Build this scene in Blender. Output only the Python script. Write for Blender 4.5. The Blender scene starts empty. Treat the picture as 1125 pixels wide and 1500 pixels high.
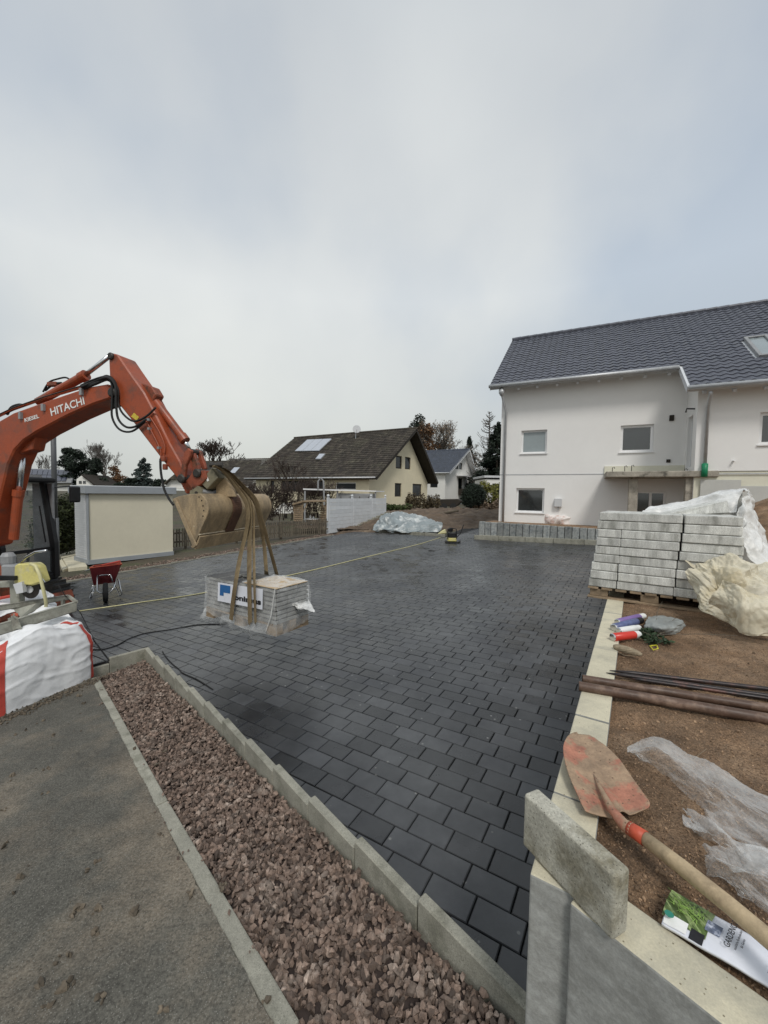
import bpy, bmesh, math, random
from mathutils import Vector, Matrix, noise as mnoise
import numpy as np
random.seed(7); np.random.seed(7)
V = Vector
SC = bpy.context.scene
COL = SC.collection

# ---------------------------------------------------------------- camera
F = 590.1; PITCH = math.radians(2.6638); ROLL = math.radians(0.9149); CAMZ = 2.052
def _axes():
    cp, sp = math.cos(PITCH), math.sin(PITCH)
    fw = V((0, cp, -sp)); up = V((0, sp, cp)); rt = V((1, 0, 0))
    cr, sr = math.cos(ROLL), math.sin(ROLL)
    return rt * cr + up * sr, -rt * sr + up * cr, fw
RT, UP, FW = _axes()
CAM = V((0, 0, CAMZ))
cd = bpy.data.cameras.new('camera'); cam = bpy.data.objects.new('camera', cd); COL.objects.link(cam)
cd.sensor_fit = 'VERTICAL'; cd.sensor_height = 36; cd.sensor_width = 27; cd.lens = F / 1500 * 36
cd.clip_start = 0.05; cd.clip_end = 3000
m = Matrix((RT, UP, -FW)).transposed().to_4x4(); m.translation = CAM; cam.matrix_world = m
SC.camera = cam

# ---------------------------------------------------------------- sky and sun
SUN_EL, SUN_AZ = math.radians(52), math.radians(172)      # azimuth from +Y clockwise: behind the camera, a bit left
w = bpy.data.worlds.new('World'); SC.world = w; w.use_nodes = True
nt = w.node_tree; nt.nodes.clear()
def wn(t, **k):
    n = nt.nodes.new(t)
    for a, b in k.items(): setattr(n, a, b)
    return n
sky = wn('ShaderNodeTexSky', sky_type='NISHITA', sun_disc=False, sun_elevation=SUN_EL, sun_rotation=SUN_AZ)
sky.dust_density = 3
bg = wn('ShaderNodeBackground'); bg.inputs['Strength'].default_value = 0.10
out = wn('ShaderNodeOutputWorld')
tc = wn('ShaderNodeTexCoord'); mp = wn('ShaderNodeMapping')
mp.inputs['Scale'].default_value = (1, 1, 1.0); mp.inputs['Location'].default_value = (2.91, 1.36, 5.86)
nz = wn('ShaderNodeTexNoise'); nz.inputs['Scale'].default_value = 1.5; nz.inputs['Detail'].default_value = 6; nz.inputs['Roughness'].default_value = 0.45
sep = wn('ShaderNodeSeparateXYZ')
nt.links.new(tc.outputs['Generated'], mp.inputs[0]); nt.links.new(mp.outputs[0], nz.inputs['Vector'])
nt.links.new(tc.outputs['Generated'], sep.inputs[0])
# overcast: bright near the horizon, greyer overhead, modulated by the cloud noise
gr = wn('ShaderNodeValToRGB'); e = gr.color_ramp.elements
e[0].position = 0.0; e[0].color = (5.0, 5.15, 4.9, 1)
e[1].position = 1.0; e[1].color = (4.2, 4.7, 5.2, 1)
for p_, c_ in ((0.22, (6.4, 6.55, 6.3, 1)), (0.42, (7.2, 7.35, 7.2, 1)), (0.72, (5.6, 5.85, 6.0, 1))):
    x = e.new(p_); x.color = c_
nt.links.new(sep.outputs['Z'], gr.inputs[0])
nr = wn('ShaderNodeValToRGB'); nr.color_ramp.elements[0].position = 0.30; nr.color_ramp.elements[0].color = (0.66, 0.73, 0.84, 1)
nr.color_ramp.elements[1].position = 0.68; nr.color_ramp.elements[1].color = (1.08, 1.08, 1.07, 1)
x = nr.color_ramp.elements.new(0.50); x.color = (0.93, 0.945, 0.965, 1)
nt.links.new(nz.outputs['Fac'], nr.inputs[0])
mul = wn('ShaderNodeMix', data_type='RGBA', blend_type='MULTIPLY'); mul.inputs[0].default_value = 1
nt.links.new(gr.outputs[0], mul.inputs[6]); nt.links.new(nr.outputs[0], mul.inputs[7])
mx = wn('ShaderNodeMix', data_type='RGBA'); mx.inputs[0].default_value = 0.93
nt.links.new(sky.outputs[0], mx.inputs[6]); nt.links.new(mul.outputs[2], mx.inputs[7])
nt.links.new(mx.outputs[2], bg.inputs[0]); nt.links.new(bg.outputs[0], out.inputs[0])
sl = bpy.data.lights.new('sun', 'SUN'); sl.energy = 1.5; sl.angle = math.radians(14); sl.color = (1, 0.965, 0.91)
so = bpy.data.objects.new('sun', sl); COL.objects.link(so)
sd = V((math.sin(SUN_AZ) * math.cos(SUN_EL), math.cos(SUN_AZ) * math.cos(SUN_EL), math.sin(SUN_EL)))
so.rotation_euler = (-sd).to_track_quat('-Z', 'Y').to_euler()
vs = SC.view_settings; SC.display_settings.display_device = 'sRGB'
vs.view_transform = 'Standard'; vs.look = 'None'; vs.gamma = 1; vs.exposure = 0.2; vs.use_curve_mapping = False
SC.cycles.max_bounces = 6; SC.cycles.transparent_max_bounces = 12

# ---------------------------------------------------------------- measuring helpers (photo ray -> point on a real surface)
TX, TY = 0.04047, 0.00696                                  # the paved yard rises gently to the right
YN = V((-TX, -TY, 1)).normalized()
def ray(px, py): return RT * ((px - 562.5) / F) - UP * ((py - 750) / F) + FW
def pp(px, py, P0, n):
    d = ray(px, py); return CAM + d * ((P0 - CAM).dot(n) / d.dot(n))
def atY(px, py, Y): return pp(px, py, V((0, Y, 0)), V((0, 1, 0)))
def atz(px, py, z): return pp(px, py, V((0, 0, z)), V((0, 0, 1)))
def yard(px, py, dz=0.0): return pp(px, py, V((0, 0, dz)), V((-TX, -TY, 1)))
def zy(x, y): return TX * x + TY * y
def proj(P):
    d = P - CAM; z = d.dot(FW); return 562.5 + F * d.dot(RT) / z, 750 - F * d.dot(UP) / z, z
Z = V((0, 0, 1))

# ---------------------------------------------------------------- object helpers
def link(o, parent=None):
    COL.objects.link(o)
    if parent is not None:
        o.parent = parent; o.matrix_parent_inverse = parent.matrix_basis.inverted()
    return o
def tag(o, label=None, cat=None, group=None, kind=None):
    if label: o['label'] = label
    if cat: o['category'] = cat
    if group: o['group'] = group
    if kind: o['kind'] = kind
    return o
def thing(name, loc, label, cat, group=None):
    o = bpy.data.objects.new(name, None); o.location = loc; o.empty_display_size = .1; COL.objects.link(o)
    return tag(o, label, cat, group)
class G:
    def __init__(s): s.v = []; s.f = []; s.m = []
    def poly(s, pts, mi=0):
        n = len(s.v); s.v += [tuple(p) for p in pts]; s.f.append(tuple(range(n, n + len(pts)))); s.m.append(mi)
    def box(s, o, a, b, c, mi=0, top=None):
        """parallelepiped from corner o with edges a, b, c (c up); top = material index of the +c face"""
        o, a, b, c = V(o), V(a), V(b), V(c)
        if a.cross(b).dot(c) < 0: a, b = b, a
        n = len(s.v); s.v += [tuple(o + a * i + b * j + c * k) for k in (0, 1) for j in (0, 1) for i in (0, 1)]
        for q, (fc) in enumerate(((0, 2, 3, 1), (4, 5, 7, 6), (0, 1, 5, 4), (2, 6, 7, 3), (0, 4, 6, 2), (1, 3, 7, 5))):
            s.f.append(tuple(n + i for i in fc)); s.m.append(top if (q == 1 and top is not None) else mi)
        return s
    def cbox(s, c, x, y, z, mi=0):
        c, x, y, z = V(c), V(x), V(y), V(z); return s.box(c - x / 2 - y / 2 - z / 2, x, y, z, mi)
    def prism(s, pts, vec, mi=0):
        pts = [V(p) for p in pts]; vec = V(vec); k = len(pts); n = len(s.v)
        nn = V((0, 0, 0))
        for i in range(k): nn += pts[i].cross(pts[(i + 1) % k])
        if nn.dot(vec) > 0: pts = pts[::-1]
        s.v += [tuple(p) for p in pts] + [tuple(p + vec) for p in pts]
        s.f.append(tuple(range(n, n + k))); s.m.append(mi)
        s.f.append(tuple(range(n + 2 * k - 1, n + k - 1, -1))); s.m.append(mi)
        for i in range(k):
            j = (i + 1) % k; s.f.append((n + j, n + i, n + k + i, n + k + j)); s.m.append(mi)
        return s
    def tube(s, path, r, k=8, cap=True, wdir=None, thick=None, mi=0):
        """round tube, or with wdir a flat band of half width r (along wdir) and half thickness thick"""
        P = [V(p) for p in path]; L = len(P); n = len(s.v)
        rr = r if isinstance(r, (list, tuple)) else [r] * L
        u = None
        for i in range(L):
            t = (P[min(i + 1, L - 1)] - P[max(i - 1, 0)]).normalized()
            if wdir is not None:
                a = V(wdir); a = (a - t * a.dot(t)).normalized()
            elif u is None:
                a = t.orthogonal().normalized()
            else:
                a = (u - t * u.dot(t)); a = a.normalized() if a.length > 1e-6 else t.orthogonal().normalized()
            u = a; b = t.cross(a)
            for j in range(k):
                an = 2 * math.pi * j / k
                s.v.append(tuple(P[i] + a * math.cos(an) * rr[i] + b * math.sin(an) * (thick if thick else rr[i])))
        for i in range(L - 1):
            for j in range(k):
                j2 = (j + 1) % k
                s.f.append((n + i * k + j, n + i * k + j2, n + (i + 1) * k + j2, n + (i + 1) * k + j)); s.m.append(mi)
        if cap:
            s.f.append(tuple(n + j for j in range(k))[::-1]); s.m.append(mi)
            s.f.append(tuple(n + (L - 1) * k + j for j in range(k))); s.m.append(mi)
        return s
    def lathe(s, c, axis, prof, k=16, mi=0):
        """prof: list of (distance along axis, radius)"""
        ax = V(axis).normalized(); a = ax.orthogonal().normalized(); b = ax.cross(a); n = len(s.v); L = len(prof)
        for h, r in prof:
            for j in range(k):
                an = 2 * math.pi * j / k; s.v.append(tuple(V(c) + ax * h + (a * math.cos(an) + b * math.sin(an)) * max(r, 1e-4)))
        for i in range(L - 1):
            for j in range(k):
                j2 = (j + 1) % k; s.f.append((n + i * k + j, n + i * k + j2, n + (i + 1) * k + j2, n + (i + 1) * k + j)); s.m.append(mi)
        s.f.append(tuple(n + j for j in range(k))[::-1]); s.m.append(mi)
        s.f.append(tuple(n + (L - 1) * k + j for j in range(k))); s.m.append(mi)
        return s
    def mesh(s, name, mats):
        me = bpy.data.meshes.new(name); me.from_pydata(s.v, [], s.f)
        for mt in (mats if isinstance(mats, (list, tuple)) else [mats]): me.materials.append(mt)
        if any(s.m): me.polygons.foreach_set('material_index', s.m)
        me.update(); return me
    def build(s, name, mats, parent=None, bevel=0, smooth=False, seg=1, solid=0):
        me = s.mesh(name, mats)
        if smooth: me.shade_smooth()
        o = link(bpy.data.objects.new(name, me), parent)
        if solid:
            md = o.modifiers.new('t', 'SOLIDIFY'); md.thickness = solid
        if bevel:
            md = o.modifiers.new('b', 'BEVEL'); md.width = bevel; md.segments = seg; md.limit_method = 'ANGLE'; md.angle_limit = .6
        return o
def arrmesh(name, vs, fs, mat):
    """mesh from numpy arrays; all faces have the same number of corners"""
    vs = np.asarray(vs, dtype=np.float32); fs = np.asarray(fs, dtype=np.int32); k = fs.shape[1]
    me = bpy.data.meshes.new(name); me.vertices.add(len(vs)); me.vertices.foreach_set('co', vs.ravel())
    me.loops.add(fs.size); me.loops.foreach_set('vertex_index', fs.ravel())
    me.polygons.add(len(fs)); me.polygons.foreach_set('loop_start', np.arange(0, fs.size, k, dtype=np.int32))
    me.polygons.foreach_set('loop_total', np.full(len(fs), k, dtype=np.int32))
    me.update(calc_edges=True); me.validate(); me.materials.append(mat); me.shade_flat(); return me
def clip(poly, P, n):
    """clip a polygon (list of Vectors) to the side (x-P).n >= 0"""
    r = []
    for i in range(len(poly)):
        a, b = poly[i], poly[(i + 1) % len(poly)]; da, db = (a - P).dot(n), (b - P).dot(n)
        if da >= 0: r.append(a)
        if (da >= 0) != (db >= 0): r.append(a + (b - a) * (da / (da - db)))
    return r
def fbm(p, o=4): return mnoise.fractal(V(p), 1.0, 2.0, o)
_tr = np.random.RandomState(99).uniform(-1, 1, 4096)
def tri(x, y, f, s_):
    """height of a random triangulated surface: linear inside each triangle, creased along the edges"""
    x, y = x * f, y * f; s2 = (x + y) * .366; i, j = math.floor(x + s2), math.floor(y + s2); a, b = x + s2 - i, y + s2 - j
    H = lambda p, q: _tr[(p * 73 + q * 179 + s_ * 31) & 4095]
    if a > b: return H(i, j) * (1 - a) + H(i + 1, j) * (a - b) + H(i + 1, j + 1) * b
    return H(i, j) * (1 - b) + H(i, j + 1) * (b - a) + H(i + 1, j + 1) * a
def sheet(name, ctrl, mat, parent=None, nu=60, nv=40, amp=.03, sc=4.0, seed=0, ridge=True, solid=.0015, smooth=True, jit=.35):
    """crumpled cloth or film: a grid of control points, smoothly interpolated, then folded with ridged noise"""
    R_, C_ = len(ctrl), len(ctrl[0])
    def cr(p0, p1, p2, p3, t):
        return 0.5 * ((2 * p1) + (p2 - p0) * t + (2 * p0 - 5 * p1 + 4 * p2 - p3) * t * t + (3 * p1 - p0 - 3 * p2 + p3) * t ** 3)
    def row(r, u):
        x = u * (C_ - 1); i = min(int(x), C_ - 2); t = x - i; g = lambda k: r[max(0, min(C_ - 1, k))]
        return cr(g(i - 1), g(i), g(i + 1), g(i + 2), t)
    pts = []
    for j in range(nv + 1):
        v_ = j / nv * (R_ - 1); i = min(int(v_), R_ - 2); t = v_ - i
        for k in range(nu + 1):
            u = k / nu; g = lambda q: row(ctrl[max(0, min(R_ - 1, q))], u)
            pts.append(cr(g(i - 1), g(i), g(i + 1), g(i + 2), t))
    W = nu + 1; res = []
    Lu = sum((pts[(nv // 2) * W + k + 1] - pts[(nv // 2) * W + k]).length for k in range(nu)); Lv = sum((pts[(j + 1) * W + nu // 2] - pts[j * W + nu // 2]).length for j in range(nv))
    rr_ = random.Random(seed + 100); rot_ = [(math.cos(a_), math.sin(a_)) for a_ in [rr_.uniform(0, 3.1) for _ in range(5)]]
    for j in range(nv + 1):
        for k in range(nu + 1):
            p = pts[j * W + k]
            du = pts[j * W + min(k + 1, nu)] - pts[j * W + max(k - 1, 0)]; dv = pts[min(j + 1, nv) * W + k] - pts[max(j - 1, 0) * W + k]
            n = du.cross(dv); n = n.normalized() if n.length > 1e-9 else Z
            q = p * sc + V((seed * 7.3, seed * 3.1, seed))
            if ridge:                                       # flat facets that meet in sharp creases
                X_, Y_ = k / nu * Lu, j / nv * Lv; wv = mnoise.noise_vector(q * .35) * .12
                h = sum(tri((X_ + wv.x) * ca - (Y_ + wv.y) * sa, (X_ + wv.x) * sa + (Y_ + wv.y) * ca, sc * 1.1 * 1.95 ** o_, seed * 10 + o_) * .52 ** o_ for o_, (ca, sa) in enumerate(rot_)) * 1.1
            else: h = fbm(q) * 1.4
            w2 = mnoise.noise_vector(q * .8) * jit
            res.append(p + n * h * amp + w2 * amp)
    fs = [(j * W + k, j * W + k + 1, (j + 1) * W + k + 1, (j + 1) * W + k) for j in range(nv) for k in range(nu)]
    me = arrmesh(name, [tuple(p) for p in res], fs, mat)
    if smooth: me.shade_smooth()
    o = link(bpy.data.objects.new(name, me), parent)
    if solid:
        md = o.modifiers.new('t', 'SOLIDIFY'); md.thickness = solid
    return o
def text(name, body, O, X, Y, size, mat, parent=None, extrude=.0008, bold=0.0, align='LEFT', width=None):
    """flat lettering turned into a mesh; width stretches it to that length"""
    cu = bpy.data.curves.new(name, 'FONT'); cu.body = body; cu.size = size; cu.extrude = extrude; cu.offset = bold; cu.align_x = align
    cu.resolution_u = 3
    X = V(X).normalized(); Y = (V(Y) - X * V(Y).dot(X)).normalized(); N = X.cross(Y)
    tmp = bpy.data.objects.new('tmp', cu); COL.objects.link(tmp); bpy.context.view_layer.update()
    me = bpy.data.meshes.new_from_object(tmp.evaluated_get(bpy.context.evaluated_depsgraph_get())); bpy.data.objects.remove(tmp)
    xs_ = [v.co.x for v in me.vertices]; k = width / (max(xs_) - min(xs_)) if width else 1
    for v in me.vertices: v.co = V(O) + X * v.co.x * k + Y * v.co.y + N * v.co.z
    me.materials.clear(); me.materials.append(mat); me.name = name
    return link(bpy.data.objects.new(name, me), parent)

# ---------------------------------------------------------------- materials
def mat(name, col, rough=.75, var=.25, ns=6.0, bump=.3, bs=60.0, metal=0.0, spec=.4, col2=None, c2s=3.0, c2lo=.5, c2hi=.65, rand=0.0, island=False,
        alpha=1.0, coat=0.0, speck=None, bdist=.004, streak=None, world=False, grain=None, film=False):
    """base colour with two scales of mottling, an optional second colour (dirt, moss, dust), specks and a fine bump"""
    mt = bpy.data.materials.new(name); mt.use_nodes = True; t = mt.node_tree; N = t.nodes; L = t.links; N.clear()
    o = N.new('ShaderNodeOutputMaterial'); b = N.new('ShaderNodeBsdfPrincipled'); L.new(b.outputs[0], o.inputs[0])
    b.inputs['Roughness'].default_value = rough; b.inputs['Metallic'].default_value = metal
    b.inputs['Specular IOR Level'].default_value = spec; b.inputs['Coat Weight'].default_value = coat
    tc = N.new('ShaderNodeTexCoord'); src = tc.outputs['Object']
    oi = N.new('ShaderNodeObjectInfo'); ad = N.new('ShaderNodeVectorMath'); ad.operation = 'MULTIPLY_ADD'
    ad.inputs[1].default_value = (1, 1, 1)
    sc = N.new('ShaderNodeVectorMath'); sc.operation = 'SCALE'; sc.inputs[3].default_value = 37.0
    cx = N.new('ShaderNodeCombineXYZ'); L.new(oi.outputs['Random'], cx.inputs[0]); L.new(oi.outputs['Random'], cx.inputs[1]); L.new(cx.outputs[0], sc.inputs[0])
    L.new(src, ad.inputs[0]); L.new(sc.outputs[0], ad.inputs[2]); src = ad.outputs[0]
    if world: src = N.new('ShaderNodeNewGeometry').outputs['Position']
    if streak:
        mpn = N.new('ShaderNodeMapping'); mpn.inputs['Scale'].default_value = streak; L.new(src, mpn.inputs[0]); src2 = mpn.outputs[0]
    else: src2 = src
    def noise(scale, det=6, rg=.6, s_=None):
        n = N.new('ShaderNodeTexNoise'); n.inputs['Scale'].default_value = scale; n.inputs['Detail'].default_value = det; n.inputs['Roughness'].default_value = rg
        L.new(s_ or src2, n.inputs['Vector']); return n.outputs['Fac']
    def mr(x, a, b_, c, d):
        n = N.new('ShaderNodeMapRange'); n.inputs[1].default_value = a; n.inputs[2].default_value = b_; n.inputs[3].default_value = c; n.inputs[4].default_value = d
        L.new(x, n.inputs[0]); return n.outputs[0]
    n1 = noise(ns); n2 = noise(ns * 7.3, 4)
    cur = None
    rgb = N.new('ShaderNodeRGB'); rgb.outputs[0].default_value = (*col, 1); cur = rgb.outputs[0]
    if col2:
        mxx = N.new('ShaderNodeMix'); mxx.data_type = 'RGBA'; f = mr(noise(c2s, 8, .65), c2lo, c2hi, 0, 1)
        L.new(f, mxx.inputs[0]); L.new(cur, mxx.inputs[6]); mxx.inputs[7].default_value = (*col2, 1); cur = mxx.outputs[2]
    f1 = mr(n1, .3, .7, 1 - var, 1 + var); f2 = mr(n2, .3, .7, 1 - var * .5, 1 + var * .5)
    mm = N.new('ShaderNodeMath'); mm.operation = 'MULTIPLY'; L.new(f1, mm.inputs[0]); L.new(f2, mm.inputs[1]); fac = mm.outputs[0]
    if rand:
        rs = oi.outputs['Random']
        if island:
            ge = N.new('ShaderNodeNewGeometry'); a2 = N.new('ShaderNodeMath'); a2.operation = 'ADD'; L.new(rs, a2.inputs[0]); L.new(ge.outputs['Random Per Island'], a2.inputs[1])
            fr = N.new('ShaderNodeMath'); fr.operation = 'FRACT'; L.new(a2.outputs[0], fr.inputs[0]); rs = fr.outputs[0]
        r2 = mr(rs, 0, 1, 1 - rand, 1 + rand)
        m3 = N.new('ShaderNodeMath'); m3.operation = 'MULTIPLY'; L.new(fac, m3.inputs[0]); L.new(r2, m3.inputs[1]); fac = m3.outputs[0]
    vm = N.new('ShaderNodeVectorMath'); vm.operation = 'SCALE'; L.new(cur, vm.inputs[0]); L.new(fac, vm.inputs[3]); cur = vm.outputs[0]
    if grain:                                               # fine salt-and-pepper grain
        gf = mr(noise(grain[0], 3, .8, src), .32, .68, 1 - grain[1], 1 + grain[1])
        vg = N.new('ShaderNodeVectorMath'); vg.operation = 'SCALE'; L.new(cur, vg.inputs[0]); L.new(gf, vg.inputs[3]); cur = vg.outputs[0]
    if speck:
        scol, ssc, sth = speck
        vo = N.new('ShaderNodeTexVoronoi'); vo.inputs['Scale'].default_value = ssc; L.new(src, vo.inputs['Vector'])
        f = mr(vo.outputs['Distance'], sth, sth * 1.6, 1, 0)
        ms = N.new('ShaderNodeMix'); ms.data_type = 'RGBA'; L.new(f, ms.inputs[0]); L.new(cur, ms.inputs[6]); ms.inputs[7].default_value = (*scol, 1); cur = ms.outputs[2]
    L.new(cur, b.inputs['Base Color'])
    rr = mr(n1, .3, .7, max(.03, rough - .12), min(1, rough + .12))
    if rand and island:
        ra = N.new('ShaderNodeMath'); ra.operation = 'MULTIPLY_ADD'; L.new(rs, ra.inputs[0]); ra.inputs[1].default_value = .22; L.new(rr, ra.inputs[2]); rr = ra.outputs[0]
    L.new(rr, b.inputs['Roughness'])
    if bump:
        bn = N.new('ShaderNodeBump'); bn.inputs['Strength'].default_value = bump; bn.inputs['Distance'].default_value = bdist
        L.new(noise(bs, 8, .7, src), bn.inputs['Height']); L.new(bn.outputs[0], b.inputs['Normal'])
    if film:                                                # thin film looks denser where one sees it edge on
        lw_ = N.new('ShaderNodeLayerWeight'); lw_.inputs[0].default_value = .3
        ma = N.new('ShaderNodeMath'); ma.operation = 'MULTIPLY_ADD'; ma.use_clamp = True; L.new(lw_.outputs['Facing'], ma.inputs[0]); ma.inputs[1].default_value = .6; 
        L.new(mr(noise(ns * 2), .35, .65, alpha - .08, alpha + .08), ma.inputs[2]); L.new(ma.outputs[0], b.inputs['Alpha'])
    elif alpha < 1:
        L.new(mr(noise(ns * 2), .35, .65, max(.05, alpha - .22), min(1, alpha + .22)), b.inputs['Alpha'])
    return mt
M = {}
def mk(n, *a, **k): M[n] = mat(n, *a, **k)
mk('concrete', (.30, .29, .24), .85, .18, 5, .5, 140, grain=(150, .22), col2=(.2, .195, .155), c2s=6, rand=.07, speck=((.1, .1, .085), 120, .12))
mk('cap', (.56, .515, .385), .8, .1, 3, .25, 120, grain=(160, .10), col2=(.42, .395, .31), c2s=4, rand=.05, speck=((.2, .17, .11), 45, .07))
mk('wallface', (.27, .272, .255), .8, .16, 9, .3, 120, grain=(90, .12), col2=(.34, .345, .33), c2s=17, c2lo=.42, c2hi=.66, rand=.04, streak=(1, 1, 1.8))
mk('loose_kerb', (.43, .415, .35), .85, .2, 10, .8, 90, grain=(130, .25), col2=(.20, .18, .125), c2s=4, c2lo=.50, c2hi=.64, speck=((.12, .11, .09), 90, .12))
mk('stack_stone', (.58, .58, .545), .85, .22, 9, .6, 90, grain=(120, .2), col2=(.33, .33, .30), c2s=5, rand=.1, speck=((.25, .25, .23), 110, .1), streak=(1.6, 1.6, .3))
mk('granite', (.27, .28, .27), .8, .3, 14, .8, 50, col2=(.16, .175, .18), c2s=6, rand=.3, bdist=.02)
mk('soil', (.20, .122, .068), .95, .4, 5, 1, 150, grain=(140, .6), col2=(.30, .205, .13), c2s=2.2, c2lo=.42, c2hi=.7, speck=((.23, .17, .12), 75, .13), bdist=.012)
mk('dirt', (.13, .095, .068), .95, .35, 2.5, 1, 18, col2=(.2, .155, .11), c2s=.8, bdist=.05)
mk('crumb', (.24, .16, .10), .95, .4, 20, .5, 80, rand=.55, island=True)
mk('gravel', (.168, .122, .097), .85, .35, 25, .6, 120, rand=.6, island=True, col2=(.30, .245, .205), c2s=9, c2lo=.5, c2hi=.7)
mk('gravel_base', (.06, .045, .04), .95)
mk('clod', (.12, .098, .072), .95, .3, 25, .6, 120, rand=.4, island=True)
mk('joint', (.012, .012, .013), .95, .3, 20, .3, 80)
mk('white_render', (.82, .81, .79), .9, .02, .6, .25, 260, bdist=.002)
mk('white_render2', (.78, .77, .73), .9, .05, .6, .2, 200)
mk('cream_render', (.72, .645, .47), .9, .06, .8, .2, 200)
mk('insul', (.70, .68, .56), .9, .05, 2, .1, 100)
mk('greyboard', (.52, .52, .49), .8, .05, 2, .1, 100)
mk('raw_concrete', (.34, .31, .26), .9, .3, 2.5, .6, 30, col2=(.13, .12, .10), c2s=3.5, c2lo=.52, c2hi=.66)
mk('tile', (.085, .09, .112), .34, .15, 3, .1, 60, rand=.12, island=True, spec=.6)
mk('tile_blue', (.06, .07, .092), .4, .2, 3, .1, 60, rand=.25, island=True, spec=.5)
mk('tile_old', (.052, .044, .036), .9, .4, 1.2, .5, 20, rand=.35, island=True, col2=(.075, .068, .05), c2s=.7, c2lo=.48, c2hi=.66)
mk('zinc', (.50, .51, .52), .45, .12, 5, .05, 60, metal=.4)
mk('white_pvc', (.80, .80, .80), .4, .04, 3, 0)
mk('glass_dark', (.02, .024, .027), .04, .1, 1, 0, spec=1.0, coat=1.0)
mk('glass_far', (.018, .02, .022), .12, .1, 1, 0, spec=.35)
mk('glass_milk', (.27, .31, .32), .12, .06, 1, 0, spec=.7)
mk('dark_wood', (.03, .024, .018), .8, .3, 6, .3, 30)
mk('black', (.012, .012, .013), .5, .2, 8, .1, 80)
mk('rubber', (.02, .02, .02), .75, .3, 10, .3, 60)
mk('orange', (.33, .066, .022), .48, .12, 3, .12, 70, spec=.5, col2=(.17, .062, .038), c2s=4.5, c2lo=.50, c2hi=.68, grain=(45, .10), speck=((.10, .05, .035), 16, .05))
mk('orange_worn', (.26, .068, .035), .6, .3, 6, .3, 60, col2=(.10, .05, .03), c2s=9, c2lo=.5, c2hi=.65)
mk('steel_dark', (.06, .055, .05), .5, .3, 8, .3, 60, metal=.6)
mk('chrome', (.62, .63, .64), .2, .08, 6, 0, metal=1)
mk('bucket', (.35, .26, .155), .6, .3, 3.5, .3, 60, grain=(60, .18), col2=(.22, .17, .11), c2s=5, c2lo=.47, c2hi=.62, streak=(1, 1, .35), speck=((.5, .42, .3), 9, .05))
mk('bucket_rust', (.10, .05, .03), .7, .25, 5, .3, 60)
mk('coupler', (.20, .18, .12), .55, .25, 6, .3, 60, col2=(.10, .09, .07), c2s=6)
mk('pole', (.10, .105, .11), .5, .15, 4, .1, 60)  # darker copy of grey_steel: the post's backlit shade is put into the colour
mk('grey_steel', (.27, .275, .28), .5, .15, 4, .1, 60)
mk('strap', (.18, .135, .075), .85, .25, 12, .5, 160, col2=(.13, .09, .045), c2s=7, streak=(1, 1, .4))
mk('paver_stack', (.25, .25, .235), .85, .15, 5, .5, 110, rand=.14)
mk('paver_top', (.10, .10, .10), .85, .15, 5, .5, 110, rand=.1)
mk('film', (.80, .81, .80), .14, .06, 5, .2, 14, alpha=.12, spec=.9, bdist=.01, film=True)
mk('film_dense', (.80, .80, .78), .28, .08, 5, .35, 16, alpha=.55, spec=.6, bdist=.01, film=True)
mk('film_cream', (.70, .645, .50), .4, .12, 3, .35, 18, alpha=.58, spec=.4, col2=(.50, .43, .28), c2s=3, bdist=.01, film=True)
mk('tarp', (.24, .275, .285), .4, .25, 3, .5, 20, spec=.5, col2=(.52, .54, .53), c2s=1.8, c2lo=.52, c2hi=.60, bdist=.01)
mk('bag_white', (.80, .81, .82), .6, .05, 4, .5, 90)
mk('bag_red', (.52, .075, .055), .65, .12, 6, .25, 160)
mk('bag_pink', (.62, .47, .42), .6, .12, 6, .3, 60, col2=(.78, .73, .70), c2s=4, c2lo=.42, c2hi=.55)
mk('yellow', (.60, .54, .20), .5, .15, 5, .2, 60, col2=(.5, .47, .3), c2s=6)
mk('yellow_hose', (.62, .58, .32), .5, .1, 5, 0)
mk('saw_rail', (.30, .30, .255), .75, .22, 6, .4, 80, col2=(.2, .19, .16), c2s=7)
mk('wood', (.25, .185, .12), .8, .25, 6, .4, 60, streak=(1, 1, .15))
mk('wood_pallet', (.27, .20, .13), .85, .3, 8, .4, 60, rand=.15)
mk('wood_grey', (.125, .105, .078), .85, .3, 8, .4, 50, rand=.25)
mk('handle_wood', (.50, .385, .24), .6, .2, 14, .25, 60, col2=(.36, .27, .17), c2s=10, c2lo=.5, c2hi=.62)
mk('shovel', (.33, .23, .15), .6, .3, 14, .4, 90, col2=(.40, .175, .115), c2s=8, c2lo=.50, c2hi=.57, speck=((.16, .10, .06), 40, .10))
mk('red_paint', (.52, .09, .045), .5, .2, 12, .2, 60, col2=(.2, .08, .05), c2s=16)
mk('pipe_brown', (.095, .057, .040), .5, .25, 10, .35, 60, col2=(.22, .15, .11), c2s=8, c2lo=.5, c2hi=.66)
mk('steel_stake', (.035, .03, .03), .4, .3, 10, .2, 60, metal=.4, col2=(.10, .05, .04), c2s=8)
mk('twine', (.32, .26, .18), .9, .35, 30, .6, 140)
mk('can_purple', (.20, .13, .33), .35, .1, 8, 0); mk('can_blue', (.10, .12, .24), .35, .3, 20, 0)
mk('can_white', (.74, .74, .72), .35, .05, 8, 0); mk('can_red', (.60, .045, .03), .35, .05, 8, 0)
mk('leaf_dark', (.035, .06, .028), .6, .3, 12, 0, rand=.5, island=True)
mk('leaf_bush', (.040, .050, .018), .65, .3, 4, 0, rand=.55, island=True)
mk('conifer', (.020, .030, .020), .75, .3, .6, 0, rand=.6, island=True)
mk('conifer_blue', (.045, .06, .055), .75, .3, .6, 0, rand=.5, island=True)
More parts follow.
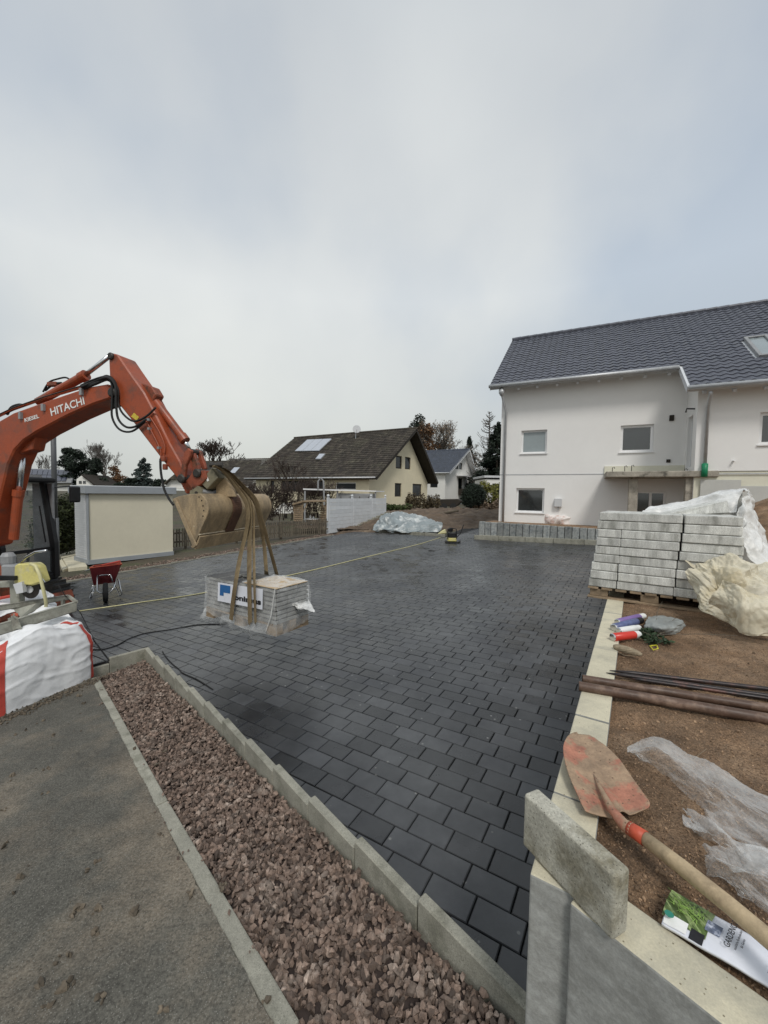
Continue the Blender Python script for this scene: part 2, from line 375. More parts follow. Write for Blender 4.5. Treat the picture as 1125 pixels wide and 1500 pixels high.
mk('leaf_yellow', (.17, .17, .04), .65, .3, 2, 0, rand=.5, island=True)
mk('leaf_autumn', (.16, .085, .04), .75, .3, .6, 0, rand=.5, island=True)
mk('leaf_dry', (.10, .078, .045), .8, .3, .6, 0, rand=.5, island=True)
mk('leaf_pale', (.22, .165, .115), .75, .3, .6, 0, rand=.4, island=True)
mk('twig', (.13, .115, .10), .9, .2, 3, 0)
mk('twig_brown', (.06, .043, .034), .9, .3, 3, 0)
mk('bark', (.07, .058, .045), .95, .3, 4, .3, 20)
mk('grass', (.06, .085, .03), .9, .3, 3, .4, 20, col2=(.10, .09, .05), c2s=.6, rand=.3, island=True)
mk('shed_wall', (.65, .605, .475), .75, .04, 1.2, .1, 120)
mk('shed_trim', (.30, .32, .34), .5, .06, 2, 0)
mk('door_grey', (.58, .59, .60), .45, .06, 2, 0)
mk('white_wood', (.62, .64, .66), .6, .08, 3, .15, 40, rand=.07)
mk('plank_face', (.45, .43, .37), .85, .15, 3, .3, 40, rand=.12)
mk('paper_white', (.72, .74, .80), .35, .05, 5, .1, 40)
mk('print_blue', (.02, .12, .32), .5, .05, 3, 0)
mk('print_black', (.015, .015, .018), .5, .05, 3, 0)
mk('print_white', (.80, .80, .78), .5, .05, 3, 0)
mk('cardboard', (.50, .38, .24), .8, .12, 5, .2, 40)
mk('solar', (.05, .055, .08), .25, .15, 3, 0, spec=.6)
mk('collector', (.42, .45, .50), .2, .05, 3, 0, spec=.7)
mk('road_dust', (.2, .19, .17), .9)

mk('paver', (.028, .0295, .033), .22, .22, 1.6, .2, 160, rand=.5, island=True, spec=.5, col2=(.085, .088, .09), c2s=.5, c2lo=.42, c2hi=.72, speck=((.17, .17, .165), 8, .055), world=True, bdist=.003)
mk('asphalt', (.10, .095, .08), .8, .25, 1.8, .6, 110, grain=(85, .5), spec=.3, col2=(.18, .152, .116), c2s=1.1, c2lo=.44, c2hi=.60, speck=((.26, .25, .22), 95, .13), bdist=.008)

# ================================================================ THE YARD
YO = CAM - YN * 2.05
U3 = V((math.cos(math.radians(31.9953)), -math.sin(math.radians(31.9953)), 0)); U3.z = TX * U3.x + TY * U3.y; U3.normalize(); V3 = YN.cross(U3)
def yuv(u, v, h=0.0): return YO + U3 * u + V3 * v + YN * h
def touv(P): d = V(P) - YO; return d.dot(U3), d.dot(V3)
Uh = V((U3.x, U3.y, 0)).normalized(); Vh = V((V3.x, V3.y, 0)).normalized()
PA, PB = .2458, .1546                                       # paver module
PU0, PV0 = -.7231 * 2.05, 1.0562 * 2.05
WZ = .97                                                    # top of the retaining wall
UW = touv(atz(885, 872, WZ))[0] * .5 + touv(atz(836, 1047, WZ))[0] * .5   # its outer face
K0 = yard(218, 948, .02); K1 = yard(755, 1428, .24)
Kd = V((K1.x - K0.x, K1.y - K0.y, 0)).normalized(); Kn = V((-Kd.y, Kd.x, 0))
if Kn.y < 0: Kn = -Kn
KL = (V((K1.x, K1.y, 0)) - V((K0.x, K0.y, 0))).length
K2 = yard(140, 973, .0); Ld = V((K2.x - K0.x, K2.y - K0.y, 0)).normalized(); Ln = V((-Ld.y, Ld.x, 0))
if Ln.y < 0: Ln = -Ln
FA, FB = yard(490, 784), yard(100, 853)                     # edge of the paving along the fence
Fd = V((FB.x - FA.x, FB.y - FA.y, 0)).normalized(); Fn = V((-Fd.y, Fd.x, 0))
if Fn.x < 0: Fn = -Fn                                       # towards the yard
B0, B1 = yard(648, 786), yard(505, 778)
S0, S1 = yard(695, 790), yard(860, 798)                     # foot of the granite wall
Sd = V((S1.x - S0.x, S1.y - S0.y, 0)).normalized(); Sn = V((-Sd.y, Sd.x, 0))
if Sn.y < 0: Sn = -Sn

# far ground
def road_z(x, y):
    s = (x - K0.x) * Kd.x + (y - K0.y) * Kd.y
    return zy(x, y) - .12 + .05 * s
def ground_z(x, y):
    r = math.hypot(x, y - 12); a = min(1, max(0, (r - 26) / 40)); z = zy(x, y) - .09
    z = z * (1 - a) + .25 * a
    side = (x - K0.x) * Ln.x + (y - K0.y) * Ln.y; sk = (x - K0.x) * Kn.x + (y - K0.y) * Kn.y
    if side < .4 and sk < .4: z = min(z, road_z(x, y) - .25 if r < 30 else z)
    return z - (.15 if y < 3 else 0)
xs = [-900, -400, -200, -120, -80] + [x * 1.5 for x in range(-40, 41)] + [80, 120, 200, 400, 900]
ys = [-300, -100, -40] + [y * 1.5 for y in range(-13, 50)] + [90, 120, 160, 250, 500, 1400]
vs = [(x, y, ground_z(x, y) if abs(x) < 70 and y < 80 else .25) for y in ys for x in xs]; W_ = len(xs)
fs = [(j * W_ + i, j * W_ + i + 1, (j + 1) * W_ + i + 1, (j + 1) * W_ + i) for j in range(len(ys) - 1) for i in range(W_ - 1)]
tag(link(bpy.data.objects.new('ground', arrmesh('ground', vs, fs, mat('ground_mat', (.075, .062, .042), .95, .35, .6, .6, 14, col2=(.06, .075, .03), c2s=.25, bdist=.04)))), kind='structure')

# paving bed
yb = G(); pl = [K2 + Ld * 9, FB + Fd * 8, FA, B1, B0 + V((0, 0, 0)), yard(700, 764), yard(742, 764), S0 + Sd * .3, S1 + Sd * 1.6, yuv(UW + .02, 0.4), K1, K0]
bed = [V((p.x, p.y, zy(p.x, p.y) - .028)) for p in pl]
g = G(); g.poly(bed[::-1]); yardo = tag(g.build('paved_yard', M['joint']), kind='structure')
bm = bmesh.new(); bm.from_mesh(yardo.data); bmesh.ops.triangulate(bm, faces=bm.faces); bmesh.ops.recalc_face_normals(bm, faces=bm.faces); bm.to_mesh(yardo.data); bm.free()

def paver_geo(poly, tz=0.0, c=.0045, t=.03):
    """poly in the yard plane (u,v) -> bevelled stone; returns verts (u,v,h), quads"""
    n = len(poly); cx = sum(p.x for p in poly) / n; cy = sum(p.y for p in poly) / n
    ins = [V((p.x + (cx - p.x) / max(1e-4, math.hypot(cx - p.x, cy - p.y)) * c * 1.3, p.y + (cy - p.y) / max(1e-4, math.hypot(cx - p.x, cy - p.y)) * c * 1.3, 0)) for p in poly]
    vv = [(p.x, p.y, -t) for p in poly] + [(p.x, p.y, tz - .004) for p in poly] + [(p.x, p.y, tz) for p in ins]
    ff = [tuple(range(2 * n, 3 * n))]
    for k in (0, 1):
        for i in range(n): j = (i + 1) % n; ff.append((k * n + i, k * n + j, (k + 1) * n + j, (k + 1) * n + i))
    return vv, ff
gp = .0032
stones = []
K0u = V((*touv(K0), 0)); Knu = V((Kn.dot(Uh), Kn.dot(Vh), 0)).normalized(); Lnu = V((Ln.dot(Uh), Ln.dot(Vh), 0)).normalized()
FAu = V((*touv(FA), 0)); Fnu = V((Fn.dot(Uh), Fn.dot(Vh), 0)).normalized()
B0u = V((*touv(B0), 0)); B1u = V((*touv(B1), 0)); Bd = (B1u - B0u).normalized(); Bnu = V((Bd.y, -Bd.x, 0))
if Bnu.y > 0: Bnu = -Bnu
S0u = V((*touv(S0), 0)); Snu = V((Sn.dot(Uh), Sn.dot(Vh), 0)).normalized(); Sdu = V((Sd.dot(Uh), Sd.dot(Vh), 0)).normalized()
for j in range(-12, 170):
    off = PA / 3 if j % 2 else 0
    for i in range(-75, 40):
        u = PU0 + i * PA + off; v = PV0 + j * PB
        if u > UW + .05: continue
        c = V((u + PA / 2, v + PB / 2, 0))
        if (c - FAu).dot(Fnu) < -.2: continue
        sk = (c - K0u).dot(Knu); sl_ = (c - K0u).dot(Lnu)
        if sk < -.15 and sl_ < -.15: continue
        rs = (c - S0u).dot(Sdu)
        if rs > .1 and (c - S0u).dot(Snu) > -.02: continue
        if rs <= .1 and rs > -1.3 and v > 20.5: continue
        if rs <= -1.3 and (c - B0u).dot(Bnu) < 0: continue
        w3 = yuv(c.x, c.y)
        px, py, dep = proj(w3)
        if dep < .6 or px < -700 or px > 1300: continue
        q = [V((u + gp, v + gp, 0)), V((u + PA - gp, v + gp, 0)), V((u + PA - gp, v + PB - gp, 0)), V((u + gp, v + PB - gp, 0))]
        full = True
        def cl(q, P, n):
            if all((a - P).dot(n) >= 0 for a in q): return q, True
            return clip(q, P, n), False
        if sk > sl_: q, f = cl(q, K0u + Knu * .004, Knu)
        else: q, f = cl(q, K0u + Lnu * .02, Lnu)
        full &= f
        if q: q, f = cl(q, FAu, Fnu); full &= f
        if q: q, f = cl(q, V((UW - .004, 0, 0)), V((-1, 0, 0))); full &= f
        if len(q) < 3: continue
        ar = abs(sum(q[a].x * q[(a + 1) % len(q)].y - q[(a + 1) % len(q)].x * q[a].y for a in range(len(q)))) / 2
        if ar < .0012: continue
        vis = -5 < px < 1130 and py < 1510 and not (px > 765 and py > 1160)
        stones.append((ar / dep ** 3 if vis else 0, q, full, u, v))
stones.sort(key=lambda s: -s[0])
full_q = [V((gp, gp, 0)), V((PA - gp, gp, 0)), V((PA - gp, PB - gp, 0)), V((gp, PB - gp, 0))]
fv, ff = paver_geo(full_q); pme = bpy.data.meshes.new('paver'); pme.from_pydata(fv, [], ff); pme.materials.append(M['paver'])
BASIS = Matrix((U3, V3, YN)).transposed().to_4x4()
rnd = random.Random(3)
for k, (a, q, full, u, v) in enumerate(stones[:300]):
    tz = rnd.uniform(-.0012, .0012)
    if full:
        o = bpy.data.objects.new('paver', pme); mt = BASIS.copy(); mt.translation = yuv(u, v, tz)
    else:
        cv = [p - V((u, v, 0)) for p in q]; a_, b_ = paver_geo(cv); me = bpy.data.meshes.new('paver'); me.from_pydata(a_, [], b_); me.materials.append(M['paver'])
        o = bpy.data.objects.new('paver', me); mt = BASIS.copy(); mt.translation = yuv(u, v, tz)
    COL.objects.link(o); o.parent = yardo; o.matrix_basis = mt
g = G()
for a, q, full, u, v in stones[300:]:
    tz = rnd.uniform(-.0015, .0015); a_, b_ = paver_geo(q, tz); n = len(g.v)
    g.v += [tuple(yuv(*p)) for p in a_]; g.f += [tuple(n + i for i in f) for f in b_]; g.m += [0] * len(b_)
g.build('paver_field', M['paver'], yardo)['kind'] = 'stuff'

# ---------------------------------------------------------------- kerb round the gravel strip
ek = thing('edging_kerb', (K0.x, K0.y, K0.z), 'grey concrete edging stones stepping along the strip of red gravel beside the dark paving', 'kerb')
NS = 12; sl0 = KL / NS; rz = random.Random(5)
for i in range(NS):
    s0 = i * sl0; zt = zy(*(K0 + Kd * (s0 + sl0 / 2)).xy) + .015 + .0195 * i + rz.uniform(-.003, .003)
    o = V((K0.x, K0.y, 0)) + Kd * (s0 + .003) - Kn * .052; tl = rz.uniform(-.006, -.001) - .006
    G().box(V((o.x, o.y, zt - .28)), Kd * (sl0 * (1.9 if i == NS - 1 else 1) - .006) + Z * tl, Kn * .052, Z * .28).build('kerb_stone', M['concrete'], ek, bevel=.006)
for (a, b, dz) in ((0, .46, .02), (.465, .93, -.035)) + tuple((.935 + .47 * k, 1.4 + .47 * k, -.045) for k in range(4)):
    o = V((K0.x, K0.y, 0)) + Ld * a - Ln * .03; zt = zy(o.x, o.y) + dz
    G().box(V((o.x, o.y, zt - .28)), Ld * (b - a), Ln * .05, Z * .28).build('kerb_stone', M['concrete'], ek, bevel=.006)

# ---------------------------------------------------------------- road, its kerb, the gravel
def rp(px, py, dz=0.0):
    n = V((-(TX + .05 * Kd.x), -(TY + .05 * Kd.y), 1)); P0 = V((K0.x, K0.y, road_z(K0.x, K0.y) + dz)); return pp(px, py, P0, n)
def rz3(p, dz=0.0): return V((p.x, p.y, road_z(p.x, p.y) + dz))
RK = [rp(*p) for p in ((144, 992), (178, 1052), (246, 1174), (440, 1500))]
dl = (RK[-1] - RK[-2]).normalized(); RK.append(RK[-1] + dl * .6); RK.append(RK[-1] + dl * .9)
wk = .075
rkb = thing('road_kerb', RK[0], 'flush worn concrete kerb strip between the asphalt road and the gravel', 'kerb')
outer = []
for i, p in enumerate(RK):
    d = (RK[min(i + 1, len(RK) - 1)] - RK[max(i - 1, 0)]); n = V((d.y, -d.x, 0)).normalized()
    if n.x > 0: n = -n
    outer.append(rz3(p + n * wk))
for i in range(len(RK) - 1):
    a, b, c, d = RK[i], RK[i + 1], outer[i + 1], outer[i]; e = (b - a).normalized() * .004
    N_ = 1
    for k in range(N_):
        t0, t1 = k / N_, (k + 1) / N_
        q = [a.lerp(b, t0) + e, a.lerp(b, t1) - e, d.lerp(c, t1) - e, d.lerp(c, t0) + e]
        q = [p + Z * .012 for p in q]; G().prism(q, V((0, 0, -.2))).build('kerb_stone', M['concrete'], rkb, bevel=.008, seg=2)
far = V((K0.x, K0.y, 0)) + Ld * 7; 
g = G(); edge_ = []
for i in range(len(outer) - 1):
    a, b = outer[i], outer[i + 1]; n_ = max(2, int((b - a).length / .012)); nn = V((-(b - a).y, (b - a).x, 0)).normalized()
    for k in range(n_): q_ = a.lerp(b, k / n_); edge_.append(rz3(q_ + nn * (.006 * fbm((q_.x * 30, q_.y * 30, 0)) + .010 * fbm((q_.x * 4, q_.y * 4, 5))), .0155))
if edge_: apoly0 = edge_
apoly = edge_ + [rz3(V((-.2, -3, 0)), .0155), rz3(V((-14, -3, 0)), .0155), rz3(far + Kd * 0 + V((-3, -1, 0)), .0155), rz3(far, .0155), rz3(V((K0.x, K0.y, 0)) + Ld * .9, .0155)]
# asphalt as a fine, slightly wavy sheet
ax = np.arange(-9, 1.2, .12); ay = np.arange(-1.5, 6.6, .12)
def inside(x, y, poly):
    c = False; n = len(poly)
    for i in range(n):
        a, b = poly[i], poly[(i + 1) % n]
        if (a.y > y) != (b.y > y) and x < (b.x - a.x) * (y - a.y) / (b.y - a.y) + a.x: c = not c
    return c
bm = bmesh.new(); vv = [bm.verts.new(p) for p in apoly]; bm.faces.new(vv); bmesh.ops.triangulate(bm, faces=bm.faces)
for k in range(3): bmesh.ops.subdivide_edges(bm, edges=[e_ for e_ in bm.edges if e_.calc_length() > .5], cuts=2, use_grid_fill=True)
bmesh.ops.recalc_face_normals(bm, faces=bm.faces)
if sum(f.normal.z for f in bm.faces) < 0: bmesh.ops.reverse_faces(bm, faces=bm.faces)
me = bpy.data.meshes.new('road'); bm.to_mesh(me); bm.free(); me.materials.append(M['asphalt']); me.shade_smooth()
tag(link(bpy.data.objects.new('road', me)), kind='structure')

gs = [rz3(p, -.05) for p in RK] + [rz3(K1 + Kd * 1.6, -.05), rz3(K0, -.05)]
g = G(); g.poly(gs); b = tag(g.build('gravel_bed', M['gravel_base']), kind='structure')
bm = bmesh.new(); bm.from_mesh(b.data); bmesh.ops.triangulate(bm, faces=bm.faces); bm.to_mesh(b.data); bm.free()
# crushed stones
def rock_cloud(name, pts, sizes, mt, seed=0, kinds=24):
    r = np.random.RandomState(seed); base = []
    bm = bmesh.new(); bmesh.ops.create_icosphere(bm, subdivisions=1, radius=1); bm.verts.ensure_lookup_table()
    iv = np.array([v_.co for v_ in bm.verts]); fc = np.array([[v_.index for v_ in f.verts] for f in bm.faces]); bm.free()
    for k in range(kinds):
        vv = iv.copy()
        for _ in range(8):                                  # cut flat facets, like broken rock
            n = r.normal(size=3); n /= np.linalg.norm(n); d = vv @ n; lim = r.uniform(.22, .62); vv -= np.outer(np.clip(d - lim, 0, None), n)
        vv *= r.uniform(.75, 1.5, size=3); base.append(vv)
    N_ = len(pts); VV = np.zeros((N_, 12, 3), np.float32); 
    for i in range(N_):
        q = r.normal(size=4); q /= np.linalg.norm(q); a, b, c, d = q
        Rm = np.array([[1 - 2 * (c * c + d * d), 2 * (b * c - a * d), 2 * (b * d + a * c)], [2 * (b * c + a * d), 1 - 2 * (b * b + d * d), 2 * (c * d - a * b)], [2 * (b * d - a * c), 2 * (c * d + a * b), 1 - 2 * (b * b + c * c)]])
        VV[i] = base[i % kinds] @ Rm.T * sizes[i] + pts[i]
    F_ = (np.arange(N_)[:, None, None] * 12 + fc[None]).reshape(-1, 3)
    o = link(bpy.data.objects.new(name, arrmesh(name, VV.reshape(-1, 3), F_, mt))); return tag(o, kind='stuff')
gpoly = [V((p.x, p.y, 0)) for p in gs]; r_ = np.random.RandomState(4); pts = []; szs = []
x0, x1 = min(p.x for p in gpoly), max(p.x for p in gpoly); y0, y1 = max(.2, min(p.y for p in gpoly)), max(p.y for p in gpoly)
def grow(n, zoff, smin, smax, zj):
    c = 0
    while c < n:
        x, y = r_.uniform(x0, x1), r_.uniform(y0, y1)
        if not inside(x, y, gpoly): continue
        kk = (x - K0.x) * Kn.x + (y - K0.y) * Kn.y
        if kk > -.068: continue
        c += 1; pts.append((x, y, road_z(x, y) + zoff + r_.uniform(-zj, zj) + .02 * fbm((x * 2.2, y * 2.2, 1)))); szs.append(r_.uniform(smin, smax) * r_.choice([.75, 1, 1, 1.15]))
grow(6000, -.032, .015, .026, .006); grow(7600, -.014, .011, .0235, .010)
for k in range(46):                                         # strays on the kerb and the road
    i = r_.randint(0, len(RK) - 2); p = RK[i].lerp(RK[i + 1], r_.uniform()); p = rz3(p + V((r_.normal() * .05 - .03, r_.normal() * .05, 0)), .026); pts.append(tuple(p)); szs.append(r_.uniform(.007, .014))
tag(rock_cloud('gravel', pts, szs, M['gravel'], 1), label='reddish brown crushed stone between the kerbs', kind='stuff')
# clods and chips on the asphalt
pts = []; szs = []
big = [(67, 1165), (231, 1148 - 25), (243, 1105), (325, 1303), (35, 1075), (5, 1190), (142, 1340), (110, 1345), (280, 1317), (200, 1340), (85, 1455), (68, 1480), (100, 1450), (150, 1465), (55, 1450), (90, 1412), (120, 1335), (137, 1378), (135, 1268), (128, 1283), (30, 1290), (8, 1243), (60, 1060), (78, 1080), (122, 1033), (116, 1022), (18, 1312), (242, 1485), (385, 1475), (238, 1225), (198, 1100), (25, 1078), (15, 1140), (70, 1130)]
for (px, py) in big:
    p = rp(px, py)
    for k in range(r_.randint(2, 5)): pts.append((p.x + r_.normal() * .012, p.y + r_.normal() * .012, p.z + .020)); szs.append(r_.uniform(.007, .022))
for k in range(3500):
    x, y = r_.uniform(-5, .3), r_.uniform(.1, 5.5)
    if inside(x, y, [V((p.x, p.y, 0)) for p in apoly]) and fbm((x * .9, y * .9, 3)) > -.15: pts.append((x, y, road_z(x, y) + .017)); szs.append(r_.uniform(.0015, .0045) if k % 25 else r_.uniform(.006, .012))
for k in range(500):                                        # litter along the foot of the big bag
    a, b = rp(-40, 1075), rp(150, 992); p = a.lerp(b, r_.uniform()) + V((r_.normal() * .05 + .04, r_.normal() * .05 - .02, 0)); pts.append(tuple(rz3(p, .022))); szs.append(r_.uniform(.006, .018))
tag(rock_cloud('clods', pts, szs, M['clod'], 2), label='brown clods and chips scattered over the asphalt', kind='stuff')

# ---------------------------------------------------------------- retaining wall on the right
def capline(px, py): return touv(atz(px, py, WZ))[1]
UWp = V((yuv(UW, 0).x, yuv(UW, 0).y, 0))
def wl(u, v, z): p = yuv(UW + u, v); return V((p.x, p.y, z))
vf = capline(764, 1288); vj = [vf, capline(835, 1175), capline(835, 1047), capline(862.7, 948)]
L0 = vj[3] - vj[2]; vj += [vj[3] + L0 * k for k in range(1, 14)]
vend = touv(S1)[1] - .1
rw = thing('retaining_wall', wl(0, vf, 0), 'pale concrete retaining wall of angle stones between the dark paving and the brown soil', 'wall')
CT = .15
for i in range(len(vj) - 1):
    if vj[i] > vend: break
    a, b = vj[i] + .004, min(vj[i + 1], vend) - .004; dz = (.0, -.002, .001, -.001)[i % 4]
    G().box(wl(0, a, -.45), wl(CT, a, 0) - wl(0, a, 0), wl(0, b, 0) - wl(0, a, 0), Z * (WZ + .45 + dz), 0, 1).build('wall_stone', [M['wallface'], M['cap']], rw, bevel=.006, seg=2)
P2 = atz(833, 1321, WZ); P3 = atz(1048, 1492, WZ); P4 = atz(925, 1331, WZ)
Wd = V((P3.x - P2.x, P3.y - P2.y, 0)).normalized(); Wn = V((-Wd.y, Wd.x, 0))
if Wn.dot(V((P4.x - P2.x, P4.y - P2.y, 0))) < 0: Wn = -Wn
for i in range(3):
    a = V((P2.x, P2.y, -.45)) + Wd * (.95 * i + .003)
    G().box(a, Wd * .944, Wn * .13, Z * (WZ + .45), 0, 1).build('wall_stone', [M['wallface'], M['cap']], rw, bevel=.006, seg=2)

# ---------------------------------------------------------------- soil bed behind the wall
def hump(x, y, cx, cy, r, h): return h * math.exp(-((x - cx) ** 2 + (y - cy) ** 2) / r ** 2)
MD = atY(1150, 722, 8.2)
def soil_z(x, y):
    u, v = touv(V((x, y, 0)))
    e = min(1, max(0, (u - UW - CT) / .25))
    z = .94 + .02 * e + .022 * fbm((x * 1.7, y * 1.7, 0)) + .010 * fbm((x * 9, y * 9, 2)) + .005 * fbm((x * 31, y * 31, 4))
    z += hump(x, y, MD.x + 1.6, MD.y + .5, 2.3, 1.35)
    far_ = max(0, min(1, (v - 9) / 6)); return z + .03 * far_
def soil_patch(name, us, vs_, mt):
    W = len(us); VV = []; 
    for v in vs_:
        for u in us:
            p = yuv(UW + u, v); VV.append((p.x, p.y, soil_z(p.x, p.y)))
    FF = []
    Pn = V((P2.x, P2.y, 0)) + Wn * .1
    for j in range(len(vs_) - 1):
        for i in range(W - 1):
            q = (j * W + i, j * W + i + 1, (j + 1) * W + i + 1, (j + 1) * W + i)
            c = V((sum(VV[k][0] for k in q) / 4, sum(VV[k][1] for k in q) / 4, 0))
            if (c - Pn).dot(Wn) < 0: continue
            s = c - V((S0.x, S0.y, 0))
            if c.y > 9 and s.dot(Sd) < .12: continue
            FF.append(q)
    me = arrmesh(name, VV, FF, mt); me.shade_smooth(); return tag(link(bpy.data.objects.new(name, me)), kind='structure')
soil_patch('soil_bed', list(np.arange(CT - .012, 3.2, .02)), list(np.arange(vf - 2.2, 5.0, .02)), M['soil'])
soil_patch('soil_terrace', list(np.arange(CT - .012, 14, .1)), list(np.arange(4.98, 17.5, .1)), M['soil'])
soil_patch('soil_bank', list(np.arange(3.18, 14, .12)), list(np.arange(vf - 2.2, 5.1, .12)), M['soil'])
g = G()                                                     # terrace beyond the wall line, in front of the house
tp = [S0 + Sn * .2, S1 + Sn * .2, yard(742, 764), S0 + Sn * 3]
a0 = V((S0.x, S0.y, 0)) + Sn * .12 + Sd * .1
g.poly([V((p.x, p.y, .93)) for p in (a0, a0 + Sd * 9, a0 + Sd * 9 + Sn * 9, a0 + Sn * 9)])
tag(g.build('terrace', M['soil']), kind='structure')
pts = []; szs = []
while len(pts) < 30000:
    u = CT + r_.exponential(.9); v = r_.uniform(vf - 2, 5.2)
    if u > 3.4 or r_.uniform() > 1.6 / (abs(v) + .8): continue
    p = yuv(UW + u, v)
    if (V((p.x, p.y, 0)) - V((P2.x, P2.y, 0)) - Wn * .14).dot(Wn) < 0: continue
    pts.append((p.x, p.y, soil_z(p.x, p.y) + .001)); szs.append(r_.uniform(.0014, .0045) if r_.uniform() < .97 else r_.uniform(.005, .011))
tag(rock_cloud('soil_crumbs', pts, szs, M['crumb'], 3), label='loose crumbs of red brown soil', kind='stuff')

# ---------------------------------------------------------------- granite palisade wall in front of the house
gw = thing('granite_wall', S0, 'low wall of upright rough granite blocks with a concrete kerb at its foot', 'wall')
LW = (V((S1.x, S1.y, 0)) - V((S0.x, S0.y, 0))).length + 1.2
n_ = 22; bw = .245; rr_ = random.Random(9)
for i in range(n_):
    s = .14 + i * bw; o = V((S0.x, S0.y, 0)) + Sd * s + Sn * .1; zt = .985 - .002 * i + rr_.uniform(-.012, .012)
    if i == 21: break
    me_o = G().box(V((o.x, o.y, zy(o.x, o.y) + .1)) - Sn * rr_.uniform(0, .02), Sd * (bw - .018), Sn * .16, Z * (zt - zy(o.x, o.y) - .1)).build('granite_block', M['granite'], gw, bevel=.02, seg=2)
G().box(V((S0.x, S0.y, zy(S0.x, S0.y))) + Sn * .28 + Sd * .05, Sd * .085, Sn * .18, Z * .62).build('granite_block', M['granite'], gw, bevel=.02, seg=2)
for i in range(6):
    o = V((S0.x, S0.y, 0)) + Sd * (i * 1.0 - .02); z0 = zy(o.x, o.y)
    G().box(V((o.x, o.y, z0 - .1)), Sd * .99 + Z * TX, Sn * .09, Z * .27).build('kerb_stone', M['concrete'], gw, bevel=.01)

# ================================================================ BUILDINGS
def wall(name, parent, O, X, outline, holes, mt, depth=.14, N=None, Zv=Z):
    """flat wall: convex outline in (s, z), rectangular openings with reveals going in along -N"""
    X = V(X).normalized(); N = V(N)
    s_ = sorted(set([min(p[0] for p in outline), max(p[0] for p in outline)] + [h[0] for h in holes] + [h[2] for h in holes]))
    z_ = sorted(set([min(p[1] for p in outline), max(p[1] for p in outline)] + [h[1] for h in holes] + [h[3] for h in holes]))
    cx = sum(p[0] for p in outline) / len(outline); cz = sum(p[1] for p in outline) / len(outline); g = G()
    W3 = lambda s, z, d=0: O + X * s + Zv * z - N * d
    for i in range(len(s_) - 1):
        for j in range(len(z_) - 1):
            ms, mz = (s_[i] + s_[i + 1]) / 2, (z_[j] + z_[j + 1]) / 2
            if any(h[0] < ms < h[2] and h[1] < mz < h[3] for h in holes): continue
            q = [V((s_[i], z_[j], 0)), V((s_[i + 1], z_[j], 0)), V((s_[i + 1], z_[j + 1], 0)), V((s_[i], z_[j + 1], 0))]
            for k in range(len(outline)):
                a, b = V((*outline[k], 0)), V((*outline[(k + 1) % len(outline)], 0)); e = b - a; n = V((-e.y, e.x, 0))
                if (V((cx, cz, 0)) - a).dot(n) < 0: n = -n
                if len(q) > 2: q = clip(q, a, n)
            if len(q) > 2:
                P = [W3(p.x, p.y) for p in q]
                if (P[1] - P[0]).cross(P[2] - P[0]).dot(N) < 0: P = P[::-1]
                g.poly(P)
    for (a, b, c, d) in holes:
        for (p, q) in (((a, b), (c, b)), ((c, b), (c, d)), ((c, d), (a, d)), ((a, d), (a, b))):
            g.poly([W3(*p), W3(*q), W3(*q, depth), W3(*p, depth)])
    return g.build(name, mt, parent)
def window(parent, O, X, N, h, fr=.07, depth=.1, frame='white_pvc', pane='glass_dark', sill=True, mull=0, Zv=Z):
    a, b, c, d = h; X = V(X).normalized(); N = V(N); W3 = lambda s, z, k=0: O + X * s + Zv * z - N * k
    g = G(); t = .05
    def bar(s0, z0, s1, z1, k=depth): g.box(W3(s0, z0, k + t), X * (s1 - s0), N * t, Zv * (z1 - z0))
    bar(a, b, a + fr, d); bar(c - fr, b, c, d); bar(a + fr, b, c - fr, b + fr); bar(a + fr, d - fr, c - fr, d)
    for k in range(mull):
        m_ = a + (c - a) * (k + 1) / (mull + 1); bar(m_ - fr * .6, b + fr, m_ + fr * .6, d - fr)
    w_ = g.build('window', M[frame], parent)
    G().box(W3(a + fr * .5, b + fr * .5, depth + .03), X * (c - a - fr), N * .01, Zv * (d - b - fr)).build('pane', M[pane], w_)
    if sill: G().box(W3(a - .04, b - .035, depth), X * (c - a + .08), N * (depth + .05), Zv * .034).build('sill', M[frame], w_)
    return w_
def box_house(parent, O, X, N, L, D, z0, z1, mt):
    """the three walls one does not look at"""
    g = G(); A = O + X * 0; B = O + X * L; C_ = B - N * D; D_ = A - N * D
    for p, q in ((B, C_), (C_, D_), (D_, A)): g.poly([V((p.x, p.y, z0)), V((q.x, q.y, z0)), V((q.x, q.y, z1)), V((p.x, p.y, z1))])
    return g.build('wall', mt, parent)
def tile_mesh(tw, tl, mt, hgt=.035, lift=.03, seg=6, flat=False):
    vs_ = []; fs_ = []
    def prof(t):                                            # one low pan and one high roll
        return 0 if flat else hgt * (0.5 - 0.5 * math.cos(2 * math.pi * t)) ** 1.3
    for k, (y, z) in enumerate(((0, lift - .02), (0, lift), (tl * 1.02, .004))):
        for i in range(seg + 1): t = i / seg; vs_.append((t * tw, y, z + prof(t) * (1 if k else .9)))
    n = seg + 1
    for k in (0, 1):
        for i in range(seg): fs_.append((k * n + i, k * n + i + 1, (k + 1) * n + i + 1, (k + 1) * n + i))
    fs_.append(tuple([0, n, 2 * n])); fs_.append(tuple([seg, 2 * n + seg, n + seg]))
    return vs_, fs_
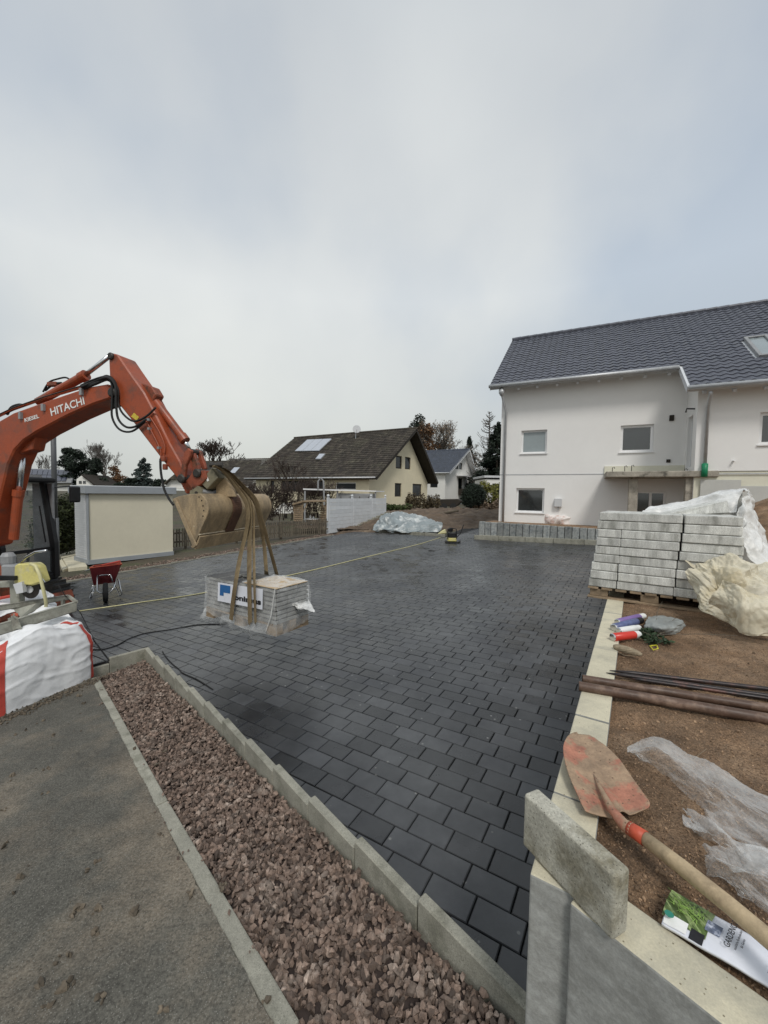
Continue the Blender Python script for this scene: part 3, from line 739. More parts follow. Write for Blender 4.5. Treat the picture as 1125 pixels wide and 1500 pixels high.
def roof_tiles(parent, O, X, S, N, width, length, tw, tl, mt, pred=None, limit=0, **kw):
    """courses of tiles laid from the eave (O) up the slope S"""
    X, S, N = V(X).normalized(), V(S).normalized(), V(N).normalized()
    tv, tf = tile_mesh(tw, tl, mt, **kw); cells = []; rj = random.Random(11)
    for j in range(int(math.ceil(length / tl))):
        for i in range(int(round(width / tw))):
            s, t = i * tw, j * tl
            if t + tl > length + tl * .6: continue
            if pred and not pred(s + tw / 2, t + tl / 2): continue
            P = O + X * s + S * t; px, py, d = proj(P + X * tw / 2)
            cells.append((1 / d ** 2 if (d > 0 and -15 < px < 1140 and 0 < py < 1500) else 0, P + N * rj.uniform(-.004, .004)))
    cells.sort(key=lambda c: -c[0])
    if limit:
        me = bpy.data.meshes.new('roof_tile'); me.from_pydata(tv, [], tf); me.materials.append(mt); B = Matrix((X, S, N)).transposed().to_4x4()
        for c in cells[:limit]:
            o = bpy.data.objects.new('roof_tile', me); mm_ = B.copy(); mm_.translation = c[1]; COL.objects.link(o); o.parent = parent
            o.matrix_parent_inverse = parent.matrix_basis.inverted(); o.matrix_basis = mm_
    g = G()
    for c in cells[limit:]:
        n = len(g.v); g.v += [tuple(c[1] + X * a + S * b + N * k) for a, b, k in tv]; g.f += [tuple(n + i for i in f) for f in tf]; g.m += [0] * len(tf)
    if g.v: tag(g.build('roof_tiles', mt, parent), kind='stuff')

# ---------------------------------------------------------------- the white house
Hx = V((math.sin(math.radians(63.4)), -math.cos(math.radians(63.4)), 0)); Hn = V((-Hx.y * -1 * -1, 0, 0))
Hn = V((-math.cos(math.radians(63.4)), -math.sin(math.radians(63.4)), 0))
HO = atY(730.4, 759, 17.2); HO = V((HO.x, HO.y, 0)); TI = 6.39; PJ = 1.5; ZE = 6.55; ROFF = .6
HL = 15.5
wh = thing('white_house', V((HO.x, HO.y, .9)), 'new white rendered house with dark slate blue tiled roof and raw concrete balcony slab', 'house')
hp = lambda px, py, off=0.: (lambda P: ((P - HO).dot(Hx), P.z))(pp(px, py, HO + Hn * off, Hn))
def rect(px0, py0, px1, py1, off=0.):
    a, b = hp(px0, py0, off); c, d = hp(px1, py1, off); return (min(a, c), min(b, d), max(a, c), max(b, d))
W1 = rect(764, 631, 800.5, 663.5); W2 = rect(909.5, 623.5, 956.5, 661.5); W3_ = rect(756.5, 715, 796.5, 751.5); W4 = rect(932, 719.5, 974, 760)
ROOFT = math.tan(math.radians(35))
zw = ZE + .6 * ROOFT - .28
wall('wall', wh, HO, Hx, [(0, .6), (TI, .6), (TI, zw), (0, zw)], [W1, W2, W3_, W4], M['white_render'], N=Hn, depth=.16)
window(wh, HO, Hx, Hn, W1, pane='glass_milk'); window(wh, HO, Hx, Hn, W2, fr=.09); window(wh, HO, Hx, Hn, W3_, fr=.075); window(wh, HO, Hx, Hn, W4, mull=1, frame='grey_steel' if 0 else 'white_pvc', sill=False)
zpl = hp(800, 695)[1]
g = G(); g.box(HO + Hx * .0 + Z * (zpl - .012), Hx * 3.93, Hn * .012, Z * .03); g.build('plinth_rail', M['zinc'], wh)
# projecting block on the right
BO = HO + Hx * TI + Hn * PJ
W5 = (lambda a: (a[0] - TI, a[1], a[2] - TI, a[3]))(rect(1114, 604, 1146, 650.5, PJ))
zb = zw - PJ * ROOFT
BZ = 2.62
blk = wall('wall', wh, BO, Hx, [(0, BZ + .3), (HL - TI, BZ + .3), (HL - TI, zb), (0, zb)], [W5], M['white_render'], N=Hn, depth=.16)
zp2 = pp(1060, 694, BO, Hn).z
g = G(); g.box(BO + Hx * .3 + Z * (zp2 - .02), Hx * 9, Hn * .012, Z * .035); g.build('plinth_rail', M['zinc'], wh)
wall('wall', wh, BO, -Hn, [(0, .6), (PJ, .6), (PJ, zw), (0, zb)], [(.55, BZ + .45, 1.25, BZ + 2.2)], M['white_render'], N=-Hx, depth=.14)
window(wh, BO, -Hn, -Hx, (.55, BZ + .45, 1.25, BZ + 2.2), fr=.06, sill=False)
window(wh, BO, Hx, Hn, W5, fr=.09)
wall('foundation_wall', wh, BO - Hn * .03, Hx, [(0, .6), (HL - TI, .6), (HL - TI, BZ + .3), (0, BZ + .3)], [], M['insul'], N=Hn)
for a, b, c, d in ((1026, 703, 1083, 745), (1084.5, 712, 1175, 760)):
    A_ = pp(a, b, BO + Hn * .0, Hn); B_ = pp(c, d, BO, Hn); G().box(V((A_.x, A_.y, B_.z - .2)), V((B_.x - A_.x, B_.y - A_.y, 0)), Hn * .04, Z * (A_.z - B_.z + .2)).build('foundation_panel', M['greyboard'], wh, bevel=.004)
g = G()                                                     # gable end and back
Rw = 5.05 * 2
for (p, q, z0a, z0b) in ((HO, HO - Hn * (Rw - 1.2), zw, zw), (HO - Hn * (Rw - 1.2), HO - Hn * (Rw - 1.2) + Hx * HL, zw, zw), (HO - Hn * (Rw - 1.2) + Hx * HL, BO + Hx * (HL - TI), zw, zb)):
    g.poly([V((p.x, p.y, .5)), V((q.x, q.y, .5)), V((q.x, q.y, z0b)), V((p.x, p.y, z0a))])
for e_ in (0, HL): A_ = HO + Hx * e_; g.poly([V((A_.x, A_.y, zw)), (A_ - Hn * (Rw / 2 - .6)) + Z * (ZE + 5.05 * ROOFT - .25), V((A_.x, A_.y, zw)) - Hn * (Rw - 1.2)])
g.build('wall', M['white_render'], wh)
# roof: front slope as laid tiles, rear slope, soffit, verge, ridge
cs, sn = math.cos(math.atan(ROOFT)), math.sin(math.atan(ROOFT))
RS = (-Hn * cs + Z * sn); RN = (Hn * sn + Z * cs)
RE = HO - Hx * .4 + Hn * ROFF + Z * ZE; RLEN = 5.05 / cs; RWID = HL + .8
LS = (PJ) / cs                                             # lower part of the slope, over the block
XB = TI - .38 + .4 - .0                                    # where the lower part begins along the roof
RO = RE - RS * LS
A_ = pp(1088, 498, RE, RN); B_ = pp(1150, 521, RE, RN); sk0 = ((A_ - RO).dot(Hx), (B_ - RO).dot(RS)); sk1 = ((B_ - RO).dot(Hx), (A_ - RO).dot(RS))
def rpred(s, t):
    if s < XB and t < LS - .05: return False
    if sk0[0] < s < sk1[0] and sk0[1] < t < sk1[1]: return False
    return True
roof = G()
def slab(s0, s1, t0, t1, th=.2): roof.box(RO + Hx * s0 + RS * t0 - RN * (th + .01), Hx * (s1 - s0), RS * (t1 - t0), RN * th)
slab(.03, XB + .02, LS + .05, LS + RLEN); slab(XB + .03, RWID - .02, .05, LS + RLEN, .19)
RS2 = (Hn * cs + Z * sn)
roof.box(RE + Hx * .03 - Hn * Rw - (-Hn * sn + Z * cs) * .2, Hx * (RWID - .05), RS2 * RLEN, (-Hn * sn + Z * cs) * .19)
rf = roof.build('roof', M['white_wood'], wh)
roof_tiles(rf, RO, Hx, RS, RN, RWID, LS + RLEN, .27, .30, M['tile'], rpred, 300, hgt=.042, lift=.03)
roof_tiles(rf, RE - Hn * Rw + Hx * RWID, -Hx, RS2, (-Hn * sn + Z * cs), RWID, RLEN, .30, .345, M['tile'])
g = G(); RT_ = RE + RS * RLEN
for i in range(int(RWID / .4)): g.tube([RT_ + Hx * (i * .4) + Z * .03, RT_ + Hx * (i * .4 + .42) + Z * .045], .11, 8)
tag(g.build('ridge_tiles', M['tile'], rf), kind='stuff')
g = G(); g.tube([RE + Hx * -.02 + Hn * .07 - Z * .05, RE + Hx * (XB - .02) + Hn * .07 - Z * .05], .07, 10); g.build('gutter', M['zinc'], wh, smooth=True)
g = G(); EB = RO + Hx * XB; g.tube([EB + Hn * .07 - Z * .05, RO + Hx * RWID + Hn * .07 - Z * .05], .07, 10); g.build('gutter', M['zinc'], wh, smooth=True)
for i in range(22):                                         # rafter ends under the eave
    s = .35 + i * .72
    base = RE if s < XB - .3 else RE - RS * LS
    if s > XB + 9.3: break
    G().box(base + Hx * s + RS * .02 - RN * .30, Hx * .09, RS * .9, RN * .095).build('rafter', M['white_wood'], rf)
# gable verge boards
G().box(RE - Hx * .01 + RS * .0 - RN * .2, Hx * .035, RS * RLEN, RN * .2).build('verge_board', M['white_wood'], rf)
G().box(EB - Hx * .01 - RN * .2, Hx * .035, RS * LS, RN * .2).build('verge_board', M['white_wood'], rf)
# skylight
sk = G(); c0 = RO + Hx * sk0[0] + RS * sk0[1]; sw, sh = sk1[0] - sk0[0], sk1[1] - sk0[1]
for q in ((0, 0, sw, .1), (0, sh - .1, sw, .1), (0, .1, .1, sh - .2), (sw - .1, .1, .1, sh - .2)): sk.box(c0 + Hx * q[0] + RS * q[1] - RN * .02, Hx * q[2], RS * q[3], RN * .13)
skl = sk.build('skylight', M['grey_steel'], wh, bevel=.01)
G().box(c0 + Hx * .08 + RS * .08, Hx * (sw - .16), RS * (sh - .16), RN * .05).build('pane', M['glass_milk'], skl)
# downpipes
def hw(s, z, off=0.): return HO + Hx * s + Hn * off + Z * z
s0 = hp(742.5, 590)[0]; ze = ZE - .1
g = G(); g.tube([hw(s0 - .12, ze, .55), hw(s0 - .12, ze - .25, .55), hw(s0, ze - .95, .1), hw(s0, .9, .1)], .05, 10); dp = g.build('downpipe', M['zinc'], wh, smooth=True)
G().lathe(hw(s0 - .12, ze - .1, .55), -Z, [(0, .12), (.12, .12), (.25, .05)], 10).build('rain_head', M['zinc'], dp, smooth=True)
PT = [pp(1041, 573, BO + Hn * .55, Hn), pp(1041, 578, BO + Hn * .5, Hn), pp(1037, 597, BO + Hn * .1, Hn)]
PB_ = pp(1030.5, 680, BO + Hn * .1, Hn); PC = pp(1029.5, 697, BO + Hn * .1, Hn)
dp = G().tube(PT + [V((PT[2].x, PT[2].y, PB_.z))], .052, 10).build('downpipe', M['zinc'], wh, smooth=True)
PB_ = V((PT[2].x, PT[2].y, PB_.z))
mk('green', (.01, .22, .10), .5, .1, 5, 0)
G().tube([PB_ + Z * .02, PB_ - Z * .40], .085, 10).build('green_standpipe', M['green'], dp, smooth=True)
# balcony slab, pillars
sa = hp(887, 695, PJ - .15)[0]; zt = pp(888, 691, HO + Hn * (PJ - .1), Hn).z; th = .2
SLB = G().box(hw(sa, zt - th, .01), Hx * (TI + .62 - sa), Hn * (PJ + .06), Z * th).build('balcony_slab', M['raw_concrete'], wh, bevel=.02)
G().box(hw(sa - .0, zt - .02, .005), Hx * (TI - sa - .01), Hn * .05, Z * .3).build('wall_insulation', M['insul'], wh)
for px0, px1, of in ((921, 934.5, PJ - .25), (1004, 1024, PJ - .1)):
    a = pp(px0, 715, HO + Hn * of, Hn); b = pp(px1, 715, HO + Hn * of, Hn)
    G().box(V((a.x, a.y, .7)) - Hn * .22, V((b.x - a.x, b.y - a.y, 0)), Hn * .22, Z * (zt - th - .702)).build('pillar', M['raw_concrete'], wh, bevel=.01)
for k, px in enumerate((897, 915, 925, 1003, 1019)):
    a = pp(px, 690, HO + Hn * (PJ - .1), Hn); h_ = (.16, .2, .22, .08, .1)[k]
    g = G(); b0 = V((a.x, a.y, zt - .02)); g.tube([b0, b0 + Z * h_, b0 + Z * (h_ + .02) + Hx * .05, b0 + Z * (h_ - .04) + Hx * .07], .012, 6); g.build('rebar', M['steel_dark'], SLB)
# small fittings on the wall
a = hp(983.8, 612); G().box(hw(a[0] - .07, a[1] - .11, .0), Hx * .14, Hn * .06, Z * .2).build('vent_hood', M['dark_wood'], wh, bevel=.01)
a = hp(979, 675); G().box(hw(a[0] - .06, a[1] - .06, .0), Hx * .12, Hn * .04, Z * .11).build('vent_cover', M['dark_wood'], wh)
a = hp(818, 735); G().box(hw(a[0] - .14, a[1] - .2, .0), Hx * .27, Hn * .16, Z * .33).build('meter_box', M['door_grey'], wh, bevel=.01)
G().box(hw(a[0] - .02, a[1] - .34, .02), Hx * .04, Hn * .04, Z * .14).build('conduit', M['door_grey'], wh)
a = pp(1074, 675.5, BO, Hn); G().tube([a, a + Hn * .12 + Z * .02], .03, 8).build('overflow_pipe', M['white_pvc'], wh)
a = BO - Hn * .35 + Z * (BZ + 2.35); g = G(); g.tube([a, a - Hx * .22 + Z * .02, a - Hx * .24 - Z * .1], .025, 6); g.build('wall_lamp', M['black'], wh)

# big bag of sand by the house wall
hb = atY(815, 764, 16.3); hb.z = .93
bb = thing('sand_bag', hb, 'slumped pinkish white sack with loops standing against the white house wall', 'sack')
c = [[hb - Hx * .55 + V((0, 0, -.05)), hb - Hn * -.25 - Hx * .2 - Z * .05, hb + Hn * .25 + Hx * .2 - Z * .05, hb + Hx * .6 - Z * .05],
     [hb - Hx * .6 + Z * .28, hb + Hn * .3 - Hx * .2 + Z * .25, hb + Hn * .3 + Hx * .25 + Z * .25, hb + Hx * .58 + Z * .32],
     [hb - Hx * .35 + Z * .42, hb + Hn * .05 - Hx * .15 + Z * .36, hb + Hx * .2 + Z * .34, hb + Hx * .45 + Z * .46],
     [hb - Hx * .5 - Hn * .4 + Z * .1, hb - Hn * .4 - Hx * .2 + Z * .2, hb - Hn * .4 + Hx * .2 + Z * .2, hb + Hx * .5 - Hn * .4 + Z * .1]]
sheet('sack', c, M['bag_pink'], bb, 30, 24, .04, 6, 3)
for sx in (-.3, .35): G().tube([hb + Hx * (sx - .06) + Z * .3, hb + Hx * (sx - .03) + Z * .55, hb + Hx * (sx + .04) + Z * .58, hb + Hx * (sx + .08) + Z * .3], .018, 6).build('lifting_loop', M['bag_pink'], bb)

# ---------------------------------------------------------------- cream house
def gable_house(name, label, P0, gd, ld, Wg, rs, L, z0, zeA, zeB, zr, wallm, tilem, ov=.6, vo=1.1, wins=(), sidewins=(), tiles=(.3, .36), bar=M['dark_wood'], eavew=None, ro=.3, sfm=None):
    """gable wall from P0 along gd (width Wg, ridge at rs); long side from P0 along ld (length L)"""
    gd, ld = V(gd).normalized(), V(ld).normalized(); t = thing(name, V((P0.x, P0.y, z0)), label, 'house')
    No = -ld; B = V((P0.x, P0.y, 0)); nf = -gd
    sl = (zr - zeA) / (rs + ov); sr_ = (zr - zeB) / (Wg - rs + ov); zw0 = zeA + ov * sl - ro; zw1 = zeB + ov * sr_ - ro; zt = zr - ro
    wall('wall', t, B, gd, [(0, z0 - .5), (Wg, z0 - .5), (Wg, zw1), (rs, zt), (0, zw0)], [w[0] for w in wins], wallm, N=No, depth=.18)
    for w in wins: window(t, B, gd, No, w[0], pane='glass_far', **w[1])
    wall('wall', t, B, ld, [(0, z0 - .5), (L, z0 - .5), (L, zw0), (0, zw0)], [w[0] for w in sidewins], wallm, N=nf, depth=.18)
    for w in sidewins: window(t, B, ld, nf, w[0], pane='glass_far', **w[1])
    g = G(); C_ = B + ld * L; D_ = B + gd * Wg; E_ = D_ + ld * L
    g.poly([C_ + Z * (z0 - .5), E_ + Z * (z0 - .5), E_ + Z * zw1, C_ + gd * rs + Z * zt, C_ + Z * zw0]); g.poly([D_ + Z * (z0 - .5), E_ + Z * (z0 - .5), E_ + Z * zw1, D_ + Z * zw1]); g.build('wall', wallm, t)
    R0 = B + gd * rs + Z * zr - ld * vo; Sl = (gd * (rs + ov) + Z * (zr - zeA)); Sr = (gd * -(Wg - rs + ov) + Z * (zr - zeB)); LL = L + vo * 2
    EA = R0 - Sl; EB_ = R0 - Sr; Nl = Sl.cross(ld).normalized(); Nl = Nl if Nl.z > 0 else -Nl; Nr = Sr.cross(ld).normalized(); Nr = Nr if Nr.z > 0 else -Nr
    rf = G(); rf.box(EA - Nl * .2, Sl, ld * LL, Nl * .19); rf.box(EB_ - Nr * .2, Sr, ld * LL, Nr * .19); ro_ = rf.build('roof', bar, t)
    roof_tiles(ro_, EA + ld * LL, -ld, Sl, Nl, LL, Sl.length, tiles[0], tiles[1], tilem, seg=4, hgt=.04, lift=.045)
    roof_tiles(ro_, EB_, ld, Sr, Nr, LL, Sr.length, tiles[0], tiles[1], tilem, seg=4, hgt=.04, lift=.045)
    G().tube([R0 + Z * .02, R0 + ld * LL + Z * .02], .13, 8).build('ridge', tilem, ro_)
    G().box(EA - Nl * .26 - ld * .03, Sl, ld * .06, Nl * .3).build('verge_board', bar, ro_); G().box(EB_ - Nr * .26 - ld * .03, Sr, ld * .06, Nr * .3).build('verge_board', bar, ro_)
    G().tube([EA - gd * .06, EA - gd * .06 + ld * LL], .07, 8).build('gutter', M['zinc'], t, smooth=True)
    return t, dict(B=B, gd=gd, ld=ld, EA=EA, Sl=Sl.normalized(), Nl=Nl, R0=R0, nf=nf)
ld = V((-.85, .527, 0)); gd = V((.527, .85, 0))
P0 = atY(540, 745, 36.5)
def fitz(px, py, P, n): return pp(px, py, P, n)
Bc = V((P0.x, P0.y, 0)); no = -ld; nf = -gd
def grect(px0, py0, px1, py1, B, n, ax):
    a = pp(px0, py0, B, n); b = pp(px1, py1, B, n); s0, s1 = (a - B).dot(ax), (b - B).dot(ax); return (min(s0, s1), min(a.z, b.z), max(s0, s1), max(a.z, b.z))
zr_ = pp(603, 625, Bc + gd * 7.0 - ld * 1.1, no); zea = pp(544, 699.5, Bc - gd * .6, nf)
cw = [(grect(580, 667, 588.5, 687, Bc, no, gd), dict(frame='dark_wood', fr=.12, sill=False)), (grect(593.5, 669, 601.5, 688, Bc, no, gd), dict(frame='dark_wood', fr=.12, sill=False)),
      (grect(578.5, 707.5, 588, 727.5, Bc, no, gd), dict(frame='dark_wood', fr=.12, sill=False)), (grect(604.5, 708.5, 617.5, 727.5, Bc, no, gd), dict(frame='dark_wood', fr=.14, sill=False))]
sw_ = [(grect(521.5, 706.5, 491, 717.5, Bc, nf, ld), dict(frame='white_pvc', fr=.1, sill=False)), (grect(474, 704, 466, 726, Bc, nf, ld), dict(frame='dark_wood', fr=.12, sill=False)),
       (grect(455, 704, 412, 720, Bc, nf, ld), dict(frame='dark_wood', fr=.14, sill=False, mull=2)), (grect(402, 704, 396, 722, Bc, nf, ld), dict(frame='dark_wood', fr=.12, sill=False))]
ch, ci = gable_house('cream_house', 'cream rendered house with large brown tiled gable roof and solar collectors', P0, gd, ld, 12.1, 7.0, 15.0, .45, zea.z, zea.z - .05, zr_.z, M['cream_render'], M['tile_old'], wins=cw, sidewins=sw_, tiles=(.32, .38), ro=.55)
# the tile face reaches lower-left: solar collectors, roof window, dish
def on_roof(px, py, I=None, h=.1): I = I or ci; return pp(px, py, I['EA'] + I['Nl'] * h, I['Nl'])
q = [on_roof(*p) for p in ((432, 661.5), (467.5, 661), (486, 643.5), (450, 645))]
cf = G().prism([q[0], q[1], q[2], q[3]], ci['Nl'] * .07).build('collector_frame', M['zinc'], ch)
for k in range(3):
    a, b = q[0].lerp(q[1], (k + .04) / 3), q[0].lerp(q[1], (k + .96) / 3); c, d = q[3].lerp(q[2], (k + .96) / 3), q[3].lerp(q[2], (k + .04) / 3)
    G().prism([x + ci['Nl'] * .07 for x in (a, b, c, d)], ci['Nl'] * .03).build('collector_panel', M['collector'], cf)
q = [on_roof(*p) for p in ((462, 673.5), (470, 673.5), (477, 665.5), (468.5, 665.5))]
cf = G().prism(q, ci['Nl'] * .09).build('skylight', M['grey_steel'], ch); G().prism([x.lerp(sum(q, V((0, 0, 0))) / 4, .14) + ci['Nl'] * .09 for x in q], ci['Nl'] * .02).build('pane', M['collector'], cf)
d0 = on_roof(521, 641); dsh = thing('satellite_dish', d0, 'grey satellite dish on a short mast on the brown tiled roof', 'dish')
G().tube([d0 - Z * .2, d0 + Z * .75], .05, 6).build('mast', M['zinc'], dsh)
G().lathe(atY(522.5, 628.5, d0.y - .35), (-.1, 1, -.1), [(-.02, .42), (.0, .44), (.1, .3), (.14, .02)], 18).build('reflector', M['door_grey'], dsh)
dd = atY(522.5, 628.5, d0.y - .35); G().tube([dd + V((0, .05, -.4)), dd + V((.05, -.5, -.1))], .02, 6).build('feed_arm', M['zinc'], dsh)

# ---------------------------------------------------------------- white house with blue roof, far behind
P0b = atY(651.5, 728, 62); Bb = V((P0b.x, P0b.y, 0)); zr2 = pp(679.5, 655.5, Bb + gd * 8 - ld * .9, no); ze2 = pp(655, 692.5, Bb - gd * .5, nf)
bw_ = [(grect(667, 677, 671.5, 687.5, Bb, no, gd), dict(frame='dark_wood', fr=.1, sill=False)), (grect(672.5, 677.5, 677, 688, Bb, no, gd), dict(frame='dark_wood', fr=.1, sill=False)), (grect(671.5, 700, 677, 722, Bb, no, gd), dict(frame='dark_wood', fr=.12, sill=False))]
fb, fi = gable_house('far_white_house', 'white gabled house with blue grey tiled roof behind the cream house', P0b, gd, ld, 12, 8, 9, .9, ze2.z, ze2.z - .1, zr2.z, M['white_render2'], M['tile_blue'], wins=bw_, sidewins=[(grect(641, 704, 630, 714, Bb, nf, ld), dict(frame='dark_wood', fr=.1, sill=False))], ov=.5, vo=.9, tiles=(.33, .4), bar=M['white_pvc'], ro=.35)
a = pp(674, 698, Bb, no); G().box(a - gd * 1.6, gd * 4.6, no * 1.3, Z * .15).build('balcony_slab', M['white_pvc'], fb)
a = pp(674, 725, Bb, no); G().box(a - gd * .9, gd * 3.4, no * 1.3, Z * 1.0).build('balcony_rail', M['dark_wood'], fb)

# ---------------------------------------------------------------- neighbour's house behind the bucket
P0c = atY(401, 722, 52); Bcc = V((P0c.x, P0c.y, 0))
gd2 = V((.93, .36, 0)); ld2 = V((-.36, .93, 0))
lh = thing('brown_roof_house', P0c, 'low house with mossy brown roof and white gable beyond the bucket', 'house')
rA, rB, rC, rD = atY(300, 675, 60), atY(383, 674, 58), atY(361, 722, 50), atY(282, 722, 52)
nr_ = (rB - rA).cross(rD - rA).normalized(); nr_ = nr_ if nr_.z > 0 else -nr_
rfo = G().prism([rA, rB, rC, rD], nr_ * -.25).build('roof', M['tile_old'], lh)
Xr = (rC - rD).normalized(); Sr_ = (nr_.cross(Xr)); Sr_ = Sr_ if Sr_.z > 0 else -Sr_
roof_tiles(rfo, rD + nr_ * .02, Xr, Sr_, nr_, (rC - rD).length, (rA - rD).length * .985, .33, .4, M['tile_old'], seg=4, lift=.05)
q = [pp(*p, rD + nr_ * .1, nr_) for p in ((277 + 60 - 0, 693), (345, 693), (351, 685), (343, 685))]
G().prism([pp(*p, rD + nr_ * .1, nr_) for p in ((336, 693.5), (344.5, 693.5), (351.5, 685.5), (343.5, 685.5))], nr_ * .1).build('skylight', M['collector'], lh)
g = G(); g.poly([atY(368, 724, 49.5), atY(400.5, 724, 49.5), atY(400.5, 698, 49.5), atY(394, 698, 49.5), atY(368, 712, 49.5)]); g.poly([atY(368, 724, 49.5), atY(368, 712, 49.5), atY(300, 712, 56), atY(300, 724, 56)])
g.build('wall', M['white_render2'], lh)
G().prism([atY(364, 713, 49.2), atY(390, 697.5, 49.2), atY(391, 700, 49.2), atY(366, 715, 49.2)], V((.1, 2, .0))).build('verge_board', M['dark_wood'], lh)
G().box(atY(389, 722, 49.4), V((.25, 0, 0)), V((0, .1, 0)), Z * 1.9).build('downpipe', M['dark_wood'], lh)

# ---------------------------------------------------------------- far left: house with solar roof, white gable
D = 75
sh_ = thing('solar_house', atY(70, 716, D), 'long low house with dark solar panels covering its roof at far left', 'house')
a, b, c, d = atY(30, 707, D), atY(104, 707, D), atY(111, 688.5, D + 5), atY(34, 686, D + 5)
g = G().prism([a, b, c, d], V((0, .2, -.2))); so_ = g.build('roof', M['grey_steel'], sh_)
for k in range(9):
    for j in range(2):
        u0, u1, v0, v1 = (k + .05) / 9 * .9, (k + .95) / 9 * .9, .08 + j * .44, .08 + j * .44 + .41
        P = lambda u, v: a.lerp(b, u).lerp(d.lerp(c, u), v) + V((0, -.08, .08))
        G().prism([P(u0, v0), P(u1, v0), P(u1, v1), P(u0, v1)], V((0, -.04, .04))).build('solar_panel', M['solar'], so_)
G().box(atY(30, 718, D + 1), V((9.5, 0, 0)), V((0, 6, 0)), Z * 1.5).build('wall', M['white_render2'], sh_)
wg = thing('white_gable_house', atY(126, 716, D - 3), 'small white gabled house end beside the solar roof', 'house')
G().prism([atY(112, 716, D - 3), atY(141, 716, D - 3), atY(134, 708, D - 3), atY(120, 696, D - 3), atY(112, 702, D - 3)], V((0, 6, 0))).build('wall', M['white_render2'], wg)
G().prism([atY(119, 694.5, D - 3.4), atY(140, 710.5, D - 3.4), atY(139, 712, D - 3.4), atY(119, 696.5, D - 3.4)], V((0, 7, 0))).build('roof', M['dark_wood'], wg)
for p in ((115.5, 706.5), (121.5, 706.5)): G().box(atY(p[0], p[1] + 2, D - 3.05), V((.5, 0, 0)), V((0, .1, 0)), Z * .5).build('window', M['glass_dark'], wg)
# house glimpsed between stick and bucket
eh = thing('grey_eave_house', atY(258, 716, 48), 'pale house end with dark eave seen between excavator stick and shed', 'house')
G().prism([atY(243, 716, 48), atY(275, 716, 48), atY(275, 702, 48), atY(247, 702, 48), atY(243, 706, 48)], V((0, 6, 0))).build('wall', M['white_render2'], eh)
G().prism([atY(239, 708, 47.5), atY(256, 694, 47.5), atY(275, 694, 47.5), atY(275, 702, 47.5), atY(248, 702, 47.5), atY(240, 710, 47.5)], V((0, 7, 0))).build('roof', M['tile_old'], eh)

# ---------------------------------------------------------------- flat garage at the right, behind the shrubs
gg = thing('flat_garage', atY(715, 735, 42), 'small white flat roofed garage behind the yellow green shrub', 'garage')
G().box(atY(710.5, 735, 42), V((6, 0, 0)), V((0, 5, 0)), Z * 2.35).build('wall', M['white_render2'], gg)
a = atY(709.5, 699.5, 41.8); G().box(a, V((6.3, 0, 0)), V((0, 5.4, 0)), Z * .22).build('roof', M['door_grey'], gg)
G().box(atY(721, 735, 41.9), V((2.2, 0, 0)), V((0, .1, 0)), Z * 1.9).build('door', M['glass_dark'], gg)

# ================================================================ LEFT AND MIDDLE DISTANCE
def leaves(name, blobs, n, size, mt, parent=None, seed=0, flat=.6, shell=.5):
    """many small leaf faces spread through ellipsoid clumps: blobs = [(centre, (rx, ry, rz)), ...]"""
    r = np.random.RandomState(seed); w_ = np.array([b[1][0] * b[1][1] * b[1][2] for b in blobs]) ** .7; w_ /= w_.sum()
    idx = r.choice(len(blobs), n, p=w_); C_ = np.array([tuple(b[0]) for b in blobs])[idx]; R_ = np.array([b[1] for b in blobs])[idx]
    d = r.normal(size=(n, 3)); d /= np.linalg.norm(d, axis=1)[:, None]; rad = r.uniform(shell ** 3, 1.15, n) ** (1 / 3)
    P = C_ + d * R_ * rad[:, None] * r.uniform(.85, 1.12, (n, 1))
    a = r.normal(size=(n, 3)); a[:, 2] *= flat; a /= np.linalg.norm(a, axis=1)[:, None]; b = np.cross(a, r.normal(size=(n, 3))); b /= np.linalg.norm(b, axis=1)[:, None]
    s = (size * r.uniform(.5, 1.4, n))[:, None]; VV = np.stack([P - a * s, P - b * s * .45, P + a * s, P + b * s * .45], 1).reshape(-1, 3)
    return link(bpy.data.objects.new(name, arrmesh(name, VV, np.arange(4 * n).reshape(-1, 4), mt)), parent)
def limbs(g, p, d, L, r, depth, rnd, spread=.6, up=.15, k=4, minr=.02, tips=None, split=(2, 3)):
    q = p + d * L * .5 + V((rnd.uniform(-1, 1), rnd.uniform(-1, 1), rnd.uniform(-.3, .5))) * L * .06; e = q + (d + V((0, 0, up * .5))).normalized() * L * .5
    g.tube([p, q, e], [r, r * .85, max(minr * .8, r * .7)], k if depth > 1 else 3, cap=False)
    if tips is not None and depth <= 2: tips.append(e)
    if depth <= 0: return
    for i in range(rnd.randint(*split)):
        nd = (d + V((rnd.uniform(-1, 1), rnd.uniform(-1, 1), rnd.uniform(-.5, .7))) * spread + V((0, 0, up))).normalized()
        limbs(g, e if i or rnd.random() < .6 else q, nd, L * rnd.uniform(.62, .85), max(minr, r * .62), depth - 1, rnd, spread, up, k, minr, tips, split)
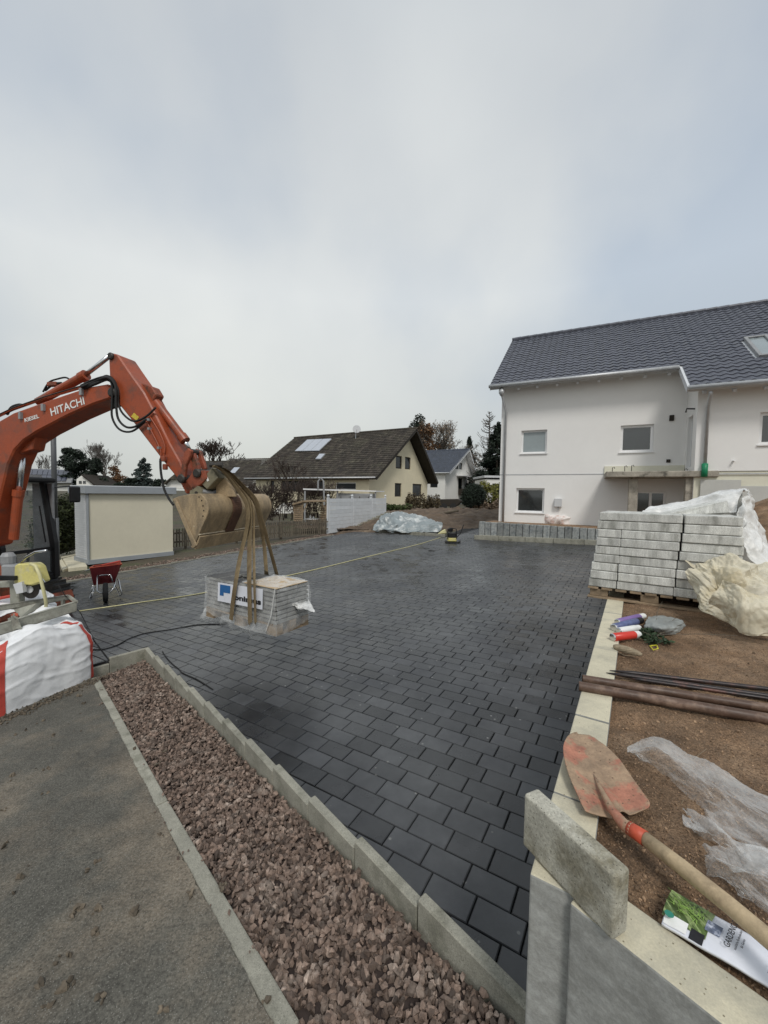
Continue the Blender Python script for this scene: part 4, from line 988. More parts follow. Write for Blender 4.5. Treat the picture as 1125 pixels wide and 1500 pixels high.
def bare_tree(base, h, label, seed, spread=.55, up=.16, depth=6, minr=.025, group='trees beyond the houses', leafm=None, nleaf=0, m_='twig', split=(2, 3), trunk=.25):
    t = thing('bare_tree', base, label, 'tree', group); rd = random.Random(seed); g = G(); tips = []
    tr = h * .02
    g.tube([base - Z * .5, base + Z * h * trunk * .5, base + Z * h * trunk], [tr * 1.3, tr, tr * .9], 7); g.build('trunk', M['bark'], t)
    g = G()
    for i in range(4): limbs(g, base + Z * h * trunk * (.8 + .07 * i), V((rd.uniform(-.6, .6), rd.uniform(-.6, .6), 1)).normalized(), h * .24, tr * .75, depth, rd, spread, up, 4, minr, tips, split)
    g.build('crown', M[m_], t)
    if leafm:
        leaves('foliage', [(p, (.5, .5, .45)) for p in tips], nleaf, .16, M[leafm], t, seed)
    return t
def conifer(base, h, w_, label, seed, m_='conifer', n=6000, size=.28, group='trees beyond the houses', name='conifer_tree', top=1.0):
    t = thing(name, base, label, 'tree', group); rd = random.Random(seed)
    G().tube([base - Z * .5, base + Z * h * .95], [h * .02, h * .006], 6).build('trunk', M['bark'], t); bl = []
    for i in range(190):
        f = rd.uniform(.05, 1); rr = w_ * (1 - f) ** .85 * .5 + .08; a = rd.uniform(0, 6.28); k = rd.uniform(.4, 1)
        bl.append((base + V((math.cos(a) * rr * k, math.sin(a) * rr * k, h * f * top)), (w_ * .13 * (1.2 - f), w_ * .13 * (1.2 - f), h * .03)))
    leaves('crown', bl, n, size, M[m_], t, seed); return t
def round_tree(base, h, w_, label, seed, m_='conifer', n=5000, size=.25, group='trees beyond the houses', name='dense_tree', low=.25):
    t = thing(name, base, label, 'tree', group); rd = random.Random(seed)
    G().tube([base - Z * .5, base + Z * h * .6], [h * .02, h * .012], 6).build('trunk', M['bark'], t); bl = []
    for i in range(26):
        a = rd.uniform(0, 6.28); f = rd.uniform(low, .95); prof = math.sin(math.pi * min(1, (f - low) / (1 - low) * .8 + .17)); rr = w_ * .42 * prof * rd.uniform(.2, 1)
        bl.append((base + V((math.cos(a) * rr, math.sin(a) * rr, h * f)), (w_ * rd.uniform(.12, .2), w_ * rd.uniform(.12, .2), h * rd.uniform(.06, .1))))
    leaves('crown', bl, n, size, M[m_], t, seed); return t
def tree_at(px, ptop, Y, base_z=.2):
    b = atY(px, 716, Y); tpt = atY(px, ptop, Y); return V((b.x, b.y, base_z)), tpt.z - base_z
b, h = tree_at(107, 656, 78); round_tree(b, h, 6.6, 'dense dark evergreen tree beyond the solar roofed house', 1, n=7000)
b, h = tree_at(142, 672, 76); round_tree(b, h, 4.2, 'smaller dark evergreen tree between the big evergreen and the bare tree', 2, n=4000)
b, h = tree_at(157, 657, 84); bare_tree(b, h, 'wide fan shaped bare tree behind the white gable', 3, .68, .2, 7, .02)
b, h = tree_at(168, 682, 80); round_tree(b, h, 4.6, 'low rusty brown leaved tree in front of the fan shaped bare tree', 4, 'leaf_autumn', 1800, .22)
b, h = tree_at(211, 672, 72); conifer(b, h, 6.6, 'blue green spruce standing alone above the garden shed', 5, 'conifer_blue', 5000, .26)
b, h = tree_at(60, 668, 95); bare_tree(b, h, 'faint bare tree seen behind the boom cylinder at far left', 6, .6, .2, 5, .03)
b, h = tree_at(40, 678, 90); round_tree(b, h, 5, 'small dark evergreen just right of the boom foot', 7, n=2500)
b, h = tree_at(190, 700, 70); round_tree(b, h, 5.5, 'low dark bush line above the left half of the shed roof', 8, n=2500, low=.1)
b, h = tree_at(236, 702, 66); round_tree(b, h, 3.6, 'low dark bush above the right end of the shed roof', 9, n=1800, low=.1)
b, h = tree_at(308, 646, 62); bare_tree(b, h, 'gnarled bare fruit tree behind the brown roofed low house', 10, .75, .1, 6, .035, m_='twig_brown')
b, h = tree_at(609, 608, 88); round_tree(b, h, 6.5, 'tall dark tree rising behind the ridge of the cream house', 11, n=5000)
b, h = tree_at(622, 618, 84); round_tree(b, h, 6.5, 'rusty brown leaved tree right of the tall dark one', 12, 'leaf_autumn', 3600, .24)
b, h = tree_at(643, 622, 86); bare_tree(b, h, 'thin birch with pale tan leaves above the blue roof', 13, .6, .15, 6, .03, leafm='leaf_pale', nleaf=2600)
b, h = tree_at(660, 644, 90); bare_tree(b, h, 'pale thin bare tree directly above the ridge of the blue roof', 14, .65, .1, 6, .03, leafm='leaf_pale', nleaf=900)
b, h = tree_at(686, 641, 92); conifer(b, h, 8.2, 'dark spruce right of the blue roofed gable', 15, n=6500)
b, h = tree_at(714, 603, 66); t = thing('bare_tree', b, 'tall bare larch beside the corner of the white house', 'tree', 'trees beyond the houses'); g = G(); rd = random.Random(16)
G().tube([b - Z * .5, b + Z * h * .5 + V((.1, 0, 0)), b + Z * h], [.28, .18, .03], 6).build('trunk', M['bark'], t)
for i in range(150):
    f = rd.uniform(.18, .99); a = rd.uniform(0, 6.28); L_ = (1.12 - f) * h * .30 * rd.uniform(.6, 1.1); d = V((math.cos(a), math.sin(a), 0)); p0 = b + Z * h * f; P_ = [p0, p0 + d * L_ * .4 + Z * L_ * .05, p0 + d * L_ * .75 + Z * L_ * .2, p0 + d * L_ + Z * L_ * .5]
    g.tube(P_, [.07, .05, .04, .025], 3, cap=False)
    for q_ in range(5): s_ = P_[1 + q_ % 2].lerp(P_[2 + q_ % 2], rd.random()); g.tube([s_, s_ + V((rd.uniform(-.5, .5), rd.uniform(-.5, .5), rd.uniform(.0, .5))) * L_ * .35], .022, 3, cap=False)
g.build('crown', M['twig'], t)
b, h = tree_at(727, 620, 58); conifer(b, h, 8.0, 'dark green slender spruce touching the corner of the white house', 17, n=22000, size=.2)
b, h = tree_at(700, 690, 70); round_tree(b, h, 7, 'low dark trees under the bare larch', 18, n=3500, low=.05)
# round clipped bush, yellowish shrub
b = atY(693.5, 727, 31) - Z * .9; t = thing('round_bush', b, 'dark green round clipped bush in front of the far white house', 'bush')
leaves('foliage', [(b + Z * .9, (.88, .88, .9)), (b + V((.15, 0, 1.0)), (.75, .75, .78)), (b + V((-.15, -.1, .7)), (.75, .75, .7))], 9000, .07, M['conifer'], t, 21, shell=.75); G().tube([b - Z * .3, b + Z * 1], .08, 6).build('trunk', M['bark'], t)
b = atY(723, 724, 32) - Z * 1.4; t = thing('yellow_shrub', b, 'loose yellow green shrub left of the white house corner', 'bush'); rd = random.Random(5)
leaves('foliage', [(b + V((rd.uniform(-.8, .8), rd.uniform(-.4, .4), rd.uniform(.8, 2.2))), (.4, .4, .35)) for _ in range(14)], 2600, .10, M['leaf_yellow'], t, 22, shell=.1)
g = G(); 
for k in range(6): g.tube([b + V((k * .1 - .3, 0, -.2)), b + V((k * .25 - .7, .1, 1.6))], .03, 4)
g.build('stem', M['twig_brown'], t)

# ---------------------------------------------------------------- garden shed
sA = pp(129.5, 826, V((0, 0, -.27)), Z); sB = pp(254.5, 812, V((0, 0, -.27)), Z)
X = V((sB.x - sA.x, sB.y - sA.y, 0)); LSh = X.length; X.normalize(); Yb = V((-X.y, X.x, 0))
if Yb.y < 0: Yb = -Yb
ztop = atY(130, 711.5, sA.y).z
sh = thing('garden_shed', V((sA.x, sA.y, -.2)), 'cream prefabricated flat roofed shed with grey fascia beside the yard', 'shed')
O = V((sA.x, sA.y, -.3)); zh = ztop + .3; Ds = 1.25
G().box(O, X * LSh, Yb * Ds, Z * .14).build('base', M['shed_trim'], sh)
G().box(O + Z * .14 + X * .06 + Yb * .05, X * (LSh - .06), Yb * (Ds - .05), Z * (zh - .38)).build('wall', M['shed_wall'], sh)
G().box(O - X * .10 - Yb * .08 + Z * (zh - .24), X * (LSh + .18), Yb * (Ds + .2), Z * .24).build('fascia', M['shed_trim'], sh, bevel=.01)
G().box(O - X * .06 - Yb * .03 + Z * zh, X * (LSh + .1), Yb * (Ds + .1), Z * .012).build('roof', M['white_pvc'], sh)
G().box(O + Z * .14 + X * .0 - Yb * .0, X * .035, Yb * .12, Z * (zh - .38)).build('corner_post', M['shed_trim'], sh)
dr = G().box(O + Z * .14 + X * .02 + Yb * .2, X * .03, Yb * .95, Z * (zh - .42)).build('roller_door', M['door_grey'], sh)
for k in range(26): G().box(O + X * .006 + Yb * .22 + Z * (.2 + k * .072), X * .016, Yb * .9, Z * .05).build('door_slat', M['door_grey'], dr)
# slabs in front of the shed door
ps = thing('path_slabs', yard(112, 815), 'pale concrete slabs stepping down from the shed door', 'path')
for k, q in enumerate((((92, 818), (118, 812), (128, 829), (100, 832)), ((86, 821), (91, 818.5), (99, 832), (92, 834)), ((88, 812), (113, 803), (118, 811), (90, 817)))):
    G().prism([yard(*p, .02 - .03 * (k == 1)) for p in q], V((0, 0, -.12))).build('slab', M['cap'], ps, bevel=.01)
# hedge
hg = thing('hedge', yard(97, 812), 'dark green clipped hedge between the excavator cab and the shed', 'hedge')
hb0, hb1 = atY(60, 735, 13.5), atY(122, 735, 15.5); bl = []
rd = random.Random(8)
for i in range(60):
    p = hb0.lerp(hb1, rd.random()); bl.append((V((p.x, p.y + rd.uniform(-.3, .3), rd.uniform(.0, 1.55))), (.38, .34, .34)))
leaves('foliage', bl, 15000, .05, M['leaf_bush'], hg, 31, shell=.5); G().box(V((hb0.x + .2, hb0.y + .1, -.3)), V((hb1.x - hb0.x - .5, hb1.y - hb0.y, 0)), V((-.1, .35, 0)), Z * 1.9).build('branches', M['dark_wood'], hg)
# lamp post
pb = atY(82, 815, 11.5); lp = thing('lamp_post', V((pb.x, pb.y, -.25)), 'plain grey steel post rising behind the excavator boom', 'post')
ptp = atY(76, 598, 11.5)
G().tube([V((pb.x, pb.y, -.3)), V((pb.x, pb.y, 1.2))], .085, 12).build('pole_base', M['pole'], lp, smooth=True); G().tube([V((pb.x, pb.y, 1.2)), V((pb.x, pb.y, ptp.z))], .065, 12).build('pole', M['pole'], lp, smooth=True)
# gravel margin between paving and fence
gmar = [FA + Fd * -1.2, FB + Fd * 3, FB + Fd * 3 - Fn * .8, FA - Fn * .45 - Fd * 1.2]
g = G(); g.poly([V((p.x, p.y, zy(p.x, p.y) - .02)) for p in gmar]); tag(g.build('gravel_margin', M['dirt']), kind='structure')
G_ = [V((p.x, p.y, 0)) for p in gmar]; pts = []; szs = []
while len(pts) < 4500:
    s, t_ = r_.uniform(-.05, 1.25), r_.uniform(0, .8); p = FA.lerp(FB, s) - Fn * (t_ + .04); pts.append((p.x, p.y, zy(p.x, p.y) - .012 + r_.uniform(0, .012))); szs.append(r_.uniform(.012, .03))
tag(rock_cloud('margin_gravel', pts, szs, M['gravel'], 5), label='brown gravel margin along the picket fence', kind='stuff')
em = thing('edge_kerb', FA, 'thin concrete edging along the far side of the paving below the fences', 'kerb')
LF = (FB - FA).length + 1
for i in range(int(LF)): p = FA + Fd * i - Fn * .02; G().box(V((p.x, p.y, zy(p.x, p.y) - .2)), Fd * .99, -Fn * .05, Z * .215).build('kerb_stone', M['concrete'], em)
E0, E1 = yard(546, 777.5), yard(652, 786.5); dE = V((E1.x - E0.x, E1.y - E0.y, 0)); nE = max(1, int(dE.length)); dEn = dE.normalized()
ke = thing('far_kerb', E0, 'concrete kerb at the back of the yard below the tarp covered heap', 'kerb')
for i in range(nE): p = E0 + dEn * (i * dE.length / nE); G().box(V((p.x, p.y, zy(p.x, p.y) - .1)), dEn * (dE.length / nE - .01), V((.03, .09, 0)), Z * .22).build('kerb_stone', M['concrete'], ke, bevel=.01)

# picket fence
F0, F1 = yard(250, 803.5), yard(481, 781.5); dF = V((F1.x - F0.x, F1.y - F0.y, 0)); LFc = dF.length; dF.normalize(); nF = V((-dF.y, dF.x, 0))
F0 = F0 - dF * 1.5; LFc += 1.5
pf = thing('picket_fence', F0, 'weathered brown picket fence running behind the bucket to the white fence', 'fence')
pk = G(); pk.prism([V((0, 0, 0)), V((.06, 0, 0)), V((.06, 0, .69)), V((.03, 0, .735)), V((0, 0, .69))], V((0, .022, 0))); pkm = pk.mesh('picket', M['wood_grey']); rd = random.Random(2)
npk = int(LFc / .105); ang = math.atan2(dF.y, dF.x)
for i in range(npk):
    p = F0 + dF * (i * .105); o = bpy.data.objects.new('picket', pkm); COL.objects.link(o); o.parent = pf; o.matrix_parent_inverse = pf.matrix_basis.inverted()
    o.matrix_basis = Matrix.Translation(V((p.x, p.y, zy(p.x, p.y) + .03 + rd.uniform(-.01, .01)))) @ Matrix.Rotation(ang, 4, 'Z') @ Matrix.Rotation(rd.uniform(-.02, .02), 4, 'Y')
for zz in (.2, .55): G().box(V((F0.x, F0.y, zy(F0.x, F0.y) + zz)) + nF * .025, dF * LFc + Z * (zy(F1.x, F1.y) - zy(F0.x, F0.y)), nF * .04, Z * .06).build('rail', M['wood_grey'], pf)
for i in range(int(LFc / 2) + 1): p = F0 + dF * i * 2; G().box(V((p.x, p.y, zy(p.x, p.y) - .1)) + nF * .07, dF * .09, nF * .09, Z * .85).build('post', M['wood_grey'], pf)
# white board fence
Wa = yard(481.5, 781); Wb = atY(565, 760, 25.5); Wb.z = zy(Wb.x, Wb.y); dW = V((Wb.x - Wa.x, Wb.y - Wa.y, 0)); LWf = dW.length; dW.normalize(); nW = V((dW.y, -dW.x, 0)); zt0 = atY(481.5, 729.5, Wa.y).z; zt1 = atY(565, 729, Wb.y).z
wf = thing('white_fence', Wa, 'white horizontal board fence with ball topped posts', 'fence'); nb = 9
ps_ = [0, .36, .70, 1]
for i in range(4):
    p = Wa + dW * LWf * ps_[i]; zt = zt0 + (zt1 - zt0) * ps_[i]; po = G().box(V((p.x, p.y, -.1)) - dW * .05 + nW * .0, dW * .1, -nW * .1, Z * (zt + .13)).build('post', M['white_wood'], wf)
    c = V((p.x, p.y, zt + .1)) - nW * .05; G().lathe(c - Z * .08, Z, [(0, .05), (.02, .02), (.04, .055), (.09, .075), (.14, .055), (.165, .01)], 10).build('ball_finial', M['white_wood'], po, smooth=True)
for i in range(3):
    a_, b_ = ps_[i], ps_[i + 1]
    for k in range(nb):
        za = (zt0 + (zt1 - zt0) * a_) - .02; zb2 = (zt0 + (zt1 - zt0) * b_) - .02; hA = (za - .02) / nb; p = Wa + dW * (LWf * a_ + .052); q_ = Wa + dW * (LWf * b_ - .052)
        G().box(V((p.x, p.y, .02 + hA * k)) + nW * .004, V((q_.x - p.x, q_.y - p.y, (zb2 - za) / nb * k)), nW * .025, Z * (hA - .008)).build('board', M['white_wood'], wf)
# stepped palisade stones at the fence foot
pal = thing('palisade_edge', yard(520, 783), 'stepped row of grey palisade stones at the foot of the white fence', 'edging')
for i in range(9):
    p = yard(503 + i * 5.2, 777.5 - i * .55) if i < 5 else Wa + dW * (LWf * (.42 + .13 * (i - 5))) + nW * .3
    p = Wa.lerp(Wb, .22 + .085 * i) + nW * .22; G().box(V((p.x, p.y, zy(p.x, p.y) - .1)), dW * (LWf * .08), nW * .12, Z * (.22 + .075 * i)).build('palisade_stone', M['concrete'], pal, bevel=.012)

# wooden garden hut
hu0 = atY(452, 765, 21.8); hu0.z = .05; hut = thing('garden_hut', hu0, 'small open wooden garden hut with log sides behind the picket fence', 'hut')
HP = lambda px, py, dy=0: atY(px, py, 21.8 + dy)
def post(a, b, w=.09, dy=0, n='post'): A_, B_ = HP(*a, dy), HP(*b, dy); G().tube([A_, B_], w / 2, 4).build(n, M['wood'], hut)
for px, dy in ((443, 0), (478.5, 0), (443, 1.6), (431, 1.2)): post((px, 763), (px, 737), .1, dy)
rf_ = G().prism([HP(428, 737.5), HP(444, 733, -.15), HP(481, 733, -.15), HP(481, 735, -.15), HP(444, 735.5, -.15), HP(428, 740)], V((.1, 2.0, 0))).build('roof', M['wood'], hut)
for k in range(8): a, b = HP(431, 763 - k * 3.1, .2), HP(443, 763 - k * 3.1, 0); G().tube([a, b], .05, 6).build('log', M['wood'], hut)
for k in range(8): a, b = HP(470, 763 - k * 3.1, .5), HP(478, 763 - k * 3.1, .02); G().tube([a, b], .05, 6).build('log', M['wood'], hut)
post((443, 751), (451, 737), .07, -.02, 'brace'); post((478, 747), (471, 737), .07, -.02, 'brace')
gt = thing('garden_table', HP(457, 762, .8), 'round white table under the wooden garden hut', 'table')
c = HP(457, 760, .8); G().lathe(c - Z * .02, Z, [(0, .38), (.03, .38)], 18).build('table_top', M['white_pvc'], gt); G().tube([c, c - Z * .65], .04, 6).build('leg', M['white_pvc'], gt)
for px, h_, r2 in ((454.5, .2, .05), (459, .13, .05)): q_ = HP(px, 759.5, .8); bo = G().lathe(q_, Z, [(0, r2), (h_ * .6, r2), (h_ * .8, r2 * .4), (h_, r2 * .4)], 8).build('garden_jar', M['white_pvc']); tag(bo, ('tall' if h_ > .15 else 'short') + ' white jar standing on the round garden table', 'jar')
# brown leafless hedge in front of the cream house
for k, (pa, pb_, Y, zt_, n_, lab) in enumerate(((352, 432, 27, 2.4, 2600, 'thicket of brown leafless shrubs left of the wooden hut'), (432, 484, 29, 2.7, 1300, 'thin brown shrubs behind the roof of the wooden hut'))):
    a, b = atY(pa, 740, Y), atY(pb_, 740, Y); t = thing('leafless_hedge', V((a.x, a.y, .2)), lab, 'hedge'); g = G(); rd = random.Random(40 + k)
    for i in range(26): 
        p = a.lerp(b, rd.random()); limbs(g, V((p.x, p.y + rd.uniform(-.6, .6), .1)), V((rd.uniform(-.3, .3), rd.uniform(-.3, .3), 1)).normalized(), zt_ * .36, .03, 4, rd, .7, .1, 3, .012)
    g.build('branches', M['twig_brown'], t); leaves('foliage', [(V((a.lerp(b, (i + .5) / 12).x, a.y, rd.uniform(.5, zt_ * .8))), (.5, .5, .5)) for i in range(12)], n_ * 2, .06, M['leaf_autumn'] if 0 else M['twig_brown'], t, 44)
# bare climber on the house wall
b = atY(419, 735, 34); bare_tree(V((b.x, b.y, .3)), 4.6, 'bare ornamental tree against the front of the cream house', 45, .7, .1, 5, .015, 'garden trees', m_='twig_brown')
# carport with thin white roof and covered load
cp = thing('carport', atY(498, 745, 27), 'thin flat roofed carport behind the white fence', 'carport')
a, b = atY(444, 717.5, 26), atY(551, 720.5, 29); G().box(a, V((b.x - a.x, b.y - a.y, b.z - a.z)), V((.6, 2.2, 0)), Z * .09).build('roof', M['white_pvc'], cp)
for px in (445, 493, 549): p = atY(px, 719, 26 + (px - 444) / 35.6); G().box(V((p.x, p.y + .1, .1)), V((.1, 0, 0)), V((0, .1, 0)), Z * (p.z - .1)).build('post', M['grey_steel'], cp)
g = G().tube([atY(466, 716, 26.5), atY(466, 705, 26.5), atY(470, 700, 26.5), atY(474, 705, 26.5), atY(475, 742, 26.5)], .06, 6).build('drain_pipe', M['grey_steel'], cp)
a, b = atY(492, 729, 27.6), atY(546, 729, 28.8); ld_ = thing('covered_load', V((a.x, a.y, 1.2)), 'dark grey covered stack under the carport behind the white fence', 'stack')
G().box(V((a.x, a.y, .2)), V((b.x - a.x, b.y - a.y, 0)), V((.2, 1.2, 0)), Z * (atY(500, 722.5, 27.6).z - .2)).build('cover', M['grey_steel'], ld_, bevel=.05)
for k in range(4): p = V((a.x, a.y, 0)).lerp(V((b.x, b.y, 0)), (k + .5) / 4); G().box(V((p.x, p.y - .04, .3)), V((.04, 0, 0)), V((0, .03, 0)), Z * 1.5).build('tie', M['dark_wood'], ld_)
# lower front walls and lean-to of the cream house garden (white low wall)
lw = thing('garden_wall', atY(370, 745, 33), 'low white garden wall with sloping top below the cream house terrace', 'wall')
G().prism([atY(398, 752, 33), atY(440, 752, 33), atY(440, 737, 33), atY(413, 737, 33)], V((0, .3, 0))).build('masonry', M['white_render2'], lw)

# ---------------------------------------------------------------- heap, rough ground, garden remains
def mound(name, cx, cy, rx, ry, h, z0, mt, label=None, seed=0, n=70, amp=.12, kind='structure'):
    VV = []
    for j in range(n + 1):
        for i in range(n + 1):
            a, b = (i / n * 2 - 1), (j / n * 2 - 1); rr = math.hypot(a, b); x, y = cx + a * rx, cy + b * ry
            z = z0 - .15 + (h + .15) * max(0, 1 - rr ** 2) ** .8 + amp * fbm((x * 1.6, y * 1.6, seed)) * max(0, 1 - rr) ** .4 + .04 * fbm((x * 7, y * 7, seed))
            VV.append((x, y, z))
    W = n + 1; me = arrmesh(name, VV, [(j * W + i, j * W + i + 1, (j + 1) * W + i + 1, (j + 1) * W + i) for j in range(n) for i in range(n)], mt); me.shade_smooth()
    return tag(link(bpy.data.objects.new(name, me)), label, None, None, kind)
c = atY(655, 765, 27); mound('rough_soil', c.x + 1.5, 28.5, 10.5, 8.0, .62, .35, M['dirt'], seed=3, n=130, amp=.22)
c = yard(600, 775); mound('spoil_heap', c.x + .2, c.y + 1.6, 3.4, 1.9, .62, .2, M['dirt'], seed=5, amp=.12)
c = yard(530, 779); mound('spoil_bank', c.x + .3, c.y + 1.3, 2.3, 1.5, .22, .08, M['dirt'], seed=6, amp=.08)
# tarp over the heap
T = lambda px, py, Y: atY(px, py, Y)
tp_ = thing('tarp', T(600, 775, 19.5), 'crumpled grey blue and white plastic tarp spread over the soil heap', 'tarp')
ctrl = [[T(545, 776, 19.6), T(572, 778, 19.0), T(600, 779.5, 18.6), T(622, 779, 18.6), T(645, 777, 18.8)],
        [T(552, 764, 20.2), T(574, 763, 19.7), T(600, 764, 19.3), T(625, 766, 19.3), T(648, 770, 19.5)],
        [T(565, 753, 21.2), T(580, 752, 21.0), T(602, 755, 20.8), T(624, 758, 20.6), T(640, 765, 20.6)],
        [T(570, 752, 22.5), T(585, 751, 22.5), T(603, 754, 22.3), T(620, 757, 22.2), T(636, 765, 22.0)]]
sheet('plastic', ctrl, M['tarp'], tp_, 190, 110, .085, 1.3, 2, jit=.8)
ctrl = [[T(548, 778, 19.3), T(562, 777, 19.2), T(578, 779, 18.9)], [T(553, 768, 19.6), T(565, 764, 19.6), T(582, 768, 19.3)], [T(560, 757, 20.2), T(570, 754, 20.4), T(585, 758, 20.2)]]
sheet('plastic_edge', ctrl, M['tarp'], tp_, 50, 40, .12, 2.2, 4, jit=1.2)
# dry corn-like plants and low garden scrub in front of the cream house
for k, (pa, pb_, Y, hh, nm, lab, mt_) in enumerate(((596, 643, 31, 1.35, 'dry_plants', 'row of dry brown plants below the cream gable', 'twig_brown'), (690, 735, 31, .9, 'dry_plants', 'dry brown plants in front of the round bush', 'leaf_pale'), (566, 600, 29, .45, 'ground_cover', 'low green weeds at the foot of the cream gable', 'grass'))):
    a, b = atY(pa, 745, Y), atY(pb_, 745, Y); rd = random.Random(60 + k); t = thing(nm, V((a.x, a.y, .7)), lab, 'plants'); bl = []; g = G()
    for i in range(26):
        p = a.lerp(b, i / 25); hz = hh * rd.uniform(.5, 1); q_ = V((p.x, p.y + rd.uniform(-.6, .6), .85)); bl.append((q_ + Z * hz * .5, (.16, .16, hz * .55)))
        g.tube([q_ - Z * .4, q_ + Z * hz * .6, q_ + V((rd.uniform(-.1, .1), 0, hz))], .02, 3)
    g.build('stems', M['twig_brown'], t); leaves('foliage', bl, 2600, .09, M['grass' if k == 2 else ('leaf_pale' if k == 1 else 'leaf_dry')], t, 70 + k, shell=.05)
tr_ = thing('dark_trailer', atY(657, 742, 36), 'low dark covered trailer beside the far white house', 'trailer')
a = atY(642, 744, 36); G().prism([atY(642, 742, 36), atY(668, 742, 36), atY(677, 734, 36), atY(670, 731, 36), atY(642, 731.5, 36)], V((.6, 2.2, 0))).build('cover', M['dark_wood'], tr_, bevel=.05)
for px in (650, 664): c = atY(px, 742, 35.9); G().lathe(c, (0, 1, 0), [(0, .3), (.18, .3)], 12).build('wheel', M['rubber'], tr_)
for k, (p, q_) in enumerate((((612, 757), (672, 748)), ((688, 754), (712, 766)), ((655, 762), (704, 772)), ((640, 752), (700, 746)))):
    a, b = atY(*p, 26), atY(*q_, 25 + k); tag(G().tube([a, b], .07, 6).build('timber', M['wood_grey']), ('long pale timber at the back of the rough soil', 'short timber lying near the white house corner', 'pale timber lying in front of the rough soil', 'timber below the dry brown plants')[k], 'timber')
rd = random.Random(77)
for k in range(3): c = atY((706, 714, 722)[k], 752, 33); tag(G().lathe(c, (.3, 1, .1), [(0, .22), (.6, .2)], 9).build('log_round', M['wood']), ('leftmost', 'middle', 'rightmost')[k] + ' of three sawn logs lying by the yellow green shrub', 'log', 'sawn logs')

# ---------------------------------------------------------------- vibrating plate
vp = yard(664, 796); v_ = thing('vibrating_plate', vp, 'small yellow and black vibrating plate standing on the far end of the paving', 'compactor')
Q = lambda px, py, dy=0: atY(px, py, vp.y + dy)
G().prism([Q(651.5, 793), Q(653, 797), Q(672, 796), Q(675, 792.5), Q(671, 794), Q(655, 795)], V((.1, .5, 0))).build('base_plate', M['black'], v_, bevel=.01)
G().box(Q(656, 793.5, .05), V((.34, 0, 0)), V((0, .35, 0)), Z * .16).build('housing', M['yellow'], v_, bevel=.03)
G().box(Q(656.5, 789, .06), V((.3, 0, 0)), V((0, .3, 0)), Z * .22).build('engine', M['black'], v_, bevel=.03)
G().tube([Q(656, 790), Q(656, 775), Q(662, 773.5), Q(668.5, 775), Q(669, 789)], .02, 6).build('guard_frame', M['black'], v_)
G().lathe(Q(660, 779, .2), Z, [(0, .08), (.12, .1), (.16, .04)], 10).build('fuel_tank', M['black'], v_)
G().tube([Q(668, 788, .1), Q(674, 782, .1), Q(677.5, 773, .1), Q(679, 768.5, .1)], .018, 6).build('handle', M['black'], v_)
yh = thing('yellow_bucket', yard(644, 787), 'yellow plastic trough beside the vibrating plate', 'trough'); Y0 = yard(646, 786).y + .3
G().prism([atY(640, 783, Y0), atY(653, 782, Y0), atY(651, 775.5, Y0), atY(646, 778, Y0)], V((.1, .35, 0))).build('shell', M['yellow_hose'], yh, bevel=.03)

# ================================================================ EXCAVATOR
EB0 = atY(25, 716, 5.6); ET0 = atY(300, 716, 4.9)
Ed = V((ET0.x - EB0.x, ET0.y - EB0.y, 0)).normalized(); En = V((-Ed.y, Ed.x, 0))
EP = V((EB0.x, EB0.y, 0))
def ex(px, py, off=0.0): return pp(px, py, EP + En * off, En)
ex_g = yard(30, 880)
EX = thing('excavator', V((EB0.x - .8, EB0.y + .8, zy(EB0.x, EB0.y))), 'orange tracked excavator reaching over the yard with boom, stick and muddy bucket', 'excavator')
def plate(name, pts, off, th, mt, parent=EX, bevel=.012): return G().prism([ex(*p, off) for p in pts], En * th).build(name, mt, parent, bevel=bevel)
boom_pts = [(-60, 668), (-30, 640), (-8, 620), (18, 605), (64, 588.5), (128, 567), (158, 562), (166, 572), (160, 584), (136, 592), (100, 608), (54, 632), (34, 645), (20, 660), (11, 680), (4, 710), (-6, 750), (-18, 800), (-60, 810)]
boom = plate('boom', boom_pts, 0, .33, M['orange'], bevel=.02)
plate('boom_bracket', [(20, 646), (54, 632), (50, 646), (47, 659), (30, 664), (14, 670)], .08, .17, M['orange'], boom)
stick_pts = [(158.5, 522), (162, 516.5), (172, 519), (191, 547), (211, 575), (232, 615), (249, 650), (263, 675), (273, 700), (284, 718), (272, 724), (262, 704), (240, 677), (203, 629), (184, 605), (172, 590), (162, 575), (160, 555)]
stick = plate('stick', stick_pts, -.02, .28, M['orange'], bevel=.015)
plate('stick_bracket', [(205, 560), (222, 566), (229, 578), (221, 592), (214, 588)], .06, .14, M['orange_worn'], stick)
# text on the boom
def on_plane_text(name, body, px, py, px2, py2, hpx, off, parent, mt, bold=.01):
    O_ = ex(px, py, off); X_ = ex(px2, py2, off) - O_; U_ = ex(px + (0), py - hpx, off) - O_; U_ = U_ - X_.normalized() * U_.dot(X_.normalized())
    return text(name, body, O_, X_, U_, U_.length / .7, mt, parent, bold=bold, width=X_.length)
on_plane_text('maker_lettering', 'HITACHI', 74.5, 609.5, 123.5, 592, 11.5, -.004, boom, M['print_white'], .0022)
on_plane_text('dealer_lettering', 'KIESEL', 36, 618.5, 57, 612, 5.6, -.004, boom, M['print_white'], .0014)
